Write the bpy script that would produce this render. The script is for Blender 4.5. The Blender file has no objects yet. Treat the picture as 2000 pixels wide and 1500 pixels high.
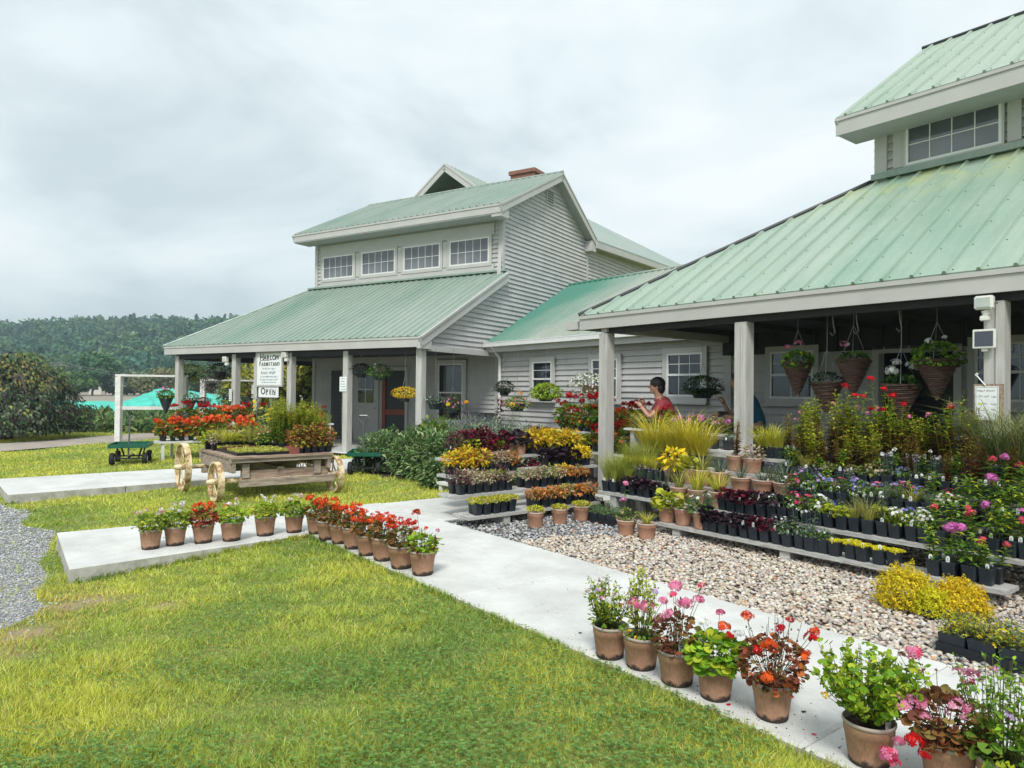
import bpy, bmesh, math, random
import numpy as np
from mathutils import Vector, Matrix
random.seed(7); RNG = np.random.default_rng(11)
S = bpy.context.scene
COL = S.collection
R = math.radians
# ---------------------------------------------------------------- camera
H = 1.6
FPX, PITCH, ROLL, YA, YC = 1366.93, R(-0.61606), R(-0.60233), R(31.574), R(52.171)
cp, sp, cr, sr = math.cos(PITCH), math.sin(PITCH), math.cos(ROLL), math.sin(ROLL)
CM = np.array([[cr,-sr,0],[sr,cr,0],[0,0,1]]) @ np.array([[1,0,0],[0,cp,-sp],[0,sp,cp]])
cam = bpy.data.cameras.new('camera'); cam.sensor_width = 36; cam.lens = FPX/2000*36
cam.clip_end = 3000; cam.clip_start = .05
camo = bpy.data.objects.new('camera', cam); COL.objects.link(camo); S.camera = camo
def _b(w): return Vector((w[0], -w[2], w[1]))
mw = Matrix.Identity(4)
for i in range(3):
    v = _b(CM[i])
    for k in range(3): mw[k][i] = v[k]
mw[0][3], mw[1][3], mw[2][3] = 0, 0, H
camo.matrix_world = mw
# ---------------------------------------------------------------- world, sun, exposure
SUN_EL, SUN_AZ = R(50), R(184)      # azimuth clockwise from +Y: behind the camera, a little left
w = bpy.data.worlds.new('World'); S.world = w; w.use_nodes = True
nt = w.node_tree; N = nt.nodes; L = nt.links; N.clear()
out = N.new('ShaderNodeOutputWorld'); bg = N.new('ShaderNodeBackground'); bg.inputs[1].default_value = 0.096
sky = N.new('ShaderNodeTexSky'); sky.sky_type = 'NISHITA'; sky.sun_disc = False
sky.sun_elevation = SUN_EL; sky.sun_rotation = SUN_AZ; sky.air_density = 1.2; sky.dust_density = 2.5
tc = N.new('ShaderNodeTexCoord'); mp = N.new('ShaderNodeMapping'); mp.inputs['Scale'].default_value = (1.25, 1.25, 2.9)
mp.inputs['Rotation'].default_value = (0.1, 0.12, 0.5)
n1 = N.new('ShaderNodeTexNoise'); n1.inputs['Scale'].default_value = 1.9; n1.inputs['Detail'].default_value = 7; n1.inputs['Roughness'].default_value = .52
n1.inputs['Distortion'].default_value = .35
cr1 = N.new('ShaderNodeValToRGB'); e = cr1.color_ramp
e.elements[0].position = .36; e.elements[0].color = (5.9, 6.75, 7.1, 1)
e.elements[1].position = .64; e.elements[1].color = (9.1, 9.5, 9.6, 1)
m_ = e.elements.new(.5); m_.color = (7.7, 8.55, 8.8, 1)
mx = N.new('ShaderNodeMixRGB'); mx.inputs[0].default_value = .93
L.new(tc.outputs['Generated'], mp.inputs[0]); L.new(mp.outputs[0], n1.inputs['Vector']); L.new(n1.outputs[0], cr1.inputs[0])
L.new(sky.outputs[0], mx.inputs[1]); L.new(cr1.outputs[0], mx.inputs[2]); L.new(mx.outputs[0], bg.inputs[0]); L.new(bg.outputs[0], out.inputs[0])
sl = bpy.data.lights.new('sun', 'SUN'); sl.energy = 2.7; sl.angle = R(15); sl.color = (1, .96, .9)
so = bpy.data.objects.new('sun', sl); COL.objects.link(so)
sd = Vector((math.sin(SUN_AZ)*math.cos(SUN_EL), math.cos(SUN_AZ)*math.cos(SUN_EL), math.sin(SUN_EL)))
so.rotation_euler = sd.to_track_quat('Z', 'Y').to_euler(); so.location = (0, 0, 30)
S.view_settings.view_transform = 'Standard'; S.view_settings.look = 'None'; S.view_settings.exposure = 0.30; S.view_settings.gamma = 1
S.render.engine = 'CYCLES'
S.cycles.use_denoising = True; S.cycles.max_bounces = 8; S.cycles.transparent_max_bounces = 8
S.cycles.volume_bounces = 0; S.cycles.volume_max_steps = 64; S.cycles.caustics_reflective = False; S.cycles.caustics_refractive = False
# ---------------------------------------------------------------- frames: A = left barn, C = walk, wing and right barn
def ray(x, y):
    c = np.array([(x-1000)/FPX, -(y-750)/FPX, -1.]); q = CM.T @ c
    return np.array([q[0], -q[2], q[1]])
def at(x, y, z=0.):
    q = ray(x, y); return np.array([0, 0, H]) + q*(z-H)/q[2]
def onp(x, y, off, n):
    q = ray(x, y); return np.array([0, 0, H]) + q*(off-H*n[2])/(q @ n)
cv = np.array([math.cos(YC), -math.sin(YC), 0]); dv = np.array([math.sin(YC), math.cos(YC), 0])
av = np.array([math.cos(YA), -math.sin(YA), 0]); bv = np.array([math.sin(YA), math.cos(YA), 0])
def C2(c, d, z=0.): return cv*c + dv*d + np.array([0, 0, z])
def A2(a, b, z=0.): return av*a + bv*b + np.array([0, 0, z])
def toC(p): return np.array([p @ cv, p @ dv, p[2]])
def toA(p): return np.array([p @ av, p @ bv, p[2]])
def c_at(x, d, z=.3):
    """walk-frame coordinate c of the thing seen in column x when it stands on row d"""
    y = 800.
    for _ in range(3):
        p = onp(x, y, d, dv)
        y += (p[2]-z)*FPX/max(p[1], 1)
    return float(p @ cv)
# ---------------------------------------------------------------- materials
MATS = {}
def nodes(name, rough=.7, metal=0., spec=None):
    m = bpy.data.materials.new(name); m.use_nodes = True; t = m.node_tree
    b = t.nodes['Principled BSDF']; b.inputs['Roughness'].default_value = rough; b.inputs['Metallic'].default_value = metal
    if spec is not None: b.inputs['Specular IOR Level'].default_value = spec
    MATS[name] = m
    return m, t, b
def noise(t, scale, detail=4, rough=.5, coord='Object', sc=(1,1,1)):
    tcn = t.nodes.new('ShaderNodeTexCoord'); mpn = t.nodes.new('ShaderNodeMapping'); mpn.inputs['Scale'].default_value = sc
    n = t.nodes.new('ShaderNodeTexNoise'); n.inputs['Scale'].default_value = scale; n.inputs['Detail'].default_value = detail; n.inputs['Roughness'].default_value = rough
    t.links.new(tcn.outputs[coord], mpn.inputs[0]); t.links.new(mpn.outputs[0], n.inputs['Vector'])
    return n
def ramp(t, src, stops):
    r = t.nodes.new('ShaderNodeValToRGB'); e = r.color_ramp
    while len(e.elements) < len(stops): e.elements.new(.5)
    for el, (p, c) in zip(e.elements, stops): el.position = p; el.color = (*c, 1)
    t.links.new(src, r.inputs[0]); return r
def mixc(t, fac, c1, c2, mode='MIX'):
    m = t.nodes.new('ShaderNodeMixRGB'); m.blend_type = mode
    for i, s in enumerate((fac, c1, c2)):
        if isinstance(s, (int, float)): m.inputs[i].default_value = s
        elif isinstance(s, tuple): m.inputs[i].default_value = (*s, 1)
        else: t.links.new(s, m.inputs[i])
    return m.outputs[0]
def bump(t, b, src, strength=.3, dist=.01):
    bp = t.nodes.new('ShaderNodeBump'); bp.inputs['Strength'].default_value = strength; bp.inputs['Distance'].default_value = dist
    t.links.new(src, bp.inputs['Height']); t.links.new(bp.outputs[0], b.inputs['Normal'])
def simple(name, col, rough=.7, metal=0., var=.12, scale=6., bumps=.0, sc=(1,1,1), spec=None, fine=0):
    m, t, b = nodes(name, rough, metal, spec)
    n = noise(t, scale, 5, .6, sc=sc)
    r = ramp(t, n.outputs[0], [(.3, tuple(c*(1-var) for c in col)), (.7, tuple(min(1, c*(1+var)) for c in col))])
    t.links.new(r.outputs[0], b.inputs['Base Color'])
    if bumps: bump(t, b, n.outputs[0], bumps, .01)
    return m
simple('siding', (.47, .463, .468), .75, var=.11, scale=1.3, sc=(1, 1, 2))
def splash(t, b):
    src = b.inputs['Base Color'].links[0].from_socket; g = t.nodes.new('ShaderNodeTexCoord'); s_ = t.nodes.new('ShaderNodeSeparateXYZ'); t.links.new(g.outputs['Object'], s_.inputs[0]); n = noise(t, 7, 6, .7, sc=(1, 1, .25)); ad = t.nodes.new('ShaderNodeMath'); ad.operation = 'MULTIPLY_ADD'; t.links.new(n.outputs[0], ad.inputs[0]); ad.inputs[1].default_value = -.9; t.links.new(s_.outputs[2], ad.inputs[2])
    mr = t.nodes.new('ShaderNodeMapRange'); mr.inputs[1].default_value = -.35; mr.inputs[2].default_value = .15; t.links.new(ad.outputs[0], mr.inputs[0]); st = noise(t, 2.2, 6, .7, sc=(5, 5, .5)); r2 = ramp(t, st.outputs[0], [(.5, (1, 1, 1)), (.78, (.80, .80, .76))])
    c = mixc(t, mr.outputs[0], (.28, .26, .22), src); t.links.new(mixc(t, 1., c, r2.outputs[0], 'MULTIPLY'), b.inputs['Base Color'])
splash(MATS['siding'].node_tree, MATS['siding'].node_tree.nodes['Principled BSDF'])
simple('trim', (.47, .468, .455), .65, var=.06, scale=2.)
simple('trim_white', (.72, .73, .73), .5, var=.05)
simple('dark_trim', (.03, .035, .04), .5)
simple('post_paint', (.47, .465, .445), .7, var=.16, scale=5., sc=(4, 4, .5), bumps=.15)
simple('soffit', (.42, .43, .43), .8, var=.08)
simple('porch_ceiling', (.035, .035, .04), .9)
simple('porch_slab', (.09, .085, .08), .9, var=.2)
simple('weathered_board', (.40, .40, .38), .85, var=.35, scale=9., sc=(1, 9, 5), bumps=.4)
simple('white_wood', (.68, .68, .67), .7, var=.15, scale=4., sc=(1, 1, 3))
simple('black_plastic', (.017, .024, .034), .42, var=.3, scale=20)
simple('tray_plastic', (.012, .015, .02), .5, var=.3, scale=20)
simple('soil', (.030, .020, .014), .95, var=.5, scale=60, bumps=.5)
simple('iron_black', (.015, .016, .018), .5)
simple('cart_green', (.008, .105, .065), .4, var=.15)
simple('rubber', (.012, .013, .015), .8)
simple('cart_steel', (.16, .17, .18), .45, metal=.6)
simple('wire', (.30, .31, .32), .45, metal=.7)
simple('brick', (.24, .115, .085), .9, var=.3, scale=14)
simple('red_paint', (.25, .05, .025), .5)
simple('wicker', (.10, .052, .038), .7, var=.75, scale=9, sc=(1, 1, 7), bumps=.6)
simple('coco', (.33, .20, .12), .9, var=.3, scale=30)
simple('paper', (.80, .83, .83), .6, var=.03)
simple('ink', (.03, .03, .035), .7)
simple('ink_blue', (.12, .25, .30), .7)
simple('sign_white', (.80, .82, .84), .5, var=.03)
simple('lamp_white', (.74, .75, .70), .4, var=.03)
simple('lamp_lens', (.45, .50, .46), .15, var=.1)
simple('solar_cell', (.05, .055, .08), .12, var=.1, spec=.8)
simple('tag_white', (.82, .82, .80), .5, var=.02)
simple('skin', (.47, .25, .18), .55, var=.08)
simple('skin_tan', (.38, .22, .16), .55, var=.08)
simple('hair', (.012, .009, .008), .6, var=.4, scale=40)
simple('shirt_red', (.27, .038, .05), .85, var=.15, scale=8)
simple('shirt_blue', (.012, .13, .22), .8, var=.2, scale=6)
simple('trousers', (.03, .035, .05), .9)
simple('pole_wood', (.25, .22, .19), .9)
simple('far_wall', (.68, .66, .62), .8)
simple('far_roof', (.45, .40, .38), .8)
simple('bark', (.07, .055, .045), .95, var=.4, scale=12, sc=(3, 3, .6), bumps=.6)
simple('stem_bark', (.10, .075, .05), .9)
simple('hose_green', (.02, .10, .06), .4)
simple('row_cover', (.035, .50, .39), .6, var=.22, scale=.6, bumps=.4)
simple('bunting', (.30, .38, .33), .6)
simple('ribbed_steel', (.48, .50, .52), .4, metal=.4)
# glass: dark, glossy; the sky variant has sky reflection painted into its colour
m, t, b = nodes('glass_dark', .04); b.inputs['Base Color'].default_value = (.018, .022, .030, 1); b.inputs['Specular IOR Level'].default_value = .9
m, t, b = nodes('glass_sky', .05); n = noise(t, .7, 3, sc=(1, 1, 1)); rr = ramp(t, n.outputs[0], [(.38, (.055, .06, .075)), (.62, (.16, .175, .20))]); t.links.new(rr.outputs[0], b.inputs['Base Color'])
b.inputs['Specular IOR Level'].default_value = .8
# green standing seam metal, faded by sun and weather
def roof_mat(name, fresh, faded, pale, amount, patch=None):
    m, t, b = nodes(name, .42, .0, .55)
    n = noise(t, .55, 6, .62, sc=(1, .35, .35)); n2 = noise(t, 3.2, 5, .65, sc=(2.2, .25, .25)); n3 = noise(t, 60, 3, .6)
    base = ramp(t, n.outputs[0], [(.32, fresh), (.32+amount, faded), (.78, pale)]).outputs[0]
    st = ramp(t, n2.outputs[0], [(.35, (.84, .88, .86)), (.62, (1, 1, 1))]).outputs[0]
    c = mixc(t, 1., base, st, 'MULTIPLY')
    sp_ = ramp(t, n3.outputs[0], [(.40, (.93, .93, .93)), (.62, (1.05, 1.05, 1.05))]).outputs[0]
    c = mixc(t, 1., c, sp_, 'MULTIPLY')
    if patch: c = patch(t, c)
    t.links.new(c, b.inputs['Base Color']); return m
roof_mat('roof_left', (.17, .28, .225), (.27, .345, .295), (.35, .395, .35), .18)
roof_mat('roof_upper', (.20, .31, .26), (.28, .35, .31), (.35, .39, .355), .18)
def ends(t, c):   # a streak of yellow lichen under the clerestory
    g = t.nodes.new('ShaderNodeTexCoord'); s_ = t.nodes.new('ShaderNodeSeparateXYZ'); t.links.new(g.outputs['Object'], s_.inputs[0])
    mr = t.nodes.new('ShaderNodeMapRange'); mr.inputs[1].default_value = 4.2; mr.inputs[2].default_value = 4.9; t.links.new(s_.outputs[2], mr.inputs[0])
    n = noise(t, 2.4, 5, .7); ml = t.nodes.new('ShaderNodeMath'); ml.operation = 'MULTIPLY'; t.links.new(mr.outputs[0], ml.inputs[0])
    rr = ramp(t, n.outputs[0], [(.42, (0, 0, 0)), (.6, (1, 1, 1))]); t.links.new(rr.outputs[0], ml.inputs[1])
    return mixc(t, ml.outputs[0], c, (.42, .47, .22))
roof_mat('roof_right', (.19, .33, .25), (.30, .40, .325), (.38, .445, .38), .16, ends)
roof_mat('roof_right_upper', (.27, .37, .29), (.34, .42, .34), (.40, .46, .39), .14)
def unfaded(t, c):  # the part by the gable wall kept its first colour
    g = t.nodes.new('ShaderNodeTexCoord'); s_ = t.nodes.new('ShaderNodeSeparateXYZ'); t.links.new(g.outputs['Object'], s_.inputs[0])
    n = noise(t, .8, 4, .6)
    ad = t.nodes.new('ShaderNodeMath'); ad.operation = 'MULTIPLY_ADD'; t.links.new(n.outputs[0], ad.inputs[0]); ad.inputs[1].default_value = 2.0; t.links.new(s_.outputs[0], ad.inputs[2])
    mr = t.nodes.new('ShaderNodeMapRange'); mr.inputs[1].default_value = -14.2; mr.inputs[2].default_value = -11.8; t.links.new(ad.outputs[0], mr.inputs[0])
    return mixc(t, mr.outputs[0], (.08, .24, .185), c)
roof_mat('roof_wing', (.22, .32, .26), (.33, .38, .33), (.41, .42, .37), .14, unfaded)
# concrete
m, t, b = nodes('concrete', .85); n = noise(t, 1.7, 8, .72); n2 = noise(t, 90, 3, .7)
c = mixc(t, 1., ramp(t, n.outputs[0], [(.3, (.47, .475, .46)), (.62, (.66, .67, .655))]).outputs[0], ramp(t, n2.outputs[0], [(.3, (.84, .84, .83)), (.6, (1.0, 1.0, 1.0))]).outputs[0], 'MULTIPLY')
t.links.new(c, b.inputs['Base Color']); bump(t, b, n2.outputs[0], .25, .004)
m, t, b = nodes('concrete_edge', .9); n = noise(t, 6, 6, .7); c = ramp(t, n.outputs[0], [(.35, (.30, .29, .26)), (.6, (.50, .49, .46))]).outputs[0]; t.links.new(c, b.inputs['Base Color']); bump(t, b, n.outputs[0], .5, .01)
# fibre pot: brown, damp and eroded at its foot
def pot_mat(name, c1, c2, foot):
    m, t, b = nodes(name, .85)
    n = noise(t, 9, 5, .65); nf = noise(t, 120, 3, .7, sc=(1, 1, .35))
    base = ramp(t, n.outputs[0], [(.3, c1), (.7, c2)]).outputs[0]
    base = mixc(t, 1., base, ramp(t, nf.outputs[0], [(.3, (.8, .8, .8)), (.65, (1.08, 1.08, 1.08))]).outputs[0], 'MULTIPLY')
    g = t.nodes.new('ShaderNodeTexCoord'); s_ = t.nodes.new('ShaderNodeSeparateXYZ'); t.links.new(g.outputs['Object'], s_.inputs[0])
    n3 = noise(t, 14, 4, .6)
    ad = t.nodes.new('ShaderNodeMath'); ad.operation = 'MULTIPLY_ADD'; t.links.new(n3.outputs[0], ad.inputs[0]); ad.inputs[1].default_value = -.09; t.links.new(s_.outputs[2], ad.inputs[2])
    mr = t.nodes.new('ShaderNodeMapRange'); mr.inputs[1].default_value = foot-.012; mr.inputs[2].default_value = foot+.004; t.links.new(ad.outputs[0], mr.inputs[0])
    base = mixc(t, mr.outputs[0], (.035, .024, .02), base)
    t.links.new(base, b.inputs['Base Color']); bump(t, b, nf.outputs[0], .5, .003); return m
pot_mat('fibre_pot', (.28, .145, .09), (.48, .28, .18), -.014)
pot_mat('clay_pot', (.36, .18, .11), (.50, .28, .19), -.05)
simple('pot_rim', (.40, .34, .30), .8, var=.12, scale=15)
simple('clay_rim', (.52, .40, .33), .8, var=.12, scale=15)
# old timber
def wood_mat(name, lo, hi, sc):
    m, t, b = nodes(name, .9); n = noise(t, 3.0, 8, .7, sc=sc); c = ramp(t, n.outputs[0], [(.3, lo), (.48, tuple((x+y)/2 for x, y in zip(lo, hi))), (.68, hi)]).outputs[0]
    t.links.new(c, b.inputs['Base Color']); bump(t, b, n.outputs[0], .6, .01)
wood_mat('old_timber', (.10, .07, .055), (.52, .44, .36), (9, 1.2, 9))
wood_mat('old_plank', (.14, .085, .06), (.47, .36, .28), (9, 1.2, 9))
m, t, b = nodes('old_wheel', .85); n = noise(t, 7, 7, .75); c = ramp(t, n.outputs[0], [(.36, (.16, .07, .035)), (.45, (.46, .30, .15)), (.53, (.70, .58, .36)), (.72, (.80, .74, .58))]).outputs[0]; t.links.new(c, b.inputs['Base Color']); bump(t, b, n.outputs[0], .6, .01)
simple('planter_red', (.24, .07, .05), .8, var=.2)
# everything leafy: each leaf or petal carries its own colour
def leaf_mat(name, rough=.6, trans=.25):
    m, t, b = nodes(name, rough, 0, .18)
    at_ = t.nodes.new('ShaderNodeAttribute'); at_.attribute_name = 'tint'
    t.links.new(at_.outputs['Color'], b.inputs['Base Color'])
    tr = t.nodes.new('ShaderNodeBsdfTranslucent'); t.links.new(at_.outputs['Color'], tr.inputs[0])
    ms = t.nodes.new('ShaderNodeMixShader'); ms.inputs[0].default_value = trans
    o = t.nodes['Material Output']; t.links.new(b.outputs[0], ms.inputs[1]); t.links.new(tr.outputs[0], ms.inputs[2]); t.links.new(ms.outputs[0], o.inputs[0])
leaf_mat('leaf'); leaf_mat('petal', .6, .35); leaf_mat('blade', .55, .3)
m, t, b = nodes('stone', .75); at_ = t.nodes.new('ShaderNodeAttribute'); at_.attribute_name = 'tint'
n = noise(t, 60, 4, .6); c = mixc(t, 1., at_.outputs['Color'], ramp(t, n.outputs[0], [(.3, (.82, .82, .82)), (.7, (1.1, 1.1, 1.1))]).outputs[0], 'MULTIPLY'); t.links.new(c, b.inputs['Base Color'])
# ground
m, t, b = nodes('lawn_soil', .95)
n = noise(t, .9, 6, .6); n2 = noise(t, 22, 6, .75)
c = ramp(t, n.outputs[0], [(.3, (.16, .21, .04)), (.5, (.27, .30, .07)), (.7, (.38, .36, .12))]).outputs[0]
c = mixc(t, 1., c, ramp(t, n2.outputs[0], [(.3, (.45, .5, .4)), (.65, (1.15, 1.15, 1.1))]).outputs[0], 'MULTIPLY')
g = t.nodes.new('ShaderNodeTexCoord'); acc = None; nw = noise(t, 3.5, 5, .65)
for x_, y_, r_ in ((215, 1165, .30), (130, 1185, .22), (60, 1245, .28), (310, 1190, .16), (-60, 1300, .4)):
    P_ = at(x_, y_, 0); vd = t.nodes.new('ShaderNodeVectorMath'); vd.operation = 'DISTANCE'; t.links.new(g.outputs['Object'], vd.inputs[0]); vd.inputs[1].default_value = (P_[0], P_[1], 0)
    mr = t.nodes.new('ShaderNodeMapRange'); mr.inputs[1].default_value = r_; mr.inputs[2].default_value = r_*.4; t.links.new(vd.outputs['Value'], mr.inputs[0])
    if acc is None: acc = mr.outputs[0]
    else: mm = t.nodes.new('ShaderNodeMath'); mm.operation = 'MAXIMUM'; t.links.new(acc, mm.inputs[0]); t.links.new(mr.outputs[0], mm.inputs[1]); acc = mm.outputs[0]
ad = t.nodes.new('ShaderNodeMath'); ad.operation = 'MULTIPLY'; t.links.new(acc, ad.inputs[0]); rr = ramp(t, nw.outputs[0], [(.35, (.3, .3, .3)), (.55, (1, 1, 1))]); t.links.new(rr.outputs[0], ad.inputs[1])
c = mixc(t, ad.outputs[0], c, (.40, .30, .20))
t.links.new(c, b.inputs['Base Color']); bump(t, b, n2.outputs[0], 1, .03)
m, t, b = nodes('drive_gravel', .95); n = noise(t, 3, 5, .6); n2 = t.nodes.new('ShaderNodeTexVoronoi'); n2.inputs['Scale'].default_value = 55
g = t.nodes.new('ShaderNodeTexCoord'); t.links.new(g.outputs['Object'], n2.inputs['Vector'])
c = mixc(t, 1., ramp(t, n.outputs[0], [(.3, (.26, .27, .27)), (.7, (.40, .40, .39))]).outputs[0], ramp(t, n2.outputs['Color'], [(.1, (.6, .6, .62)), (.9, (1.25, 1.25, 1.25))]).outputs[0], 'MULTIPLY')
t.links.new(c, b.inputs['Base Color']); bump(t, b, n2.outputs['Distance'], .8, .015)
simple('mulch', (.05, .035, .028), .95, var=.6, scale=30, bumps=1.)
simple('pebble_bed', (.12, .10, .085), .95, var=.5, scale=40, bumps=1.)
simple('far_field', (.16, .24, .05), .95, var=.25, scale=.2)
simple('tan_field', (.27, .24, .19), .95, var=.15, scale=.1)
simple('hill_soil', (.04, .07, .03), .95, var=.3, scale=.05)
simple('dirt_road', (.33, .29, .25), .95, var=.2, scale=2, bumps=.3)
# ---------------------------------------------------------------- mesh helpers
def link(o, parent=None):
    COL.objects.link(o)
    if parent is not None: o.parent = parent
    return o
def root(name, label, cat, loc=(0, 0, 0), rz=0., group=None):
    o = bpy.data.objects.new(name, None); o.empty_display_size = .1; link(o)
    o.location = tuple(loc); o.rotation_euler = (0, 0, rz)
    o['label'] = label; o['category'] = cat
    if group: o['group'] = group
    return o
class MB:
    def __init__(s): s.v = []; s.f = []
    def add(s, v, f):
        n = len(s.v); s.v += [tuple(p) for p in v]; s.f += [tuple(i+n for i in q) for q in f]; return s
    def box(s, c, size, rz=0., rx=0., ry=0., taper=1.):
        x, y, z = (k/2 for k in size); V = []
        for sx, sy, sz in ((-1,-1,-1),(1,-1,-1),(1,1,-1),(-1,1,-1),(-1,-1,1),(1,-1,1),(1,1,1),(-1,1,1)):
            k = taper if sz < 0 else 1.
            V.append(Vector((sx*x*k, sy*y*k, sz*z)))
        if rx or ry or rz:
            M = Matrix.Rotation(rz, 3, 'Z') @ Matrix.Rotation(ry, 3, 'Y') @ Matrix.Rotation(rx, 3, 'X'); V = [M @ q for q in V]
        V = [q+Vector(c) for q in V]
        return s.add(V, [(0,3,2,1),(4,5,6,7),(0,1,5,4),(1,2,6,5),(2,3,7,6),(3,0,4,7)])
    def bar(s, p, q, w, h, up=(0, 0, 1)):
        p = Vector(p); q = Vector(q); d = (q-p).normalized(); u = Vector(up)
        if abs(d.dot(u)) > .98: u = Vector((1, 0, 0))
        x = d.cross(u).normalized()*w/2; y = x.cross(d).normalized()*h/2
        V = [p-x-y, p+x-y, p+x+y, p-x+y, q-x-y, q+x-y, q+x+y, q-x+y]
        return s.add(V, [(0,1,2,3)[::-1],(4,5,6,7),(0,1,5,4),(1,2,6,5),(2,3,7,6),(3,0,4,7)])
    def tube(s, pts, r, n=6):
        pts = [Vector(p) for p in pts]; rs = r if isinstance(r, (list, tuple)) else [r]*len(pts); V = []; F = []
        for i, p in enumerate(pts):
            d = (pts[min(i+1, len(pts)-1)]-pts[max(i-1, 0)]).normalized()
            u = Vector((0, 0, 1)) if abs(d.z) < .9 else Vector((1, 0, 0))
            x = d.cross(u).normalized(); y = x.cross(d)
            for k in range(n):
                a = 2*math.pi*k/n; V.append(p+(x*math.cos(a)+y*math.sin(a))*rs[i])
        for i in range(len(pts)-1):
            for k in range(n): F.append((i*n+k, i*n+(k+1) % n, (i+1)*n+(k+1) % n, (i+1)*n+k))
        F.append(tuple(range(n))[::-1]); F.append(tuple((len(pts)-1)*n+k for k in range(n)))
        return s.add(V, F)
    def lathe(s, prof, n=24, c=(0, 0, 0), wob=0.):
        V = []; F = []
        for i, (r, z) in enumerate(prof):
            for k in range(n):
                a = 2*math.pi*k/n; rr = r*(1+wob*math.sin(3*a+i))
                V.append((c[0]+rr*math.cos(a), c[1]+rr*math.sin(a), c[2]+z))
        for i in range(len(prof)-1):
            for k in range(n): F.append((i*n+k, i*n+(k+1) % n, (i+1)*n+(k+1) % n, (i+1)*n+k))
        return s.add(V, F)
    def poly(s, pts, n, th):
        """flat polygon thickened along n"""
        P = [Vector(p) for p in pts]; n = Vector(n).normalized()*th; k = len(P)
        V = P+[p+n for p in P]
        return s.add(V, [tuple(range(k))[::-1], tuple(range(k, 2*k))]+[(i, (i+1) % k, k+(i+1) % k, k+i) for i in range(k)])
    def build(s, name, mat, parent=None, smooth=False, bev=0.):
        me = bpy.data.meshes.new(name); me.from_pydata(s.v, [], s.f); me.update()
        bm = bmesh.new(); bm.from_mesh(me); bmesh.ops.recalc_face_normals(bm, faces=bm.faces)
        if bev: bmesh.ops.bevel(bm, geom=list(bm.edges), offset=bev, segments=2, affect='EDGES', clamp_overlap=True)
        bm.to_mesh(me); bm.free()
        for m_ in (mat if isinstance(mat, (list, tuple)) else [mat]): me.materials.append(MATS[m_])
        if smooth: me.polygons.foreach_set('use_smooth', [True]*len(me.polygons))
        return link(bpy.data.objects.new(name, me), parent)
def struct(o): o['kind'] = 'structure'; return o
def stuff(o): o['kind'] = 'stuff'; return o
def tag(o, label, cat, group=None):
    o['label'] = label; o['category'] = cat
    if group: o['group'] = group
    return o
# ---- numpy triangle soup with a colour per vertex, for leaves, petals, blades and stones
def soup(name, V, F, Cc, mat, parent=None, smooth=False):
    me = bpy.data.meshes.new(name); nv, nf = len(V), len(F)
    me.vertices.add(nv); me.vertices.foreach_set('co', np.ascontiguousarray(V, np.float32).ravel())
    me.loops.add(nf*3); me.loops.foreach_set('vertex_index', np.ascontiguousarray(F, np.int32).ravel())
    me.polygons.add(nf); me.polygons.foreach_set('loop_start', np.arange(0, nf*3, 3, dtype=np.int32))
    me.polygons.foreach_set('loop_total', np.full(nf, 3, np.int32))
    if smooth: me.polygons.foreach_set('use_smooth', np.ones(nf, bool))
    me.update(calc_edges=True)
    ca = me.color_attributes.new('tint', 'FLOAT_COLOR', 'POINT')
    cc = np.ones((nv, 4), np.float32); cc[:, :3] = Cc; ca.data.foreach_set('color', cc.ravel())
    me.materials.append(MATS[mat])
    return link(bpy.data.objects.new(name, me), parent)
def nrm(a): return a/np.maximum(np.linalg.norm(a, axis=-1, keepdims=True), 1e-9)
T_LANCE = (np.array([[0,0,0],[-.5,.42,.10],[.5,.42,.10],[0,.45,0],[0,1,-.12]], float), np.array([[0,3,1],[0,2,3],[1,3,4],[3,2,4]]))
_k = 8; _a = np.linspace(-2.75, 2.75, _k); _rr = .5+.06*np.cos(_a*5)
T_ROUND = (np.array([[0,.42,-.05]]+[[math.sin(q)*r_, .42+math.cos(q)*r_, .07] for q, r_ in zip(_a, _rr)], float), np.array([[0,i+1,i+2] for i in range(_k-1)]))
_v = [[0,0,0]]; _f = []
for q in range(5):
    an = 2*math.pi*q/5; u = np.array([math.cos(an), math.sin(an), 0]); w_ = np.array([-math.sin(an), math.cos(an), 0])
    n0 = len(_v); _v += [list(u*.30+w_*.17+[0,0,.06]), list(u*.30-w_*.17+[0,0,.06]), list(u*.56+w_*.20+[0,0,.02]), list(u*.56-w_*.20+[0,0,.02])]
    _f += [[0,n0+1,n0],[n0,n0+1,n0+2],[n0+1,n0+3,n0+2]]
T_FLORET = (np.array(_v, float), np.array(_f))
T_QUAD = (np.array([[-.5,0,0],[.5,0,0],[.35,1,.15],[-.35,1,.15]], float), np.array([[0,1,2],[0,2,3]]))
T_BLADE = (np.array([[-.5,0,0],[.5,0,0],[-.36,.55,.10],[.36,.55,.10],[0,1,.42]], float), np.array([[0,1,3],[0,3,2],[2,3,4]]))
T_BLADE2 = (np.array([[-.5,0,0],[.5,0,0],[-.40,.4,.04],[.40,.4,.04],[-.28,.75,.20],[.28,.75,.20],[0,1,.50]], float), np.array([[0,1,3],[0,3,2],[2,3,5],[2,5,4],[4,5,6]]))
T_STAR = (np.array([[0,0,0],[.22,.0,.1],[0,.6,0],[-.22,0,.1],[.52,.3,.02],[.1,.2,.1],[.55,-.35,0],[.05,-.2,.1],[0,-.6,0],[-.55,-.3,0],[-.52,.33,0]], float), np.array([[0,1,2],[0,2,3],[0,1,4],[0,7,6],[0,8,7],[0,9,8],[0,10,3]]))
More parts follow.
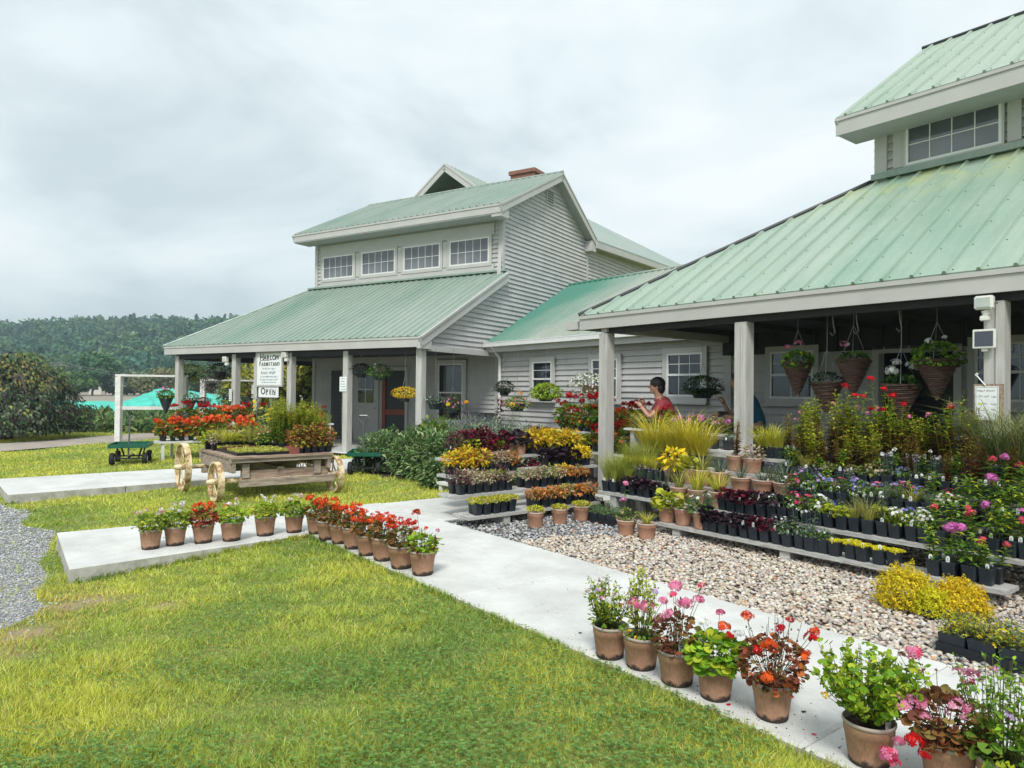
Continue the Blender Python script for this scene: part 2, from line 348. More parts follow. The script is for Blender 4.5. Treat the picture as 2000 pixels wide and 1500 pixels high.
class PL:
    def __init__(s): s.V = []; s.F = []; s.C = []; s.n = 0
    def raw(s, V, F, Cc):
        s.V.append(V); s.F.append(F+s.n); s.C.append(Cc); s.n += len(V)
    def inst(s, T, P, D, U, Sx, Sy, col, Sz=None):
        """copies of T at P, its y axis along D, its z axis near U"""
        tv, tf = T; P = np.atleast_2d(P); n = len(P)
        D = nrm(np.broadcast_to(D, (n, 3)).astype(float)); U = np.broadcast_to(U, (n, 3)).astype(float)
        X = nrm(np.cross(D, U)+1e-6); Z = np.cross(X, D)
        Sx = np.broadcast_to(Sx, n)[:, None, None]; Sy = np.broadcast_to(Sy, n)[:, None, None]; Sz = Sy if Sz is None else np.broadcast_to(Sz, n)[:, None, None]
        V = P[:, None, :]+tv[None, :, 0:1]*Sx*X[:, None, :]+tv[None, :, 1:2]*Sy*D[:, None, :]+tv[None, :, 2:3]*Sz*Z[:, None, :]
        F = (tf[None]+(np.arange(n)*len(tv))[:, None, None]).reshape(-1, 3)
        col = np.broadcast_to(col, (n, 3))
        s.raw(V.reshape(-1, 3), F, np.repeat(col, len(tv), axis=0))
    def stems(s, P0, P1, r, col, bend=None):
        P0 = np.atleast_2d(P0).astype(float); P1 = np.atleast_2d(P1).astype(float); n = len(P0)
        D = nrm(P1-P0); X = nrm(np.cross(D, [.3, .2, .9])); Y = np.cross(D, X); M = (P0+P1)/2+(0 if bend is None else bend)
        ring = []
        for P, k in ((P0, 1.), (M, .8), (P1, .5)):
            for a in (0, 2.094, 4.189): ring.append(P+(X*math.cos(a)+Y*math.sin(a))*np.broadcast_to(r, n)[:, None]*k)
        V = np.stack(ring, 1); f = []
        for i in (0, 3):
            for k in range(3): f += [[i+k, i+(k+1) % 3, i+3+(k+1) % 3], [i+k, i+3+(k+1) % 3, i+3+k]]
        F = (np.array(f)[None]+(np.arange(n)*9)[:, None, None]).reshape(-1, 3)
        s.raw(V.reshape(-1, 3), F, np.repeat(np.broadcast_to(col, (n, 3)), 9, axis=0))
    def get(s): return np.concatenate(s.V), np.concatenate(s.F), np.concatenate(s.C)
    def build(s, name, mat, parent=None, smooth=False):
        return soup(name, *s.get(), mat, parent, smooth)
def rdir(n, up=0.): 
    v = RNG.normal(size=(n, 3)); v[:, 2] += up; return nrm(v)
def pick(cols, n, j=.18):
    cols = np.array(cols, float); i = RNG.integers(0, len(cols), n)
    return np.clip(cols[i]*(1+RNG.uniform(-j, j, (n, 1)))*(1+RNG.uniform(-.05, .05, (n, 3))), 0, .95)
# palettes (real leaf and petal colours)
YG = [(.40,.46,.035),(.29,.38,.03),(.50,.50,.06)]
GR = [(.08,.18,.025),(.13,.25,.03),(.18,.29,.045)]
BG = [(.18,.36,.02),(.28,.45,.03),(.12,.26,.02)]
DG = [(.025,.07,.025),(.04,.10,.03),(.06,.13,.045)]
GG = [(.13,.19,.12),(.20,.26,.17),(.09,.14,.08)]
RB = [(.16,.05,.03),(.22,.08,.03),(.10,.04,.025),(.12,.12,.03)]
BU = [(.10,.008,.02),(.16,.01,.03),(.05,.01,.02)]
DP = [(.03,.015,.025),(.05,.02,.035),(.02,.012,.018),(.06,.05,.05)]
YO = [(.68,.44,.02),(.62,.50,.04),(.46,.44,.03),(.66,.32,.03)]
OR = [(.52,.16,.04),(.62,.26,.07),(.40,.22,.07),(.28,.22,.05)]
PK = [(.52,.32,.26),(.40,.33,.22),(.50,.44,.30),(.28,.30,.13)]
GD = [(.86,.66,.02),(.66,.54,.02),(.84,.66,.05)]
BT = [(.22,.13,.035),(.30,.21,.04),(.15,.06,.025),(.32,.34,.05)]
SED = [(.74,.68,.02),(.66,.64,.03),(.80,.72,.04)]
ORANGE = [(.80,.12,.02),(.85,.17,.03),(.72,.07,.02)]; RED = [(.58,.01,.012),(.68,.02,.02),(.50,.01,.03)]
PINK = [(.78,.25,.42),(.82,.34,.50),(.70,.16,.33)]; HOT = [(.70,.05,.15),(.75,.10,.20)]; WHITE = [(.85,.86,.84),(.78,.80,.78)]
LILAC = [(.55,.38,.72),(.62,.48,.75)]; BLUE = [(.14,.16,.55),(.22,.24,.62)]; YEL = [(.80,.55,.02),(.85,.62,.03)]; MAG = [(.66,.16,.50),(.72,.25,.58)]
DRED = [(.33,.005,.02),(.42,.01,.02)]
# ---- plants; each returns {part: PL}; z = 0 is the soil
def bushy(r, h, pal, n=200, ls=.03, shape=T_LANCE, stems=12, aspect=.55, droop=.2, fill=.45, flat=.55):
    p = PL(); u = rdir(n); rad = (RNG.uniform(fill, 1, n)**.6)[:, None]
    P = u*rad*[r, r, h*flat]; P[:, 2] = P[:, 2]+h*(1-flat)
    lo = P[:, 2] < .006; P[lo, 2] = np.abs(P[lo, 2])*.4+.006
    lump = 1+.22*np.sin(P[:, :1]*37+P[:, 1:2]*23)*np.cos(P[:, 1:2]*41+1.3); P[:, :2] *= lump
    D = nrm(u*[1, 1, .5]+rdir(n)*.55+[0, 0, .15-droop]); U = nrm(u*.8+rdir(n)*.5+[0, 0, .8])
    s_ = ls*RNG.uniform(.65, 1.25, n)
    p.inst(shape, P, D, U, s_*(aspect if shape is T_LANCE else 1), s_, pick(pal, n))
    k = stems; u2 = rdir(k, 1.2); q = np.abs(u2)*0; P0 = RNG.uniform(-.15, .15, (k, 3))*[r, r, 0]; P1 = u2*[r*.8, r*.8, h*.75]; P1[:, 2] = np.abs(P1[:, 2])
    p.stems(P0, P1, .0022+.02*ls, np.array(pal[0])*.6+[.02, .015, .005])
    return {'foliage': p}
def heads(p, P, size, pal, nf=14, fs=None, stem_from=None, stem_col=(.10,.16,.04), dome=1.):
    """round flower heads made of five-petalled florets"""
    P = np.atleast_2d(P); fs = fs or (min(size*.68, .024) if size < .045 else size*.52); nf = int(nf*(1.25 if size < .04 else 1.1)); wob = RNG.normal(0, .22, 3)
    for q in P:
        u = rdir(nf, .7*dome); u[:, 2] = np.maximum(u[:, 2], -.25); u = u*RNG.uniform(.6, 1.12, (nf, 1))+wob
        D = nrm(np.cross(u, rdir(nf))); p.inst(T_FLORET, q+u*size*[1, 1, .75], D, u, fs, fs, pick(pal, nf, .15))
    if stem_from is not None: p.stems(stem_from, P, .0022, stem_col)
def gera(r, h, pal, fpal, n=130, ls=.045, nh=5, hs=.028, spread=.8, fh=1.15, leafy=T_ROUND, sep=False, nf=14):
    d = bushy(r, h, pal, n, ls, leafy, 14, fill=.35, flat=.5)
    a = RNG.uniform(0, 6.28, nh); rr = r*spread*np.sqrt(RNG.uniform(.05, 1, nh)); P = np.stack([rr*np.cos(a), rr*np.sin(a), h*RNG.uniform(fh-.3, fh+.12, nh)], 1)
    if sep:
        for i, q in enumerate(P):
            b_ = PL(); heads(b_, q, hs, fpal if isinstance(fpal[0], tuple) else fpal[i % len(fpal)], nf, stem_from=q*[.35, .35, .4]); d['flower_head%d' % i] = b_
    else:
        b_ = PL(); heads(b_, P, hs, fpal, nf, stem_from=P*[.35, .35, .4]); d['blossoms'] = b_
    return d
def grass(h, n, pal, w=.004, spread=.05, arch=.5, up=1.3):
    p = PL(); a = RNG.uniform(0, 6.28, n); P = np.stack([np.cos(a)*spread*RNG.uniform(0, 1, n), np.sin(a)*spread*RNG.uniform(0, 1, n), np.zeros(n)], 1)
    D = nrm(np.stack([np.cos(a)*arch, np.sin(a)*arch, np.full(n, up)], 1)+rdir(n)*.22); O = np.stack([np.cos(a), np.sin(a), np.zeros(n)], 1)
    l = h*RNG.uniform(.5, 1.08, n); p.inst(T_BLADE2, P, D, O+[0, 0, -.1], w, l, pick(pal, n)); return {'foliage': p}
def tall(h, ns, pal, top=None, tops=.028, leaf=.035, spread=.07, lower=None, lean=.12, whorl=9, nf=12):
    p = PL(); b_ = PL() if top else None
    for i in range(ns):
        a = RNG.uniform(0, 6.28); P0 = np.array([math.cos(a), math.sin(a), 0])*spread*RNG.uniform(.1, 1); hh = h*RNG.uniform(.72, 1.05)
        P1 = P0*1.6+[RNG.normal()*lean*hh, RNG.normal()*lean*hh, hh]
        p.stems(P0, P1, .0026, np.array(pal[0])*.8)
        k = int(whorl*2); tt = np.sort(RNG.uniform(.08, .97, k)); P = P0+(P1-P0)*tt[:, None]; an = np.arange(k)*2.4+RNG.uniform(0, 6)
        D = np.stack([np.cos(an), np.sin(an), RNG.uniform(-.1, .7, k)], 1)
        c = pick(pal, k)
        if lower is not None:
            lo = tt < .45+.2*RNG.random(); c[lo] = pick(lower, int(lo.sum()))
        s_ = leaf*(1.15-.5*tt)*RNG.uniform(.7, 1.2, k); p.inst(T_LANCE, P, D, [0, 0, 1], s_*.38, s_, c)
        if top and RNG.random() < .8: heads(b_, P1+[0, 0, .01], tops, top, nf)
    d = {'foliage': p}
    if top and b_.V: d['blossoms'] = b_
    return d
def mat_plant(r, h, pal, n=260, ls=.014):
    p = PL(); x = RNG.uniform(-r, r, (n, 2)); z = h*(1-.5*(x**2).sum(1)/r**2/2)*RNG.uniform(.5, 1, n)
    P = np.column_stack([x, z]); p.inst(T_STAR, P, rdir(n), nrm(rdir(n)*.5+[0, 0, 1]), ls, ls, pick(pal, n), ls*1.5); return {'foliage': p}
def rosette(h, n, pal, w=.02, l=.16):
    p = PL(); a = np.arange(n)*2.4; t_ = RNG.uniform(.3, 1.2, n)
    D = np.stack([np.cos(a)*t_, np.sin(a)*t_, np.full(n, .8)], 1); O = np.stack([-np.cos(a), -np.sin(a), np.ones(n)*.6], 1)
    p.inst(T_BLADE2, np.zeros((n, 3)), D, -O, w, l*RNG.uniform(.7, 1.1, n), pick(pal, n)); return {'foliage': p}
def merge_(*ds):
    o_ = {}
    for d in ds:
        for k, v in d.items():
            if v.V:
                if k in o_: o_[k].raw(*v.get())
                else: o_[k] = v
    return o_
def flowers_low(r, h, pal, fpal, n=150, ls=.022, nfl=14, fs=.02):
    d = bushy(r, h, pal, n, ls); b_ = PL(); u = rdir(nfl, .9); P = u*[r, r, h*.7]; P[:, 2] = np.abs(P[:, 2])+h*.45
    b_.inst(T_FLORET, P, np.cross(u, rdir(nfl)), u+[0, 0, .4], fs, fs, pick(fpal, nfl, .12)); b_.stems(P*[.4, .4, .3], P, .0014, (.10,.16,.05)); d['blossoms'] = b_; return d
# ================================================================ SETTING
RZA, RZC = -YA, -YC
def px2(c, d): p = C2(c, d); return (p[0], p[1])
SLABS = {  # outlines in the walk frame (c, d)
 'walkway': [(-8.45, 2.83), (-8.45, 4.36), (5.0, 4.36), (5.0, 2.83)],
 'side_path': [(-8.56, .74), (-8.45, 2.826), (-7.05, 2.826), (-6.82, .68)],
 'bench_path': [(-8.40, 4.364), (-8.35, 7.4), (-6.95, 7.4), (-6.92, 4.364)],
 'far_path': [(-14.05, .35), (-14.35, 9.3), (-12.75, 9.3), (-11.98, .45)]}
DRIVE = [(-60, -30)]+[tuple(toC(at(x_, y_, -.05))[:2]) for x_, y_ in ((-700, 1500), (-60, 1300), (20, 1240), (62, 1180), (100, 1128), (98, 1070), (60, 1018), (20, 990), (-60, 975))]+[(-13.5, -1.2), (-60, -6)]
PEBBLES = [(-6.92, 4.36), (-6.9, 7.6), (4.5, 7.6), (4.5, 4.36)]
BED = [(-13.2, 6.0), (-11.8, 6.0), (-10.2, 6.42), (-8.4, 6.0), (-8.36, 7.2), (-7.8, 10.95), (-14.6, 10.95), (-14.4, 9.4), (-13.0, 9.2)]
def inside(P, poly):
    x, y = P[:, 0], P[:, 1]; r_ = np.zeros(len(P), bool); n = len(poly)
    for i in range(n):
        x1, y1 = poly[i]; x2, y2 = poly[(i+1) % n]
        c = ((y1 > y) != (y2 > y)) & (x < (x2-x1)*(y-y1)/((y2-y1) if y2 != y1 else 1e-9)+x1); r_ ^= c
    return r_
def ground_z(c, d):
    # the lawn falls away a little toward the drive, so the ends of the slabs stand proud
    t_ = np.clip((2.9-d)/2.4, 0, 1); k_ = np.clip((c+9.4)/2.0, 0, 1); q_ = np.clip((-4.6-c)/2.6, 0, 1)
    return .058*k_*k_*(3-2*k_)-.105*(.35+.65*np.clip((c+11)/2.0, 0, 1))*t_*t_*(3-2*t_)*q_*q_*(3-2*q_)*np.clip((c+40)/20, 0, 1)
# ground: one sheet to the horizon, finer near by
def sheet(name, mat, xs, ys, zf, extra=0., cut=None):
    X, Y = np.meshgrid(xs, ys, indexing='ij'); Z = zf(X, Y)+extra; n, m_ = X.shape
    me = bpy.data.meshes.new(name); V = np.stack([X, Y, Z], -1).reshape(-1, 3)
    i = np.arange(n-1)[:, None]*m_+np.arange(m_-1)[None]; F = np.stack([i, i+m_, i+m_+1, i+1], -1).reshape(-1, 4)
    if cut is not None: F = F[cut(V[F].mean(1))]
    me.from_pydata(V.tolist(), [], F.tolist()); me.materials.append(MATS[mat]); me.polygons.foreach_set('use_smooth', np.ones(len(F), bool))
    o = link(bpy.data.objects.new(name, me)); return o
def gxy(X, Y): 
    c = X*cv[0]+Y*cv[1]; d = X*dv[0]+Y*dv[1]; return ground_z(c, d)
xs = np.concatenate([[-1500, -500, -150, -60], np.arange(-30, -10.1, .5), np.arange(-10, .01, .1), np.arange(.5, 20.01, .5), [40, 100, 300, 1500]]); ys = np.concatenate([[-300, -60, -12], np.arange(-4, 1.9, .5), np.arange(2, 10, .1), np.arange(10, 36.01, .5), [60, 120, 300, 800, 2500]])
def vnoise(P, f, seed):
    r_ = np.random.default_rng(seed); v = np.zeros(len(P))
    for i in range(7): a = r_.uniform(0, 6.28); k = f*r_.uniform(.6, 1.8); v += np.sin(P[:, 0]*math.cos(a)*k+P[:, 1]*math.sin(a)*k+r_.uniform(0, 6.28))
    return v/3.2
def to_cd(P): return np.column_stack([P[:, 0]*cv[0]+P[:, 1]*cv[1], P[:, 0]*dv[0]+P[:, 1]*dv[1]])
def on_drive(P): return inside(to_cd(P)+np.column_stack([vnoise(P, 2.2, 3)*.13, vnoise(P, 2.9, 4)*.13]), DRIVE)
g_ = sheet('ground', 'lawn_soil', xs, ys, gxy, -.004, lambda c_: ~on_drive(c_[:, :2])); struct(g_)
g_ = sheet('driveway', 'drive_gravel', xs, ys, gxy, -.004, lambda c_: on_drive(c_[:, :2])); struct(g_)
def flat(name, poly, mat, z, th=None, z0=None, edge='concrete_edge', rz=RZC, res=None):
    """a sheet or slab with outline in the walk frame"""
    mb = MB(); n = len(poly)
    if th is None:
        mb.add([(c, d, z) for c, d in poly], [tuple(range(n))]); o = mb.build(name, mat)
    else:
        e_ = .012; cx = sum(p[0] for p in poly)/n; cy = sum(p[1] for p in poly)/n
        ins = [(c+(e_ if c < cx else -e_), d+(e_ if d < cy else -e_)) for c, d in poly]
        V = [(c, d, z-th) for c, d in poly]+[(c, d, z-e_) for c, d in poly]+[(c, d, z) for c, d in ins]
        F = [tuple(range(2*n, 3*n))]
        for i in range(n):
            j = (i+1) % n; F += [(i, j, n+j, n+i), (n+i, n+j, 2*n+j, 2*n+i)]
        mb.add(V, F); o = mb.build(name, ['concrete', 'concrete_edge'])
        for p in o.data.polygons: p.material_index = 0 if abs(p.normal.z) > .9 or p.center.z > z-e_ else 1
    o.rotation_euler = (0, 0, rz); return struct(o)
for k, v in SLABS.items():
    nm = {'side_path': 'path', 'bench_path': 'path', 'far_path': 'path', 'walkway': 'walkway'}[k]
    if k == 'walkway':
        # joints cut across the slab
        cuts = [-8.45, -7.07, -5.68, -4.30, -2.95, -1.6, -.25, 1.1, 2.45, 5.0]
        for a_, b_ in zip(cuts[:-1], cuts[1:]): flat('walkway', [(a_+.005, 2.83), (a_+.005, 4.36), (b_-.005, 4.36), (b_-.005, 2.83)], 'concrete', .10, .3)
        flat('joint_filler', [(-8.4, 2.85), (-8.4, 4.34), (4.9, 4.34), (4.9, 2.85)], 'concrete_edge', .088)
    else:
        q = v; ncut = {'side_path': 2, 'bench_path': 2, 'far_path': 6}[k]
        P0, P1, P2, P3 = [np.array(p) for p in q]
        for i in range(ncut):
            s0, s1 = i/ncut, (i+1)/ncut; e0 = .0006
            flat('path', [tuple(P0+(P1-P0)*(s0+e0)), tuple(P0+(P1-P0)*(s1-e0)), tuple(P3+(P2-P3)*(s1-e0)), tuple(P3+(P2-P3)*(s0+e0))], 'concrete', .10, .35)
def draped(name, poly, mat, z):
    c0 = min(p[0] for p in poly); n = 40; mb = MB()
    o = flat(name, poly, mat, z); return o
flat('pebble_ground', PEBBLES, 'pebble_bed', .062)
flat('mulch_bed', BED, 'mulch', .012)
# dirt road beyond the lawn, the far field and the crop strip
ra, rb = toC(at(-300, 905)), toC(at(0, 882)); 
rd_l = [(-19.6, -12), (-21.2, .63), (-23.7, 4.22), (-28, 10), (-31.5, 10), (-27.6, 5.24), (-24.2, .8), (-23.0, -12)]
flat('road', rd_l, 'dirt_road', .006)
o = MB().add([(-150, 62, .02), (60, 62, .02), (120, 160, .4), (-260, 160, .4)], [(0, 1, 2, 3)]).build('field', 'tan_field'); struct(o)
# hill: a long wooded ridge
def hillz(X, Y):
    t_ = np.clip((Y-175)/210, 0, 1); base = t_*t_*(3-2*t_)
    return -.05+base*(30.5+3.2*np.sin(X*.011+1)+1.6*np.sin(X*.031+.4)-.02*np.clip(X, -400, 400)*.2)+.8*np.sin(X*.07)*np.sin(Y*.05)*base
hx = np.arange(-520, 521, 13.); hy = np.arange(170, 480, 10.)
struct(sheet('hills', 'hill_soil', hx, hy, hillz))
# the wood on the hill reads as one mass
HZ = [(.05,.13,.07),(.07,.16,.08),(.04,.11,.07),(.09,.18,.08),(.05,.13,.09),(.13,.21,.09)]
p = PL()
ny = 0
for Yr in np.arange(172, 400, 6.2):
    k = int((Yr*1.9)/7.2); X = np.linspace(-Yr*.88, Yr*.98, k)+RNG.uniform(-3, 3, k); X = X[(X < Yr*.12)|(RNG.random(len(X)) < .25)]
    for x in X:
        y = Yr+RNG.uniform(-3, 3); z = float(hillz(np.array(x), np.array(y))); con = RNG.random() < (.05+.35*(Yr > 352))
        near_edge = x < Yr*.12
        n = (150 if Yr < 290 else 110) if near_edge else 40
        hh = RNG.uniform(5, 9)*(1.25 if con else 1); rr = (RNG.uniform(1.6, 2.3) if con else RNG.uniform(3.2, 5.4))
        u = rdir(n, .45)
        if con:
            tt = RNG.random(n)**.8; rr *= 1.25; P = np.column_stack([u[:, 0]*rr*(1-tt), u[:, 1]*rr*(1-tt), hh*.95*tt+1]); sz = .8
        else:
            lumps = rdir(5, .5)*[rr*.55, rr*.55, hh*.25]; j = RNG.integers(0, 5, n); P = lumps[j]+u*[rr*.6, rr*.6, hh*.36]+[0, 0, hh*.62]; sz = 1.0
        P = P+[x, y, z]; base = np.array(HZ[RNG.integers(0, len(HZ))])*RNG.uniform(.7, 1.25)*([.6, .75, .8] if con else 1)
        p.inst(T_QUAD, P, rdir(n), u+[0, 0, .3], sz*RNG.uniform(.7, 1.5, n), sz*RNG.uniform(.7, 1.5, n), np.clip(base*RNG.uniform(.75, 1.3, (n, 1)), 0, 1))
o = p.build('wood', 'leaf'); stuff(o)
# ---------------------------------------------------------------- trees one can tell apart
def tree(name, label, cat, loc, cr_, ch, th, pal, n=2600, ls=.5, group=None, trunk_r=.25, lumps=9, limbs=5, squash=1.):
    r_ = root(name, label, cat, loc, 0, group)
    mb = MB(); mb.tube([(0, 0, -.2), (.03*th, 0, th*.5), (0, .03*th, th+ch*.35)], [trunk_r, trunk_r*.75, trunk_r*.35], 8)
    for i in range(limbs):
        a = i*2.4; mb.tube([(0, 0, th*.8+i*.06*ch), (math.cos(a)*cr_*.35, math.sin(a)*cr_*.35, th+ch*.35), (math.cos(a)*cr_*.7, math.sin(a)*cr_*.7, th+ch*(.4+.08*i))], [trunk_r*.4, trunk_r*.25, trunk_r*.08], 5)
    mb.build('trunk', 'bark', r_, smooth=True)
    p = PL(); C_ = rdir(lumps, .2)*[cr_*.6, cr_*.6, ch*.3*squash]+[0, 0, th+ch*.5]; j = RNG.integers(0, lumps, n); u = rdir(n, .25)
    rad = RNG.uniform(.35, 1, n)[:, None]**.5; P = C_[j]+u*rad*[cr_*.45, cr_*.45, ch*.27]
    sh = pick(pal, n, .25); p.inst(T_QUAD, P, rdir(n), u+rdir(n)*.4+[0, 0, .3], ls*RNG.uniform(.5, 1.2, n), ls*RNG.uniform(.6, 1.3, n), sh)
    p.build('crown', 'leaf', r_); return r_
TG = [(.05,.11,.035),(.07,.14,.04),(.09,.17,.05)]
fx = [(60, 741, 'wide pale green tree rising behind the weeping tree', 95, 5.5, 7.5, [(.13,.20,.06),(.17,.24,.07)]),
      (22, 700, 'dull green tree at the far left edge of the field', 120, 6, 8, TG),
      (180, 700, 'tall round green tree left of the small white house on the field edge', 118, 5.5, 9.0, [(.05,.13,.06),(.07,.16,.07)]),
      (150, 742, 'low dark green tree between the power pole and the tall round tree', 112, 4.6, 4.6, TG),
      (232, 745, 'dark bushy tree just right of the small white house', 125, 4.5, 5, TG),
      (262, 738, 'grey green tree behind the white hanging frame', 120, 5, 5.6, GG),
      (305, 740, 'pale tree with yellowish top beyond the white hanging frame', 112, 4.8, 5.8, [(.18,.22,.09),(.24,.26,.12),(.22,.20,.10)]),
      (338, 742, 'green tree beside the pale yellowish tree at the field edge', 116, 4.2, 5.2, TG),
      (400, 738, 'dark tree seen under the porch roof between first two posts', 110, 5, 6, TG),
      (436, 742, 'grey green tree seen left of the second porch post', 118, 4.6, 5.4, GG),
      (118, 748, 'low shrubby tree at the foot of the power pole', 105, 3.6, 3.6, TG)]
for x, y, lab, Y, r0, h0, pal in fx:
    P = np.array([0, 0, 0.])+[ray(x, 760)[0]/ray(x, 760)[1]*Y, Y, -.05]
    tree('tree', lab, 'tree', P, r0*.8, h0*.72, h0*.10, pal, 2600, .42, 'trees along the far field edge', .25)
for x, Y, r0, h0, lab in [(492, 30, 1.9, 3.1, 'yellow green tree seen through the porch left of the farmstand sign'), (598, 27, 1.5, 2.9, 'yellow tree seen through the porch right of the OPEN sign'), (545, 34, 1.5, 2.4, 'small yellow green tree behind the OPEN sign')]:
    P = [ray(x, 760)[0]/ray(x, 760)[1]*Y, Y, 0]
    tree('tree', lab, 'tree', P, r0, h0*.82, h0*.18, [(.30,.30,.04),(.36,.34,.05),(.20,.22,.04),(.14,.17,.04)], 2600, .17, 'yellow trees behind the porch', .12)
# weeping tree on the left: an umbrella of hanging leaves over a dark trunk
wt = at(28, 857); wt[0] -= .35
r_ = root('weeping_tree', 'low weeping tree with dark purple green leaves hanging to the ground by the dirt road', 'tree', wt)
mb = MB(); mb.tube([(.05, 0, -.1), (-.1, 0, .5), (-.2, .1, 1.0), (0, .2, 1.6)], [.26, .2, .17, .10], 9)
for i in range(9):
    a = i*.7; q = 1.1+.5*(i % 3)*.5; mb.tube([(-.05, .1, 1.1), (math.cos(a)*q*.5, math.sin(a)*q*.5, 1.85), (math.cos(a)*q, math.sin(a)*q, 1.9), (math.cos(a)*q*1.35, math.sin(a)*q*1.35, 1.3)], [.10, .07, .04, .02], 6)
mb.build('trunk', 'bark', r_, smooth=True)
p = PL(); n = 17000; a = RNG.uniform(0, 6.283, n); ph = np.arccos(RNG.uniform(-.05, 1, n)); rd = 1.02-.28*RNG.random(n)**1.6
lump = 1+.09*np.sin(a*5+ph*4)+.07*np.sin(a*9+ph*11)+.04*np.sin(a*23+ph*17)
Rx, Rz_ = 2.05, 2.42; P = np.stack([np.sin(ph)*np.cos(a)*Rx, np.sin(ph)*np.sin(a)*Rx, np.cos(ph)*Rz_*.92], 1)*(rd*lump)[:, None]
low = ph > 1.15; k_ = int(low.sum()); P[low, 2] = RNG.uniform(.12, .95, k_)   # curtain
P[:, 2] += .12
ax_ = P[:, 0]*.98; gap = (ax_ > -.02) & (ax_ < 1.0) & (P[:, 2] < .95-.55*np.abs(ax_-.48))   # the open side one sees the field through
P = P[~gap]; n = len(P); u = nrm(P-[0, 0, .3])
c_ = pick([(.06,.095,.05),(.05,.085,.045),(.10,.14,.07),(.05,.06,.05),(.16,.20,.12),(.08,.06,.065)], n, .3); top_ = (P[:, 2] > 1.5) & (RNG.random(n) < .32); c_[top_] = pick([(.36,.33,.10),(.24,.25,.08),(.34,.27,.12)], int(top_.sum()))
br = RNG.random(n) < .02; c_[br] = pick([(.30,.38,.08)], int(br.sum()))
D = nrm(u*[.7, .7, 0]+[0, 0, -.8]+rdir(n)*.45); p.inst(T_LANCE, P, D, u+rdir(n)*.35, .075*RNG.uniform(.7, 1.3, n), .125*RNG.uniform(.7, 1.3, n), c_)
p.build('crown', 'leaf', r_)
# teal row covers over the crop rows
def cover(label, pts, h):
    mb = MB(); n = len(pts[0]); A_, B_ = pts; V = []; F = []; K = 9
    for i in range(n):
        for k in range(K):
            t_ = k/(K-1); q = [A_[i][j]*(1-t_)+B_[i][j]*t_ for j in range(3)]; V.append((q[0]+.2*math.sin(i*2+k), q[1], q[2]+h*math.sin(math.pi*t_)*(1+.25*math.sin(i*1.7+k*2.3)+.15*math.sin(i*5+k))))
    for i in range(n-1):
        for k in range(K-1): F.append((i*K+k, i*K+k+1, (i+1)*K+k+1, (i+1)*K+k))
    mb.add(V, F); o = mb.build('row_cover', 'row_cover', smooth=True); tag(o, label, 'row cover', 'teal row covers on the field')
def gy(x, Y, z=0.): q = ray(x, 760); return (q[0]/q[1]*Y, Y, z)
cover('long low sheet of teal row cover left of the white hanging frame', ([gy(x, 44) for x in np.linspace(-60, 232, 22)], [gy(x, 66, .25) for x in np.linspace(-60, 236, 22)]), .25)
cover('taller heap of teal row cover behind the hanging pink flower cone', ([gy(x, 43, .05+.3*max(0, (x-236)/60)) for x in np.linspace(228, 345, 18)], [gy(x, 62, .2+1.35*min(1, max(0, (x-236)/75))) for x in np.linspace(228, 345, 18)]), .25)
cover('teal row cover seen through the porch behind the geraniums', ([gy(x, 43, .3) for x in np.linspace(347, 500, 18)], [gy(x, 62, 1.5-.006*(x-347)) for x in np.linspace(347, 500, 18)]), .25)
# strip of leafy crop along the field, in front of the covers
p = PL(); n = 26000; xx = RNG.uniform(-80, 640, n); YY = RNG.uniform(24.5, 36, n); q0 = np.array([gy(x, 1.)[0] for x in xx]); zz = RNG.uniform(0, 1, n)*(.44+.08*np.sin(xx*.13)+.06*np.sin(xx*.41))
P = np.column_stack([q0*YY, YY, zz]); p.inst(T_QUAD, P, rdir(n), rdir(n)+[0, -.6, .4], .09, .26*RNG.uniform(.6, 1.3, n), pick([(.10,.19,.06),(.15,.25,.08),(.06,.12,.05),(.20,.24,.09)], n)); stuff(p.build('crop', 'leaf'))
# grassy verge behind the road
# power pole, wires and the small far house
pp = gy(117, 100); r_ = root('power_pole', 'thin pale power pole in front of the wooded hill', 'power pole', pp)
MB().tube([(0, 0, 0), (0, 0, 5.0)], [.14, .10], 8).build('pole', 'pole_wood', r_); MB().box((0, 0, 4.7), (1.6, .12, .12)).build('crossarm', 'pole_wood', r_)
wp = gy(-260, 80, 5.6); wq = gy(420, 150, 3.6); mid = (pp[0], pp[1], 4.75)
for dz in (0, .35):
    def sag(a, b): return [tuple(a[j]+(b[j]-a[j])*t_+(-1.0*4*t_*(1-t_) if j == 2 else 0)+(dz if j == 2 else 0) for j in range(3)) for t_ in np.linspace(0, 1, 9)]
    tag(MB().tube(sag(wp, mid)+sag(mid, wq)[1:], .03, 4).build('power_line', 'wire'), ('upper' if dz else 'lower')+' power line strung past the pale pole before the hill', 'power line')
hs = gy(206, 128, .2); r_ = root('house', 'tiny white house at the edge of the far trees', 'house', hs, .3)
MB().box((0, 0, 1.3), (4.6, 3.2, 2.6)).build('wall', 'far_wall', r_)
MB().add([(-2.5, -1.9, 2.5), (2.5, -1.9, 2.5), (2.5, 0, 3.7), (-2.5, 0, 3.7), (-2.5, 1.9, 2.5), (2.5, 1.9, 2.5), (-2.5, 0, 3.5), (2.5, 0, 3.5)], [(0, 1, 2, 3), (3, 2, 5, 4), (0, 3, 4, 6), (1, 7, 5, 2)]).build('roof', 'far_roof', r_)
for x in (-1.2, 1.2): MB().box((x, -1.62, 1.4), (.8, .06, .9)).build('window', 'glass_dark', r_)
MB().box((0.1, -1.62, 1.0), (.8, .06, 1.9)).build('door', 'far_roof', r_)
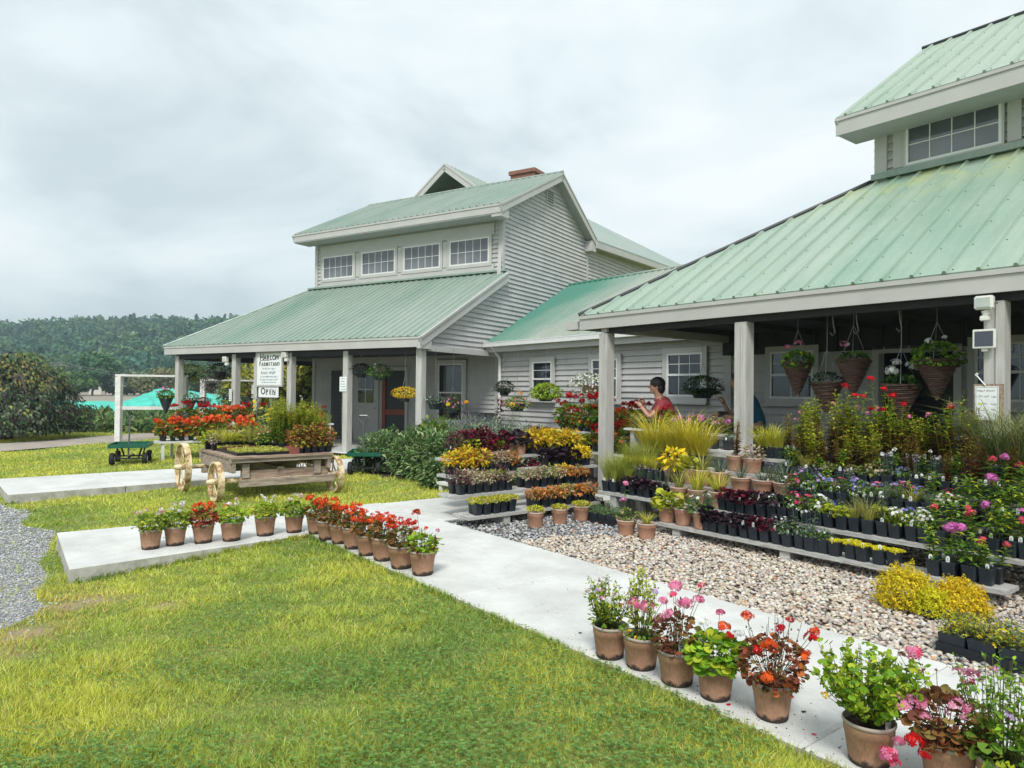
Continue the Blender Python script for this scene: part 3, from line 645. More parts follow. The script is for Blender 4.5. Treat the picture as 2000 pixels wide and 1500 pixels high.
# ================================================================ BUILDINGS
def clip(poly, z0, z1):
    def half(P, f):
        o_ = []
        for i in range(len(P)):
            a, b = P[i], P[(i+1) % len(P)]; fa, fb = f(a), f(b)
            if fa >= 0: o_.append(a)
            if fa*fb < 0: t_ = fa/(fa-fb); o_.append((a[0]+(b[0]-a[0])*t_, a[1]+(b[1]-a[1])*t_))
        return o_
    P = half(poly, lambda q: q[1]-z0)
    return half(P, lambda q: z1-q[1]) if len(P) > 2 else []
def siding(name, O, U, Nn, poly, parent, board=.125, mat='siding', back=.12):
    O, U, Nn = Vector(O), Vector(U), Vector(Nn); mb = MB(); z = min(p_[1] for p_ in poly); zt = max(p_[1] for p_ in poly)
    while z < zt-1e-4:
        z1 = min(z+board, zt); P = clip(poly, z, z1)
        if len(P) > 2:
            f = lambda q: O+U*q[0]+Vector((0, 0, q[1]))+Nn*(.034*(1-(q[1]-z)/board)+.001)
            mb.add([f(q) for q in P], [tuple(range(len(P)))])
            lo = [q for q in P if abs(q[1]-z) < 1e-6]
            if len(lo) >= 2:
                a, b = min(lo), max(lo); g = lambda q: O+U*q[0]+Vector((0, 0, q[1]))
                mb.add([g(a)+Nn*.001, g(b)+Nn*.001, f(b), f(a)], [(0, 1, 2, 3)])
        z += board
    mb.poly([O+U*q[0]+Vector((0, 0, q[1])) for q in poly], -Nn, back)
    return mb.build(name, mat, parent)
def roof_sheet(name, O, U, V, poly, mat, parent, sp=.229, th=.03, ribs=True, screws=False, part=True):
    """metal roof: polygon in (u along the eave, v up the slope), thin sheet with raised ribs"""
    O, U, V = Vector(O), Vector(U).normalized(), Vector(V).normalized(); Nn = U.cross(V).normalized()
    if Nn.z < 0: Nn = -Nn
    f = lambda u, v, h=0.: O+U*u+V*v+Nn*h
    mb = MB(); mb.poly([f(u, v, 0) for u, v in poly], -Nn, th); sc = MB()
    if ribs:
        u0 = min(q[0] for q in poly); u1 = max(q[0] for q in poly); u = u0+sp*.5
        while u < u1:
            vs = []
            for i in range(len(poly)):
                a, b = poly[i], poly[(i+1) % len(poly)]
                if (a[0]-u)*(b[0]-u) < 0: vs.append(a[1]+(b[1]-a[1])*(u-a[0])/(b[0]-a[0]))
            if len(vs) >= 2 and max(vs)-min(vs) > .1:
                v0, v1 = min(vs)-.012, max(vs); q = [f(u-.026, v0, -.002), f(u-.012, v0, .032), f(u+.012, v0, .032), f(u+.026, v0, -.002)]; q += [x_+V*(v1-v0) for x_ in q]
                mb.add(q, [(0, 1, 2, 3), (7, 6, 5, 4), (0, 4, 5, 1), (1, 5, 6, 2), (2, 6, 7, 3)])
                if screws:
                    vv = v0+.08
                    while vv < v1: sc.box(f(u+.055, vv, .004), (.010, .010, .007)); vv += .61
            u += sp
    o = mb.build(name, mat, parent)
    if screws and sc.v: sc.build('roof_screws', 'dark_trim', parent)['kind'] = 'stuff'
    return o
def boxpart(name, mat, parent, *boxes, bev=0.):
    mb = MB()
    for c, s_ in boxes: mb.box(c, s_)
    return mb.build(name, mat, parent, bev=bev)
def window(parent, loc, w_, h_, rz=0., nx=3, nz=2, rail=True, glass='glass_dark', casing=.10, mat='trim', sash='trim_white', name='window', sill=True):
    """a framed window; its outside is -y"""
    f = MB(); c_ = casing
    f.box((0, -.018, h_/2+c_/2), (w_+2*c_, .036, c_)); f.box((0, -.018, -h_/2-c_/2), (w_+2*c_, .036, c_)); f.box((-w_/2-c_/2, -.018, 0), (c_, .036, h_)); f.box((w_/2+c_/2, -.018, 0), (c_, .036, h_))
    o = f.build(name, mat, parent); o.location = loc; o.rotation_euler = (0, 0, rz)
    s_ = MB(); k = .035
    s_.box((0, -.020, h_/2-k/2), (w_-.002, .030, k)); s_.box((0, -.020, -h_/2+k/2), (w_-.002, .030, k)); s_.box((-w_/2+k/2, -.020, 0), (k, .028, h_-2*k)); s_.box((w_/2-k/2, -.020, 0), (k, .028, h_-2*k))
    if rail: s_.box((0, -.024, 0), (w_-2*k, .03, .04))
    s_.build('frame', sash, o)
    m_ = MB(); q = .014
    for i in range(1, nx): m_.box((-w_/2+k+(w_-2*k)*i/nx, -.0135, 0), (q, .009, h_-2*k))
    if not rail:
        for i in range(1, nz): m_.box((0, -.0130, -h_/2+k+(h_-2*k)*i/nz), (w_-2*k, .007, q))
    else:
        for z in (h_*.25,): m_.box((0, -.0130, z), (w_-2*k, .007, q))
    if nx > 1 or nz > 1: m_.build('muntins', sash, o)
    MB().box((0, -.006, 0), (w_-2*k, .005, h_-2*k)).build('pane', glass, o)
    if sill: MB().box((0, -.045, -h_/2-c_-.02), (w_+2*c_+.05, .09, .04)).build('sill', mat, o)
    return o
# ---------------- left barn (frame A: x = a, y = b)
LB = root('barn', 'long grey clapboard farm shop with faded green metal roofs, clerestory windows and a brick chimney', 'building', (0, 0, 0), RZA)
gx = -10.25            # plane of the gable wall
siding('gable_wall', (gx, 0, 0), (0, 1, 0), (1, 0, 0), [(12.80, 2.62), (16.0, 2.62), (16.0, 4.62), (12.80, 2.85)], LB)
siding('gable_wall', (gx, 0, 0), (0, 1, 0), (1, 0, 0), [(16.0, 2.62), (21.35, 2.62), (21.35, 6.88), (19.05, 8.12), (16.2, 6.70), (16.0, 4.62)], LB)
siding('gable_wall', (gx, 0, 0), (0, 1, 0), (1, 0, 0), [(21.45, 2.62), (31.0, 2.62), (31.0, 6.95), (21.45, 6.55)], LB)
boxpart('corner_board', 'trim', LB, ((gx+.012, 21.40, 4.6), (.05, .12, 4.4)))
boxpart('corner_board', 'trim', LB, ((gx+.012, 16.13, 5.75), (.052, .10, 1.85)), ((gx-.04, 16.165, 5.75), (.15, .05, 1.85)))
# ground-floor walls under the porch
siding('front_wall', (-17.4, 16.0, 0), (1, 0, 0), (0, -1, 0), [(0, 0), (7.15, 0), (7.15, 2.75), (0, 2.75)], LB)
siding('side_wall', (-17.4, 16.0, 0), (0, 1, 0), (-1, 0, 0), [(0, 0), (8, 0), (8, 2.75), (0, 2.75)], LB)
boxpart('corner_board', 'trim', LB, ((-10.30, 15.975, 1.3), (.12, .05, 2.6)), ((gx+.015, 16.05, 1.3), (.045, .10, 2.6)))
boxpart('corner_board', 'trim', LB, ((-17.36, 15.975, 1.35), (.12, .05, 2.7)))
window(LB, (-11.83, 15.945, 1.55), .86, 1.62, 0, 1, 1, casing=.11)
# door with its window, and the open red entrance
o = boxpart('door', 'trim', LB, ((-15.05, 15.965, 1.13), (1.0, .05, 2.26)))
w_ = MB().box((-15.05, 15.935, 1.62), (.62, .02, .82)).build('pane', 'glass_dark', o); 
q = MB().box((-15.05, 15.93, 1.62), (.62, .03, .025)); q.box((-15.05, 15.93, 1.62), (.02, .028, .82)); q.build('muntins', 'trim_white', o)
MB().tube([(-14.68, 15.93, 1.05), (-14.68, 15.90, 1.05)], .03, 8).build('handle', 'wire', o)
boxpart('entrance', 'red_paint', LB, ((-14.32, 15.96, 1.1), (.13, .07, 2.2)))
boxpart('door_frame', 'trim', LB, ((-13.45, 15.955, 1.1), (.10, .05, 2.2)), ((-13.88, 15.955, 2.24), (1.0, .05, .1)))
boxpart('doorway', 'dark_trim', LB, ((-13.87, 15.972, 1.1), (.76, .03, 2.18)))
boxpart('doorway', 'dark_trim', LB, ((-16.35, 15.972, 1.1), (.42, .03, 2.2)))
boxpart('entrance_counter', 'red_paint', LB, ((-13.87, 15.94, .95), (.74, .04, .16)))
# clerestory wall and its four windows
siding('clerestory_wall', (-17.56, 16.19, 4.55), (1, 0, 0), (0, -1, 0), [(0, 0), (7.30, 0), (7.30, 2.15), (0, 2.15)], LB)
siding('side_wall', (-17.56, 16.19, 4.55), (0, 1, 0), (-1, 0, 0), [(0, 0), (5.2, 0), (5.2, 2.1), (2.86, 3.5), (0, 2.1)], LB)
boxpart('corner_board', 'trim', LB, ((-17.50, 16.165, 5.5), (.12, .05, 1.8)))
boxpart('clerestory_trim', 'trim', LB, ((-13.92, 16.15, 5.03), (6.75, .03, .20)), ((-13.92, 16.15, 6.10), (6.75, .03, .32)))
for a0, a1 in [(-17.2, -15.81), (-15.5, -14.1), (-13.79, -12.39), (-12.08, -10.69)]:
    window(LB, ((a0+a1)/2, 16.155, 5.53), a1-a0-.04, .72, 0, 5, 2, False, 'glass_sky', .09, sill=False)
    
for x in (-15.655, -13.945, -12.235): boxpart('mullion_board', 'trim', LB, ((x, 16.148, 5.53), (.14, .03, .76)))
# lower roof: front slope, right rake, hip to the left
e0, e1, zb = 12.42, 16.17, 2.85
sl_ = Vector((0, e1-e0, 4.88-zb)); sL = sl_.length
roof_sheet('porch_roof', (-19.95, e0, zb), (1, 0, 0), sl_, [(0, 0), (9.85, 0), (9.85, sL), (2.2, sL)], 'roof_left', LB)
hipv = Vector((2.2, 3.75, 2.03)); 
roof_sheet('side_roof', (-19.95, e0, zb), (0, 1, 0), (2.2, 0, 2.03), [(0, 0), (11, 0), (11, 2.99), (3.75, 2.99)], 'roof_left', LB)
MB().tube([(-19.95, e0, zb+.01), (-17.75, e1, 4.90)], .035, 6).build('hip_cap', 'roof_upper', LB)
boxpart('flashing', 'roof_left', LB, ((-13.95, 16.10, 4.90), (7.65, .14, .05)))
# fascias: two steps, top strip proud
boxpart('fascia', 'trim', LB, ((-15.0, e0+.02, zb-.155), (9.80, .04, .20)), ((-15.0, e0+.008, zb-.030-.015), (9.82, .05, .045)))
boxpart('fascia', 'trim', LB, ((-19.90, 17.6, zb-.155), (.04, 10.3, .20)))
# rake board and return box on the right
mb = MB(); mb.bar((-10.09, e0-.005, zb-.15), (-10.09, 16.15, 4.88-.15), .05, .23, (0, 0, 1)); mb.bar((-10.075, e0-.008, zb-.045), (-10.075, 16.15, 4.88-.045), .075, .05, (0, 0, 1)); mb.build('rake_board', 'trim', LB)
MB().box((-10.13, 12.62, 2.66), (.10, .42, .20)).build('eave_return', 'trim', LB)
MB().box((-10.16, 14.3, 2.585), (.10, 3.1, .13)).build('porch_beam', 'trim', LB)
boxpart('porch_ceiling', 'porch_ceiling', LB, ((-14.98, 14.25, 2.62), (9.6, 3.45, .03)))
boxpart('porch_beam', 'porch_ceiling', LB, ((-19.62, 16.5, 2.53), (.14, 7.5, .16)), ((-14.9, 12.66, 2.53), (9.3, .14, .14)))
for a_ in (-19.5, -16.86, -14.6, -12.57, -10.19+.0):
    o = MB().box((a_-(.06 if a_ > -10.3 else 0), 12.66, 1.28), (.17, .17, 2.56)).build('porch_post', 'post_paint', LB, bev=.006)
for b_ in (16.2, 19.8):
    MB().box((-19.6, b_, 1.28), (.17, .17, 2.56)).build('porch_post', 'post_paint', LB, bev=.006)
struct(MB().add([(-19.9, 12.3, .06), (-10.1, 12.3, .06), (-10.1, 16.0, .06), (-19.9, 16.0, .06)], [(0, 1, 2, 3)]).build('porch_floor', 'concrete'))
bpy.data.objects['porch_floor'].rotation_euler = (0, 0, RZA)
# upper gable roof
E0, E1, ZE, RB_, ZR = 15.55, 21.55, 6.60, 19.05, 8.36
sf = Vector((0, RB_-E0, ZR-ZE)); sb = Vector((0, RB_-E1, ZR-6.80))
uL = 8.0
roof_sheet('main_roof', (-17.95, E0, ZE), (1, 0, 0), sf, [(0, 0), (uL, 0), (uL, sf.length), (0, sf.length)], 'roof_upper', LB)
roof_sheet('back_roof', (-17.95, E1, 6.80), (1, 0, 0), sb, [(0, 0), (uL, 0), (uL, sb.length), (0, sb.length)], 'roof_upper', LB)
MB().tube([(-17.97, RB_, ZR+.015), (-9.93, RB_, ZR+.015)], .04, 6).build('ridge_cap', 'roof_upper', LB)
boxpart('fascia', 'trim', LB, ((-13.95, E0+.02, ZE-.155), (7.96, .04, .19)), ((-13.95, E0+.006, ZE-.045), (7.98, .05, .05)))
MB().box((-13.95, (E0+16.16)/2+.02, ZE-.265), (7.9, .62, .03)).build('soffit', 'soffit', LB)
for sx, xx in ((1, -9.965), (-1, -17.935)):
    mb = MB(); mb.bar((xx, E0, ZE-.14), (xx, RB_+.02, ZR-.14), .045, .22); mb.bar((xx, RB_-.02, ZR-.14), (xx, E1, 6.80-.14), .045, .22)
    mb.bar((xx+sx*.012, E0, ZE-.04), (xx+sx*.012, RB_+.02, ZR-.04), .06, .05); mb.bar((xx+sx*.012, RB_-.02, ZR-.04), (xx+sx*.012, E1, 6.80-.04), .06, .05)
    mb.build('rake_board', 'trim', LB)
mb = MB(); mb.poly([(-9.99, E0, ZE-.21), (-9.99, RB_, ZR-.21), (gx, RB_, ZR-.21), (gx, E0, ZE-.21)], (0, 0, -1), .02); mb.poly([(-9.99, RB_, ZR-.21), (-9.99, E1, 6.59), (gx, E1, 6.59), (gx, RB_, ZR-.21)], (0, 0, -1), .02); mb.build('soffit', 'soffit', LB)
MB().box((-10.12, E0+.22, ZE-.22), (.30, .40, .24)).build('eave_return', 'trim', LB)
MB().box((-10.12, E1-.16, 6.50), (.30, .34, .34)).build('eave_return', 'trim', LB)
# louvre vent under the peak
o = MB().box((gx+.03, 18.72, 7.55), (.05, .46, .42)).build('vent', 'trim', LB); mb = MB()
for i in range(5): mb.box((gx+.062, 18.72, 7.40+.075*i), (.03, .36, .028), ry=.5)
mb.build('louvre', 'dark_trim', o)
# rear ell with its own roof
mb = MB(); mb.poly([(-9.9, 21.5, 6.72), (-9.9, 38, 7.35), (-12.6, 38, 8.84), (-12.6, 21.5, 8.80)], (0, 0, -1), .04); mb.build('ell_roof', 'roof_upper', LB)
mb = MB(); mb.bar((-9.93, 21.5, 6.58), (-9.93, 38, 7.21), .05, .24); mb.build('fascia', 'trim', LB)
mb = MB(); mb.poly([(-9.94, 21.5, 6.50), (-9.94, 31, 6.86), (gx, 31, 6.86), (gx, 21.5, 6.50)], (0, 0, -1), .02); mb.build('soffit', 'soffit', LB)
# cross gable standing up behind the ridge
cx_, hw, zp, zf, b0, b1 = -14.50, 1.68, 9.36, 8.12, 19.35, 25.
roof_sheet('dormer_roof', (cx_-hw, b0-.3, zf), (0, 1, 0), (hw, 0, zp-zf), [(0, 0), (b1-b0, 0), (b1-b0, math.hypot(hw, zp-zf)), (0, math.hypot(hw, zp-zf))], 'roof_upper', LB)
roof_sheet('dormer_roof', (cx_+hw, b0-.3, zf), (0, 1, 0), (-hw, 0, zp-zf), [(0, 0), (b1-b0, 0), (b1-b0, math.hypot(hw, zp-zf)), (0, math.hypot(hw, zp-zf))], 'roof_upper', LB)
mb = MB()
for s_ in (-1, 1): mb.bar((cx_+s_*hw, b0-.29, zf-.12), (cx_+s_*.0, b0-.29, zp-.12), .05, .24, (0, 0, 1)); 
for s_ in (-1, 1): mb.bar((cx_+s_*hw, b0-.30, zf-.03), (cx_+s_*.0, b0-.30, zp-.03), .07, .05, (0, 0, 1))
mb.build('rake_board', 'trim', LB)
siding('dormer_wall', (cx_-1.3, b0+1.3, 8.0), (1, 0, 0), (0, -1, 0), [(0, 0), (2.6, 0), (1.3, 1.0)], LB)
# brick chimney
o = MB().box((-11.80, 20.0, 8.34), (.90, .60, 1.0)).build('chimney', 'brick', LB); MB().box((-11.80, 20.0, 8.84), (1.0, .70, .12)).build('chimney_cap', 'brick', o); MB().tube([(-11.7, 20.0, 8.88), (-11.7, 20.0, 8.98)], .12, 10).build('flue', 'brick', o)
# ---------------- connecting wing (frame C: x = c, y = d)
WG = root('wing', 'low grey clapboard wing between the two barns with a faded green roof and white gutter', 'building', (0, 0, 0), RZC)
siding('front_wall', (-14.75, 11.0, 0), (1, 0, 0), (0, -1, 0), [(0, 0), (7.0, 0), (7.0, 2.75), (0, 2.75)], WG)
wsl = Vector((0, 15.2-10.72, 5.02-2.86)); wl = wsl.length
# its valley runs along the barn's gable wall
roof_sheet('wing_roof', (-16.9, 10.72, 2.86), (1, 0, 0), wsl, [(1.62, 0), (12.5, 0), (12.5, wl), (.15, wl)], 'roof_wing', WG)
MB().tube([(-16.75, 15.2, 5.04), (-5.0, 15.2, 5.04)], .05, 6).build('ridge_cap', 'roof_wing', WG)
mb = MB(); mb.bar((-15.25, 10.66, 2.80), (-7.9, 10.66, 2.80), .10, .10); mb.bar((-15.25, 10.62, 2.855), (-7.9, 10.62, 2.855), .03, .02); mb.build('gutter', 'trim_white', WG)
MB().box((-11.5, 10.74, 2.70), (7.4, .04, .17)).build('fascia', 'trim', WG)
MB().box((-11.4, 10.87, 2.64), (7.0, .24, .02)).build('soffit', 'soffit', WG)
MB().tube([(-14.62, 10.68, 2.76), (-14.60, 10.78, 2.62), (-14.60, 10.93, 2.45), (-14.60, 10.93, .1)], .04, 8).build('downspout', 'trim_white', WG)
window(WG, (-12.9, 10.948, 1.91), .72, .84, 0, 1, 2, casing=.10); window(WG, (-10.8, 10.948, 1.91), .78, .84, 0, 2, 2, casing=.10); window(WG, (-8.65, 10.948, 1.96), .84, .84, 0, 3, 2, casing=.11)
# the folding ledge on the barn wall beside the downspout
mb = MB(); mb.box((-10.85, 15.80, 1.0), (1.25, .34, .025)); mb.build('ledge', 'iron_black', LB)
mb = MB(); mb.box((-11.0, 15.66, .5), (.03, .03, 1.0)); mb.box((-10.45, 15.66, .5), (.03, .03, 1.0)); mb.bar((-11.0, 15.66, .75), (-11.25, 15.66, .99), .02, .02); mb.bar((-10.45, 15.66, .75), (-10.7, 15.66, .99), .02, .02); mb.box((-10.75, 15.66, .28), (.8, .02, .03)); mb.build('ledge_brackets', 'iron_black', LB)
# ---------------- right barn (frame C)
RB2 = root('barn', 'near grey farm barn with open porch on square posts and tall pale green metal roofs', 'building', (0, 0, 0), RZC)
siding('front_wall', (-7.75, 11.02, 0), (1, 0, 0), (0, -1, 0), [(0, 0), (2.75, 0), (2.75, 4.4), (2.1, 4.4), (0, 2.9)], RB2)
siding('front_wall', (-3.95, 11.02, 0), (1, 0, 0), (0, -1, 0), [(0, 0), (6.5, 0), (6.5, 4.6), (0, 4.6)], RB2)
siding('front_wall', (-5.0, 11.02, 0), (1, 0, 0), (0, -1, 0), [(0, 2.25), (1.05, 2.25), (1.05, 4.6), (0, 4.6)], RB2)
siding('side_wall', (-7.77, 11.0, 0), (0, 1, 0), (-1, 0, 0), [(0, 0), (6, 0), (6, 2.85), (0, 2.85)], RB2)
boxpart('corner_board', 'trim', RB2, ((-7.70, 10.985, 1.36), (.16, .05, 2.72)))
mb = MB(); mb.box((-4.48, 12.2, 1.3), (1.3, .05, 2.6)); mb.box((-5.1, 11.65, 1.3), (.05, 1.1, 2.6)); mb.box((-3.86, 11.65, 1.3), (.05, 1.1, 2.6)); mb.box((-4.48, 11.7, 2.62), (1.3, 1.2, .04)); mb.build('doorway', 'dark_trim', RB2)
boxpart('door_frame', 'trim', RB2, ((-5.05, 10.98, 1.12), (.10, .06, 2.24)), ((-3.92, 10.98, 1.12), (.10, .06, 2.24)), ((-4.48, 10.98, 2.29), (1.23, .06, .10)))
window(RB2, (-6.43, 10.965, 1.93), .78, .80, 0, 2, 2, casing=.09); window(RB2, (-3.3, 10.965, 1.93), .8, .80, 0, 3, 2, casing=.09); window(RB2, (-1.2, 10.965, 1.93), .8, .80, 0, 3, 2, casing=.09)
f0, f1, z0, z1 = 7.72, 11.0, 2.83, 4.90
rs = Vector((0, f1-f0, z1-z0)); rL = rs.length
roof_sheet('porch_roof', (-8.22, f0, z0), (1, 0, 0), rs, [(0, 0), (11.2, 0), (11.2, rL), (3.13, rL)], 'roof_right', RB2, screws=True, sp=.305)
roof_sheet('side_roof', (-8.22, f0, z0), (0, 1, 0), (3.13, 0, z1-z0), [(0, 0), (9.5, 0), (9.5, math.hypot(3.13, z1-z0)), (3.28, math.hypot(3.13, z1-z0))], 'roof_right', RB2, sp=.305)
MB().tube([(-8.22, f0, z0+.01), (-5.09, f1, z1+.02)], .035, 6).build('hip_cap', 'dark_trim', RB2)
boxpart('flashing', 'roof_upper', RB2, ((-.9, 10.94, z1+.035), (8.4, .10, .09)))
boxpart('fascia', 'trim', RB2, ((-2.6, f0+.03, z0-.150), (11.2, .05, .17)), ((-2.6, f0+.015, z0-.042), (11.22, .055, .05)))
boxpart('fascia', 'trim', RB2, ((-8.19, 11.4, z0-.150), (.05, 7.3, .17)))
boxpart('eave_return', 'trim', RB2, ((-8.42, f0+.13, z0-.15), (.30, .20, .13)))
boxpart('porch_beam', 'trim', RB2, ((-7.72, 9.4, 2.60), (.12, 3.2, .13)))
boxpart('porch_beam', 'porch_ceiling', RB2, ((-2.6, 7.90, 2.58), (10.2, .12, .12)))
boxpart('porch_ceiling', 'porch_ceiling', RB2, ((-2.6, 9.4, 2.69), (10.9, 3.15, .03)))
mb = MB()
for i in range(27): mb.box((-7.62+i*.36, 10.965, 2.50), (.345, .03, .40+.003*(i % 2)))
mb.build('upper_shade_boards', 'porch_ceiling', RB2)  # dark boards added over the upper wall to deepen the porch shade
mb = MB()
for i in range(10): mb.box((-7.2+i*1.1, 9.4, 2.64), (.045, 3.1, .09))
mb.build('joists', 'porch_ceiling', RB2)
for c_ in (-7.72, -5.27, -2.47, .1): MB().box((c_, 7.86, 1.26), (.175, .175, 2.52)).build('porch_post', 'post_paint', RB2, bev=.006)
for c_ in (-7.72, -5.27, -2.47, .1): MB().box((c_+.03, 7.765, 1.26), (.018, .02, 2.50)).build('trim_strip', 'post_paint', RB2)
o = MB().add([(-8.2, 7.62, .1), (3.0, 7.62, .1), (3.0, 11.0, .1), (-8.2, 11.0, .1), (-8.2, 7.62, 0), (3.0, 7.62, 0)], [(0, 1, 2, 3), (4, 5, 1, 0)]).build('porch_floor', 'porch_slab'); o.rotation_euler = (0, 0, RZC); struct(o)
# clerestory and upper roof
siding('clerestory_wall', (-5.07, 11.0, z1-.1), (1, 0, 0), (0, -1, 0), [(0, 0), (8, 0), (8, 1.0), (0, 1.0)], RB2)
siding('side_wall', (-5.07, 11.0, z1-.4), (0, 1, 0), (-1, 0, 0), [(0, 0), (5, 0), (5, 1.3), (2.5, 2.9), (0, 1.3)], RB2)
boxpart('corner_board', 'trim', RB2, ((-4.98, 10.965, 5.35), (.18, .05, .95)))
boxpart('clerestory_trim', 'trim', RB2, ((-.9, 10.965, 4.965), (8.1, .03, .08)), ((-.9, 10.965, 5.66), (8.1, .03, .10)))
for c_ in (-4.72, -3.25, -1.7): boxpart('mullion_board', 'trim', RB2, ((c_, 10.962, 5.31), (.16, .034, .6)))
for c_ in (-4.0, -2.47, -.95): window(RB2, (c_, 10.955, 5.31), 1.22, .60, 0, 4, 2, False, 'glass_sky', .03, sill=False)
us = Vector((0, 3.1, 2.02)); ul = us.length
roof_sheet('upper_roof', (-5.40, 10.40, 5.83), (1, 0, 0), us, [(0, 0), (9, 0), (9, ul), (0, ul)], 'roof_right_upper', RB2, screws=True, sp=.305)
roof_sheet('back_roof', (-5.40, 16.6, 5.83), (1, 0, 0), (0, -3.1, 2.02), [(0, 0), (9, 0), (9, ul), (0, ul)], 'roof_right_upper', RB2, sp=.305)
MB().tube([(-5.42, 13.5, 7.87), (3.5, 13.5, 7.87)], .03, 6).build('ridge_cap', 'dark_trim', RB2)
boxpart('fascia', 'trim', RB2, ((-.9, 10.42, 5.66), (9.0, .04, .22)), ((-.9, 10.408, 5.788), (9.02, .05, .045)))
mb = MB(); mb.bar((-5.38, 10.42, 5.68), (-5.38, 13.5, 7.69), .045, .22); mb.bar((-5.38, 13.5, 7.69), (-5.38, 16.6, 5.68), .045, .22); mb.build('rake_board', 'trim', RB2)
MB().box((-.9, 10.70, 5.56), (8.95, .56, .025)).build('soffit', 'soffit', RB2)
# ================================================================ REST IN PART 3
# ================================================================ PLANTS AND THINGS
ORD = 'first second third fourth fifth sixth seventh eighth ninth tenth eleventh twelfth thirteenth fourteenth fifteenth sixteenth seventeenth eighteenth nineteenth twentieth'.split()
def nth(i): return ORD[i] if i < 20 else ('twenty-'+ORD[i-20] if i < 29 else 'thirtieth' if i == 29 else 'thirty-'+ORD[i-30])
def hide_proto(tree_):       # a prototype's meshes are only kept as data
    for o in tree_: bpy.data.objects.remove(o)
def square_pot_mesh():
    mb = MB(); w0, w1, h = .040, .053, .128; V = []
    def ring(w_, z, r=.22):
        c = w_*r; return [(-w_+c, -w_, z), (w_-c, -w_, z), (w_, -w_+c, z), (w_, w_-c, z), (w_-c, w_, z), (-w_+c, w_, z), (-w_, w_-c, z), (-w_, -w_+c, z)]
    R_ = [ring(w0, 0), ring(w1-.002, h-.016), ring(w1+.001, h-.014), ring(w1+.001, h), ring(w1-.004, h), ring(w1-.007, h-.02)]
    for r_ in R_: V += r_
    F = [tuple(range(8))[::-1]]
    for i in range(len(R_)-1):
        for k in range(8): F.append((i*8+k, i*8+(k+1) % 8, i*8+8+(k+1) % 8, i*8+8+k))
    return mb.add(V, F)
def data_of(o): me = o.data; bpy.data.objects.remove(o); return me
SQ_ME = data_of(square_pot_mesh().build('pot', 'black_plastic'))
SQ_SOIL = data_of(MB().box((0, 0, .108), (.094, .094, .006)).build('soil', 'soil'))
mb = MB(); mb.poly([(-.011, 0, -.03), (.011, 0, -.03), (.014, 0, .018), (.008, 0, .032), (-.008, 0, .032), (-.014, 0, .018)], (0, 1, 0), .0012)
TAG_ME = data_of(mb.build('plant_tag', 'tag_white'))
mb = MB(); [mb.box((0, -.0012, .016-.009*i), (.015-.003*(i % 2), .0008, .0035)) for i in range(3)]; TAGP_ME = data_of(mb.build('tag_print', 'ink_blue'))
def round_pot_meshes(r1, r0, h, mat, rimmat, lipw=.010, n=28):
    prof = [(0.0, 0), (r0*.96, 0), (r0, .006), (r0*1.02, .02), (r1*.93, h*.70), (r1*.955, h*.715), (r1*.97, h*.90)]
    rim = [(r1*.965, h*.90), (r1*1.0, h*.905), (r1*1.02, h*.95), (r1*1.02, h*.985), (r1*.99, h), (r1*.95, h*.99), (r1*.92, h*.9), (r1*.90, h*.82)]
    a = MB().lathe(prof, n, wob=.006).build('pot', mat, smooth=True); b = MB().lathe(rim, n, wob=.004).build('rim', rimmat, smooth=True)
    c = MB().lathe([(0.001, h*.86), (r1*.5, h*.865), (r1*.93, h*.85)], 16, wob=.02).build('soil', 'soil')
    return data_of(a), data_of(b), data_of(c), h*.86
FIB = [round_pot_meshes(.104, .080, .190, 'fibre_pot', 'pot_rim'), round_pot_meshes(.107, .083, .186, 'fibre_pot', 'pot_rim'), round_pot_meshes(.102, .079, .196, 'fibre_pot', 'pot_rim')]
CLAY = [round_pot_meshes(.100, .076, .180, 'clay_pot', 'clay_rim'), round_pot_meshes(.104, .080, .168, 'clay_pot', 'clay_rim')]
BOWL = round_pot_meshes(.115, .085, .15, 'clay_pot', 'clay_rim')
def parts_of(d):             # plant dict -> list of (name, mesh)
    out_ = []
    for k, v in d.items():
        nm = 'foliage' if k == 'foliage' else ('flower_head' if k.startswith('flower_head') else 'blossoms')
        if v.V: out_.append((nm, data_of(v.build(nm, 'leaf' if nm == 'foliage' else 'petal'))))
    return out_
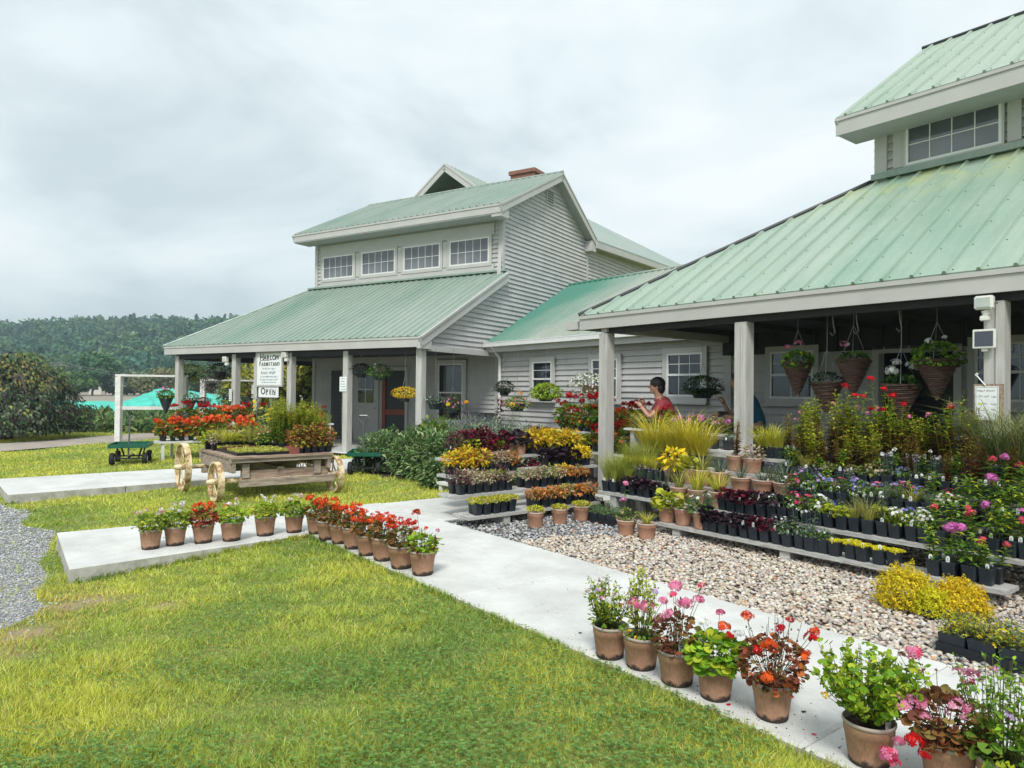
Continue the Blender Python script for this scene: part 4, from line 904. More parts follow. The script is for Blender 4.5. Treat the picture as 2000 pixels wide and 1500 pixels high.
KINDS = {
 'heuchera': (lambda: bushy(.062, .075, DP, 75, .045, T_ROUND, 6), 'dark purple heuchera'),
 'burgundy': (lambda: bushy(.065, .085, BU+DP[:1], 90, .036, T_ROUND, 6), 'burgundy heuchera'),
 'greywhite': (lambda: flowers_low(.062, .075, GG+GR[:1], WHITE, 120, .026, 4, .014), 'grey green dianthus'),
 'whiteheuch': (lambda: flowers_low(.062, .09, DP, WHITE, 80, .040, 7, .016), 'dark leaves with small white flowers'),
 'anemone': (lambda: tall(.21, 4, GG+DG[:1], WHITE, .018, .045, .035, None, .15, 5, 5), 'tall white flowers'),
 'whitelow': (lambda: flowers_low(.065, .10, YG[:2]+GR, WHITE, 110, .028, 22, .020), 'white and yellow green flowers'),
 'lime': (lambda: bushy(.065, .09, YG+[(.45,.46,.05)], 100, .036, T_ROUND, 6), 'lime yellow leaves'),
 'sedum': (lambda: mat_plant(.056, .035, SED, 300, .012), 'bright yellow sedum'),
 'succulent': (lambda: mat_plant(.056, .045, YG+SED[:1]+PK[:1], 260, .014), 'yellow green succulents'),
 'ylgrass': (lambda: grass(.17, 90, [(.34,.36,.06),(.28,.26,.06),(.42,.40,.12)], .0035, .035, .35), 'pale yellow grass'),
 'bluegrass': (lambda: grass(.15, 80, GG, .003, .035, .5), 'blue grey grass'),
 'lavender': (lambda: tall(.17, 9, GG, LILAC, .010, .022, .035, None, .1, 7, 3), 'grey lavender'),
 'bluefl': (lambda: flowers_low(.062, .10, GR, BLUE+LILAC[:1], 90, .03, 16, .020), 'blue and violet flowers'),
 'pinklow': (lambda: flowers_low(.062, .10, GR+RB[:1], HOT+PINK, 90, .03, 12, .022), 'rose pink flowers'),
 'phlox_pink': (lambda: tall(.20, 2, GR+YG[:1], MAG, .030, .075, .03, None, .08, 6, 26), 'tall mauve pink phlox'),
 'phlox_red': (lambda: tall(.17, 2, GR+BT[3:], HOT+[(.75,.15,.12)], .024, .075, .03, None, .1, 6, 18), 'coral red phlox'),
 'lily': (lambda: tall(.20, 3, GR+YG[:1], None, .03, .080, .03, None, .08, 7), 'leafy green phlox stems'),
 'perennial': (lambda: tall(.52, 9, YG+[(.42,.42,.10)], None, .03, .075, .04, BT, .12, 15), 'tall yellow green perennials'),
 'redtop': (lambda: merge_(tall(.56, 2, YG[:2]+GR[:1], RED, .030, .065, .035, BT+RB[:1], .08, 14, 18), tall(.46, 6, YG[:2]+GR[:1], None, .03, .070, .04, BT+RB[:1], .13, 14)), 'tall perennials with red flowers'),
 'pinktop': (lambda: merge_(tall(.50, 2, GR+YG[:1], PINK, .024, .06, .035, BT, .12, 12, 12), tall(.42, 6, YG+GR[:1], None, .03, .07, .04, BT, .13, 13)), 'tall perennials with pale pink flowers'),
 'brownstem': (lambda: tall(.36, 10, BT+[(.34,.26,.08),(.30,.30,.06)], None, .02, .05, .035, RB, .08, 11), 'brown stemmed perennials'),
 'spikegrass': (lambda: grass(.56, 100, [(.12,.19,.06),(.20,.26,.08),(.34,.34,.16)], .006, .03, .65), 'dark spiky grass'),
 'greengrass': (lambda: grass(.44, 150, [(.36,.42,.06),(.28,.36,.05),(.46,.46,.11)], .0045, .035, .28), 'upright yellow green grass'),
 'goldgrass': (lambda: grass(.48, 190, [(.66,.57,.05),(.52,.50,.05),(.74,.64,.10)], .0065, .04, .42), 'golden grass'),
 'shortgold': (lambda: grass(.20, 140, [(.56,.54,.05),(.44,.48,.05),(.64,.58,.10)], .0042, .04, .45), 'short golden grass'),
 'coleus': (lambda: bushy(.075, .13, YO, 150, .038, T_LANCE, 8, .6), 'yellow orange foliage'),
 'coleus_red': (lambda: bushy(.08, .14, BU+[(.22,.01,.05)], 150, .042, T_LANCE, 8, .6), 'crimson coleus'),
 'orangelow': (lambda: bushy(.072, .075, OR, 150, .030, T_LANCE, 6, .6), 'orange bronze foliage'),
 'palepink': (lambda: bushy(.075, .11, PK, 170, .026, T_LANCE, 8, .6), 'pale pink green sedum'),
 'darkfine': (lambda: bushy(.07, .13, [(.10,.04,.05),(.07,.03,.04),(.13,.07,.06)], 160, .026, T_LANCE, 8), 'dark plum foliage'),
 'gold': (lambda: bushy(.075, .12, GD+YO[:1], 150, .040, T_LANCE, 8, .55), 'golden yellow foliage'),
 'mixgreen': (lambda: bushy(.07, .09, BT[3:]+GR+PK[:1], 150, .028, T_LANCE, 8), 'bronze green foliage'),
 'redger': (lambda: gera(.09, .16, GR+OR[:1], DRED+RED[:1], 110, .042, 4, .030, .8, 1.45), 'dark red geraniums'),
 'orangeger': (lambda: gera(.10, .15, GR+YG[:1]+OR[:2], RED[:1]+ORANGE+[(.8,.25,.05)], 130, .042, 9, .032, 1.0, 1.15), 'scarlet geraniums'),
 'yeldaisy': (lambda: flowers_low(.09, .30, GG+YG[:1], YEL, 190, .045, 5, .045), 'tall yellow daisies'),
 'pansy': (lambda: flowers_low(.065, .07, GR, WHITE+LILAC+YEL[:1]+PINK[:1], 70, .028, 10, .026), 'mixed pansies'),
 'salmon': (lambda: flowers_low(.07, .10, GR+YG[:1], [(.75,.22,.12),(.8,.35,.2),(.8,.5,.4)], 110, .028, 16, .020), 'salmon begonias'),
 'ygherb': (lambda: tall(.50, 16, YG+[(.34,.36,.06)], None, .02, .050, .045, YG[1:2]+GR, .16, 20), 'feathery yellow green shrubs'),
 'bronze': (lambda: bushy(.10, .20, BT+OR[:1]+RB[:2]+YG[:1], 230, .036, T_LANCE, 10, .6, flat=.6), 'bronze and brown foliage'),
}
PROTO = {}
def proto(kind, nvar=3):
    if kind not in PROTO: PROTO[kind] = [parts_of(KINDS[kind][0]()) for _ in range(nvar)]
    return random.choice(PROTO[kind])
def mk(me, name, parent, loc=(0, 0, 0), rz=0., sc=None):
    o = bpy.data.objects.new(name, me); COL.objects.link(o); o.parent = parent; o.location = loc
    if rz: o.rotation_euler = (0, 0, rz)
    if sc: o.scale = sc
    return o
MASS = []
def potted(kind, c, d, z, label, group, pot='square', sc=1., tagp=.6, cat='potted plant', world=None, name='potted_plant', mass=False):
    p_ = C2(c, d, z) if world is None else world
    if mass:
        M0 = Matrix.Translation(p_) @ Matrix.Rotation(RZC+random.uniform(-.07, .07), 4, 'Z'); s_ = sc*random.uniform(.9, 1.12); MASS.append((SQ_ME, M0)); MASS.append((SQ_SOIL, M0)); zs = .112
        if random.random() < tagp: MASS.append((TAG_ME, M0 @ Matrix.Translation((random.uniform(-.03, .03), -.043, .13))))
        M1 = M0 @ Matrix.Translation((0, 0, zs)) @ Matrix.Rotation(random.uniform(0, 6.28), 4, 'Z') @ Matrix.Diagonal((s_, s_, s_, 1))
        for nm, me in proto(kind): MASS.append((me, M1))
        return None
    r_ = root(name, label, cat, p_, 0, group)
    if pot == 'square':
        r_.rotation_euler[2] = RZC+random.uniform(-.07, .07); mk(SQ_ME, 'pot', r_); mk(SQ_SOIL, 'soil', r_); zs = .112
        if random.random() < tagp:
            t_ = mk(TAG_ME, 'plant_tag', r_, (random.uniform(-.03, .03), -.043, .128+random.uniform(0, .014)), random.uniform(-.3, .3)); mk(TAGP_ME, 'tag_print', t_)
    else:
        r_.rotation_euler[2] = random.uniform(0, 6.28); P_ = {'fibre': random.choice(FIB), 'clay': random.choice(CLAY), 'bowl': BOWL}[pot]
        mk(P_[0], 'pot', r_); mk(P_[1], 'rim', r_); mk(P_[2], 'soil', r_); zs = P_[3]
    rz = random.uniform(0, 6.28); s_ = sc*random.uniform(.88, 1.22); zz_ = random.uniform(.85, 1.2)
    for nm, me in proto(kind): mk(me, nm, r_, (0, 0, zs), rz, (s_, s_, s_*zz_))
    return r_
# ---- front benches, stepped up toward the porch
TIERS = [('lowest', 5.93, .20, -5.05, -1.80), ('second', 6.22, .38, -6.25, -1.02), ('third', 6.50, .55, -6.25, -1.0), ('fourth', 6.80, .72, -6.3, -.9), ('fifth', 7.10, .88, -6.3, -.9)]
for nm, d_, z_, c0, c1 in TIERS:
    r_ = root('plant_bench', nm+' of the stepped grey wooden benches in front of the near barn porch', 'bench', C2(0, d_, 0), RZC, 'stepped benches before the near porch')
    MB().box(((c0+c1)/2, .065, z_-.02), (c1-c0, .13, .038)).build('board', 'weathered_board', r_, bev=.003); MB().box(((c0+c1)/2, .20, z_-.021), (c1-c0, .125, .036)).build('board', 'weathered_board', r_, bev=.003)
    for c_ in np.arange(c0+.25, c1, 1.25): MB().box((c_, .13, (z_-.04)/2), (.10, .22, z_-.042)).build('leg', 'weathered_board', r_)
r_ = root('plant_bench', 'high narrow white edged table of potted flowers standing back under the porch beside the posts', 'bench', C2(0, 8.2, 0), RZC)
MB().box((-6.55, .15, 1.03), (2.2, .34, .03)).build('board', 'white_wood', r_)
for c_ in (-7.5, -6.6, -5.6): MB().box((c_, .15, .5), (.07, .28, 1.0)).build('leg', 'weathered_board', r_)
r_ = root('plant_bench', 'low middle table between the top bench and the high table behind the phlox', 'bench', C2(0, 7.62, 0), RZC)
MB().box((-5.9, .10, .86), (1.5, .22, .03)).build('board', 'white_wood', r_)
for c_ in (-6.5, -5.3): MB().box((c_, .10, .42), (.07, .2, .84)).build('leg', 'weathered_board', r_)
BIGLABEL = {}
def fill(rowname, segs, coordf, pitch=.117, jit=.012, group='potted plants on the front benches', n_order='from the left', pot='square'):
    for kind, s0, s1, *o_ in segs:
        sc = o_[0] if o_ else 1.; pt = o_[1] if len(o_) > 1 else pot; pi = o_[2] if len(o_) > 2 else pitch
        k = max(1, int(round((s1-s0)/pi)))
        kinds_ = kind.split('|')
        for i in range(k):
            kind = random.choice(kinds_); s = s0+(s1-s0)*(i+.5)/k; c, d, z = coordf(s)
            key = (rowname, kind); q = BIGLABEL.get(key, 0); BIGLABEL[key] = q+1
            lab = '%s pot of %s %s, %s' % (nth(q), KINDS[kind][1], n_order, rowname)
            if 'front bench' in rowname: sc = (o_[0] if o_ else 1.)*1.14
            if 'side bench' in rowname or 'wing' in rowname: sc = (o_[0] if o_ else 1.)*1.22
            potted(kind, c+random.uniform(-jit, jit), d+random.uniform(-jit, jit), z, lab, group, pt, sc, mass=('back row' in rowname or 'raised' in rowname or 'behind' in rowname and 'low table' not in rowname or 'lower bench by the wing' in rowname))
T = {t[0]: t for t in TIERS}
def tf(name, off=.07): t = T[name]; return lambda s: (s, t[1]+off, t[2]+.001)
fill('lowest front bench', [('heuchera', -4.50, -3.95), ('burgundy', -3.95, -3.72), ('greywhite', -3.72, -3.14), ('sedum', -3.14, -2.55), ('lily', -2.36, -2.24), ('phlox_pink', -2.24, -2.12), ('lily', -2.12, -1.88)], tf('lowest'))
fill('lowest front bench, back row', [('whiteheuch', -3.85, -3.5), ('anemone', -3.6, -3.35), ('phlox_pink', -2.33, -2.1), ('phlox_red', -2.1, -1.88)], tf('lowest', .20))
fill('second front bench', [('burgundy', -4.52, -4.05), ('whiteheuch', -4.05, -3.82), ('anemone|whitelow|pinklow', -3.82, -3.35, 1.1), ('lime', -3.35, -3.12), ('ylgrass', -3.12, -2.89), ('greywhite|anemone|whitelow', -2.89, -2.42), ('lily|phlox_red', -2.42, -1.6), ('phlox_red|lily|phlox_pink', -1.6, -1.05)], tf('second'))
fill('third front bench', [('pinklow|bluefl|lily', -3.86, -3.5, 1.15), ('bluefl|pansy|lavender', -3.5, -3.0, 1.1), ('bluegrass|lavender|anemone|ylgrass', -3.0, -2.5), ('whitelow|anemone', -2.5, -2.3), ('phlox_pink|lily', -2.3, -2.06, 1.1), ('phlox_red|lily|lavender', -2.06, -1.03)], tf('third'))
fill('fourth front bench', [('perennial|lily|ylgrass', -4.15, -3.8, .9), ('brownstem|mixgreen|lily|bluefl', -3.8, -3.1, .9), ('lavender|anemone|bluefl', -3.1, -2.6), ('brownstem|lily|pinklow', -2.6, -2.3, .9), ('phlox_red|phlox_pink|lily', -2.3, -1.6), ('brownstem|lily|lavender', -1.6, -.95, .8)], tf('fourth'))
fill('fifth front bench', [('shortgold', -4.6, -4.3, 1.3), ('perennial|pinktop|brownstem', -4.3, -3.7, .88), ('redtop|perennial', -3.7, -3.05), ('perennial|brownstem|pinktop', -3.05, -2.75, .8), ('redtop|pinktop|brownstem', -2.75, -2.4, 1.0), ('spikegrass', -2.4, -1.9, 1.1), ('greengrass', -1.9, -1.45), ('redtop', -1.45, -1.2, .9), ('greengrass', -1.2, -.95)], tf('fifth'))
fill('fifth front bench, back row', [('perennial|lily', -4.2, -3.85, .9), ('pinktop|brownstem|redtop', -3.85, -3.05, .92), ('pinktop|lily|brownstem', -3.05, -2.6, .85), ('spikegrass', -2.35, -1.9, 1.05), ('greengrass', -1.8, -1.3, .95)], tf('fifth', .20))
fill('second front bench, back row', [('heuchera|greywhite', -4.4, -3.6, 1.1), ('whitelow|lime|anemone|bluefl', -3.6, -2.5, 1.1), ('lily|phlox_pink', -2.5, -1.1)], tf('second', .19))
fill('third front bench, back row', [('mixgreen|lavender', -4.2, -3.6, 1.1), ('bluefl|lavender|lily|pinklow', -3.6, -2.4, 1.15), ('lily|phlox_red', -2.4, -1.1)], tf('third', .20))
fill('fourth front bench, back row', [('perennial|brownstem', -4.1, -3.2, .8), ('brownstem|lily|lavender', -3.2, -1.0, .95)], tf('fourth', .20))
# clay pots on the benches
CP = [('lowest', 1304, .12, 'lime', 1.3, 'lime leaves, left end of the lowest front bench'), ('lowest', 1335, .10, 'mixgreen', 1.4, 'chewed foot and fresh green leaves on the lowest bench'), ('lowest', 1371, .09, 'greywhite', 1.3, 'grey green leaves beside the first black pots'),
      ('second', 1326, .12, 'ylgrass', 1.0, 'feathery green ferns, left of three on the second bench'), ('second', 1362, .12, 'shortgold', .8, 'feathery green ferns, middle of three on the second bench'), ('second', 1402, .11, 'shortgold', .75, 'low bright moss like grass, right of three on the second bench'),
      ('third', 1314, .12, 'gold', 1.2, 'golden leaves at the back left behind the ferns'), ('third', 1345, .14, 'lime', 1.1, 'yellow leaves behind the ferns'), ('third', 1372, .14, 'ylgrass', 1.1, 'thin yellow stems behind the ferns'), ('third', 1405, .14, 'bluegrass', 1.1, 'grey spiky stems behind the ferns')]
for tn, x, off, kind, sc, lab in CP:
    t_ = T[tn]; d_ = t_[1]+off; potted(kind, c_at(x, d_, t_[2]+.05), d_, t_[2]+.001, 'clay pot of '+lab, 'clay pots on the front benches', 'clay', sc*1.5)
for x, kind, lab in ((1447, 'bluegrass', 'left of three wide clay bowls of sprawling grey green leaves'), (1490, 'bluegrass', 'middle of three wide clay bowls of sprawling grey green leaves'), (1532, 'bluegrass', 'right of three wide clay bowls, with broad strap leaves')):
    d_ = T['third'][1]+.13; potted(kind, c_at(x, d_, .6), d_, .551, lab, 'clay bowls on the third bench', 'bowl', 1.5)
for x, kind, lab in ((1436, 'brownstem', 'clay pot of dry brown stems standing against the second porch post'), (1470, 'palepink', 'clay pot of pinkish leaves in front of the second porch post')):
    d_ = T['fourth'][1]+.14; potted(kind, c_at(x, d_, .8), d_, .721, lab, 'clay pots by the second post', 'clay', 1.0 if kind == 'brownstem' else 1.5)
potted('bluefl', c_at(1592, 5.99, .45), 6.01, .201, 'black pot with drooping white heads between the grey dianthus pots', 'potted plants on the front benches', 'square', .8)
# clay pots on the pebbles
for x, y, kind, sc, lab in ((1223, 1045, 'mixgreen', 1.4, 'clay pot with a tall pink flower on the pebbles, left of a pair'), (1263, 1052, 'shortgold', .75, 'clay pot of low feathery green on the pebbles, right of a pair'),
                            (1046, 1030, 'succulent', 1.7, 'left of three clay pots with trailing yellow green leaves below the side bench'), (1093, 1023, 'succulent', 1.7, 'middle of three clay pots with trailing yellow green leaves below the side bench'), (1135, 1017, 'succulent', 1.7, 'right of three clay pots with trailing yellow green leaves below the side bench')):
    p_ = at(x, y, .075); r_ = potted(kind, 0, 0, 0, lab, 'clay pots on the pebbles', 'clay', sc, world=p_)
    if x == 1223:
        for hh, s_ in ((.40, .034), (.22, .036)):
            b_ = PL(); q = np.array([random.uniform(-.05, .05), random.uniform(-.05, .05), hh]); heads(b_, q, s_, MAG+PINK, 22, stem_from=q*[.2, .2, 0]); b_.inst(T_LANCE, q*np.linspace(.2, .9, 9)[:, None], rdir(9)*[1, 1, .3], [0, 0, 1], .02, .06, pick(GR, 9)); o = b_.build('flower_head', 'petal', r_); o.location = (0, 0, .15)
# dark plant flats on the pebbles and by the walk
def flat_tray(label, p_, w_, l_, pal, h=.06, n=500, rz=RZC, cat='plant tray', group=None, cells=(3, 2), ls=.018, extra=None):
    r_ = root('plant_tray', label, cat, p_, rz, group); mb = MB()
    for sx, sy, a, b in ((0, -1, w_, .006), (0, 1, w_, .006), (-1, 0, .006, l_), (1, 0, .006, l_)): mb.box((sx*w_/2, sy*l_/2, .028), (a, b, .056), taper=1)
    mb.box((0, 0, .004), (w_-.008, l_-.008, .008)); mb.build('tray', 'tray_plastic', r_)
    for i in range(cells[0]):
        for j in range(cells[1]):
            c_ = MB().box((-w_/2+w_*(i+.5)/cells[0], -l_/2+l_*(j+.5)/cells[1], .062), (w_/cells[0]*.93, l_/cells[1]*.93, .10), taper=.86); o = c_.build('cell', 'black_plastic', r_)
    p = PL(); x = np.column_stack([RNG.uniform(-w_/2, w_/2, n), RNG.uniform(-l_/2, l_/2, n), .112+h*RNG.uniform(0, 1, n)]); p.inst(T_STAR if extra != 'leafy' else T_LANCE, x, rdir(n), nrm(rdir(n)*.6+[0, 0, 1]), ls, ls*1.4, pick(pal, n)); p.build('foliage', 'leaf', r_); return r_
flat_tray('long black tray of grey green seedlings with white tags on the dark pebbles', at(1176, 1018, .075), .62, .30, GG+GR, .06, 900, cells=(5, 2))
flat_tray('black tray of dull plum seedlings beside the clay pots under the side bench', at(1142, 1000, .075)+np.array([.1, .2, 0]), .26, .26, DP+GG[:1], .05, 400, cells=(2, 2))
flat_tray('black tray of moss green and yellow plants at the walk edge, lower right corner', C2(-1.44, 4.72, .08), .62, .27, YG+GD[:1]+GG+BT[:1], .10, 1500, RZC, cells=(4, 2), ls=.020)
flat_tray('half hidden black tray of broad pale leaves behind the moss green tray', C2(-1.06, 5.02, .08), .40, .30, [(.36,.38,.14),(.28,.32,.10)]+YG[:1], .16, 420, RZC, cells=(3, 2), ls=.05, extra='leafy')
potted('mixgreen', -1.28, 5.62, .08, 'clay pot of grey green leaves under the end of the front benches', 'clay pots on the pebbles', 'clay', 1.5)
# golden mounds on the pebbles
for i, (x, y, rr, hh, pal, lab) in enumerate([(1768, 1188, .20, .30, GD+[(.52,.47,.03)], 'left golden yellow heath mound sitting on the pebbles'), (1872, 1203, .19, .25, GD+[(.60,.38,.02)], 'right orange gold heath mound sitting on the pebbles'), (1818, 1206, .12, .20, SED+[(.50,.52,.03)], 'small lime yellow mound between the two golden heath mounds')]):
    p_ = at(x, y, .07); r_ = root('heath_mound', lab, 'shrub', p_, 0, 'golden mounds on the pebbles'); MB().box((0, 0, .035), (.17, .17, .07), taper=.9).build('pot', 'black_plastic', r_)
    p = PL(); n = 5200 if rr > .15 else 2200; u = rdir(n, .35); u[:, 2] = np.abs(u[:, 2]); lump = 1+.13*np.sin(u[:, 0]*9+i)*np.cos(u[:, 1]*11+i)+.08*np.sin(u[:, 0]*21+u[:, 2]*17)
    P = u*(lump*RNG.uniform(.72, 1.04, n))[:, None]*[rr, rr, hh*.9]+[0, 0, .03]; p.inst(T_STAR, P, rdir(n), nrm(u+rdir(n)*.5+[0, 0, .2]), .015, .017*RNG.uniform(.7, 1.3, n), pick(pal, n, .22), .03); p.build('foliage', 'leaf', r_)
r_ = root('straw_grass', 'drooping straw coloured grass tuft between the golden mounds', 'grass tuft', at(1852, 1196, .08)); d_ = grass(.26, 110, [(.62,.50,.28),(.50,.42,.22)], .004, .02, 1.0, .6); d_['foliage'].build('foliage', 'leaf', r_)
# ---- side benches, stepped up toward the wing
LT = [('lowest', -6.42, .20, 4.40, 6.45), ('second', -6.88, .37, 4.50, 6.75), ('third', -7.33, .54, 4.75, 7.3), ('top', -7.78, .70, 5.0, 7.4)]
for nm, c_, z_, d0, d1 in LT:
    r_ = root('plant_bench', nm+' of the stepped wooden benches standing across the branch path', 'bench', C2(c_, 0, 0), RZC, 'stepped benches across the branch path')
    MB().box((-.08, (d0+d1)/2, z_-.02), (.16, d1-d0, .038)).build('board', 'weathered_board', r_, bev=.003); MB().box((-.26, (d0+d1)/2, z_-.021), (.17, d1-d0, .036)).build('board', 'weathered_board', r_, bev=.003)
    for dd in (d0+.55, d1-.3): MB().box((-.17, dd, (z_-.04)/2+.02), (.30, .09, z_-.08)).build('leg', 'weathered_board', r_)
LTd = {t[0]: t for t in LT}
def lf(name, off=.08): t = LTd[name]; return lambda s: (t[1]-off, s, t[2]+.001)
G2 = 'potted plants on the side benches'
fill('lowest side bench', [('succulent', 4.50, 5.10, 1.25), ('orangelow', 5.35, 5.85, 1.1), ('mixgreen', 5.85, 6.0), ('orangelow', 6.0, 6.4, 1.1)], lf('lowest', .07), group=G2, n_order='from the near end')
fill('lowest side bench, back row', [('succulent', 4.55, 5.10, 1.2), ('orangelow', 5.40, 5.9), ('gold', 5.9, 6.02, .8), ('orangelow', 6.02, 6.4)], lf('lowest', .20), group=G2, n_order='from the near end')
fill('second side bench', [('darkfine', 4.56, 4.70, 1.2), ('palepink|coleus|darkfine|palepink', 4.70, 5.42, 1.1), ('mixgreen|palepink|lime', 5.62, 6.1, 1.1), ('palepink', 6.1, 6.25), ('orangelow', 6.3, 6.7)], lf('second', .07), group=G2, n_order='from the near end')
fill('second side bench, back row', [('darkfine', 4.55, 4.68), ('palepink', 4.68, 5.0, 1.1), ('lime', 5.0, 5.4), ('mixgreen', 5.6, 6.2), ('gold', 6.25, 6.5), ('mixgreen', 6.5, 6.75)], lf('second', .21), group=G2, n_order='from the near end')
fill('third side bench', [('coleus', 4.85, 5.1, 1.1), ('orangelow|palepink|coleus|pinklow', 5.1, 5.85, 1.2), ('heuchera', 6.5, 6.9, 1.1), ('gold', 6.9, 7.2)], lf('third', .08), group=G2, n_order='from the near end')
fill('third side bench, back row', [('coleus', 4.8, 5.3, 1.1), ('orangelow', 5.3, 5.9, 1.3), ('heuchera', 6.4, 7.2, 1.2)], lf('third', .22), group=G2, n_order='from the near end')
fill('top side bench', [('darkfine|mixgreen', 5.05, 5.4, 1.1), ('coleus_red|darkfine|lime', 5.4, 6.0, 1.2), ('gold|coleus|gold|lime', 6.45, 7.35, 1.25)], lf('top', .08), group=G2, n_order='from the near end')
fill('top side bench, back row', [('coleus_red|darkfine|mixgreen', 5.2, 6.0, 1.4), ('gold|coleus|mixgreen', 6.4, 7.35, 1.3)], lf('top', .22), group=G2, n_order='from the near end')
for dd, lab in ((6.05, 'left of two clay pots of black purple leaves on the top side bench'), (6.29, 'right of two clay pots of black purple leaves on the top side bench')): potted('heuchera', -7.90, dd, .701, lab, 'clay pots on the side benches', 'clay', 1.9)
r_ = root('plant_bench', 'small low whitish bench end holding plum plants beside the mulch bed', 'bench', C2(-9.2, 6.0, 0), RZC); MB().box((0, .1, .13), (.75, .34, .04)).build('board', 'white_wood', r_); [MB().box((x_, .1, .055), (.08, .3, .11)).build('leg', 'white_wood', r_) for x_ in (-.3, .3)]
fill('small low bench by the bed', [('palepink', -9.5, -9.2, 1.3), ('darkfine', -9.2, -8.9, 1.3)], lambda s: (s, 6.08, .151), group=G2)
# benches in front of the wing
for nm, d_, z_, c0, c1 in (('lower', 8.75, .55, -10.9, -8.0), ('upper', 9.25, .85, -10.7, -8.0)):
    r_ = root('plant_bench', nm+' whitish bench of red flowering plants before the wing wall', 'bench', C2(0, d_, 0), RZC, 'benches before the wing'); MB().box(((c0+c1)/2, .12, z_-.02), (c1-c0, .3, .04)).build('board', 'white_wood', r_)
    for c_ in (c0+.2, (c0+c1)/2, c1-.2): MB().box((c_, .12, (z_-.04)/2), (.08, .26, z_-.04)).build('leg', 'white_wood', r_)
fill('lower bench by the wing', [('coleus_red', -10.8, -10.2, 1.4), ('lime', -10.2, -9.8, 1.3), ('salmon|redger|lime', -9.8, -9.0, 1.5), ('orangeger|redger', -9.0, -8.6, 1.4), ('redger', -8.6, -8.1, 1.5)], lambda s: (s, 8.84, .551), .15, group='potted plants before the wing')
fill('upper bench by the wing', [('redger', -10.5, -10.1, 1.6), ('lime|redger', -10.1, -9.8, 1.3), ('redger|mixgreen|redger', -9.8, -9.0, 1.6), ('orangeger|palepink', -9.0, -8.7, 1.3), ('redger|redger|mixgreen', -8.7, -8.1, 1.7)], lambda s: (s, 9.36, .851), .17, group='potted plants before the wing')
fill('ground behind the side benches', [('coleus_red', -9.9, -8.7, 1.5), ('heuchera', -8.7, -8.2, 1.5)], lambda s: (s, 7.75, .02), .19, group='potted plants before the wing')
r_ = root('wine_red_climber', 'thin wine red climbing plant rising beside the white downspout', 'climber', C2(-14.15, 10.6, 0)); p = PL(); n = 260; zz = RNG.uniform(0, 1.45, n); P = np.column_stack([RNG.normal(0, .05+.10*(zz < .7), n), RNG.normal(0, .05, n), zz]); p.inst(T_LANCE, P, rdir(n)*[1, 1, .6]-[0, 0, .4], [0, 0, 1], .035, .10, pick(BU+RB[:1]+[(.22,.06,.07)], n)); p.stems([[0, 0, 0], [.05, 0, 0]], [[.02, 0, 1.4], [-.08, 0, 1.1]], .008, (.12,.05,.04)); p.build('foliage', 'leaf', r_)
# golden and grassy pots left of the clay pots
fill('fourth front bench', [('goldgrass', -6.2, -5.2, .95)], lambda s: (s, 7.02, .721), .125)
fill('third front bench', [('shortgold', -6.2, -5.15, 1.0)], lambda s: (s, 6.57, .551), .125)
fill('second front bench', [('greengrass', -6.22, -5.95, .62), ('heuchera', -5.9, -5.3, .9)], lambda s: (s, 6.29, .381), .11)
fill('third front bench, back row', [('greengrass', -6.22, -5.75, .8)], lambda s: (s, 6.70, .551), .11)
fill('second front bench, back row', [('greengrass', -6.22, -5.85, .85), ('lavender', -5.85, -5.25, 1.1)], lambda s: (s, 6.40, .381), .11)
fill('middle table behind the phlox', [('phlox_pink', -6.3, -5.3, 1.25)], lambda s: (s, 7.72, .876), .2)
fill('high table under the porch', [('pansy|redger|mixgreen', -7.55, -6.55, 1.1), ('pinklow', -6.55, -6.1, 1.1), ('salmon', -6.1, -5.7, 1.1), ('pansy', -5.7, -5.5)], lambda s: (s, 8.28, 1.046), .13)
# ---- foreground row of potted geraniums on the walk's grass edge
def geranium(label, p_, dct, group, sc=1., pot=None):
    r_ = root('potted_geranium', label, 'potted flower', p_, random.uniform(-.12, .12), group); sc *= random.uniform(.95, 1.04); r_.rotation_euler[0] = random.uniform(-.012, .012); r_.rotation_euler[1] = random.uniform(-.014, .014); P_ = pot or random.choice(FIB)
    mk(P_[0], 'pot', r_, sc=(sc, sc, sc)); mk(P_[1], 'rim', r_, sc=(sc, sc, sc)); mk(P_[2], 'soil', r_, sc=(sc, sc, sc))
    for k, v in dct.items():
        if not v.V: continue
        nm = 'foliage' if k == 'foliage' else ('flower_head' if k.startswith('flower_head') else 'blossoms'); o = v.build(nm, 'leaf' if nm == 'foliage' else 'petal', r_); o.location = (0, 0, P_[3]*sc)
    return r_
def loose(r, h, pal, ns=16, leaf=.028, perstem=13, top=None, lean=.8, leafT=T_LANCE, nf=5, fs=.02):
    """open, twiggy growth: many slender stems leaning outward with small leaves"""
    p = PL(); b_ = PL()
    for i in range(ns):
        a = RNG.uniform(0, 6.28); k = RNG.uniform(.15, 1)*lean; P0 = np.array([math.cos(a), math.sin(a), 0])*.02; P1 = np.array([math.cos(a)*k*r, math.sin(a)*k*r, h*RNG.uniform(.65, 1.1)]); Bd = np.array([math.cos(a), math.sin(a), 0])*r*.12
        p.stems(P0, P1, .0024, (.16,.15,.06), Bd); t_ = RNG.uniform(.25, 1.02, perstem)[:, None]; P = P0+(P1-P0)*t_+Bd*4*t_*(1-t_)+rdir(perstem)*.012
        s_ = leaf*RNG.uniform(.6, 1.25, perstem); p.inst(leafT, P, nrm(rdir(perstem)+[0, 0, .4]), rdir(perstem)*.5+[0, 0, .8], s_*(.55 if leafT is T_LANCE else 1), s_, pick(pal, perstem))
        if top and i % 3 == 0: heads(b_, P1+[0, 0, .01], fs, top, nf)
    return {'foliage': p, 'blossoms': b_}
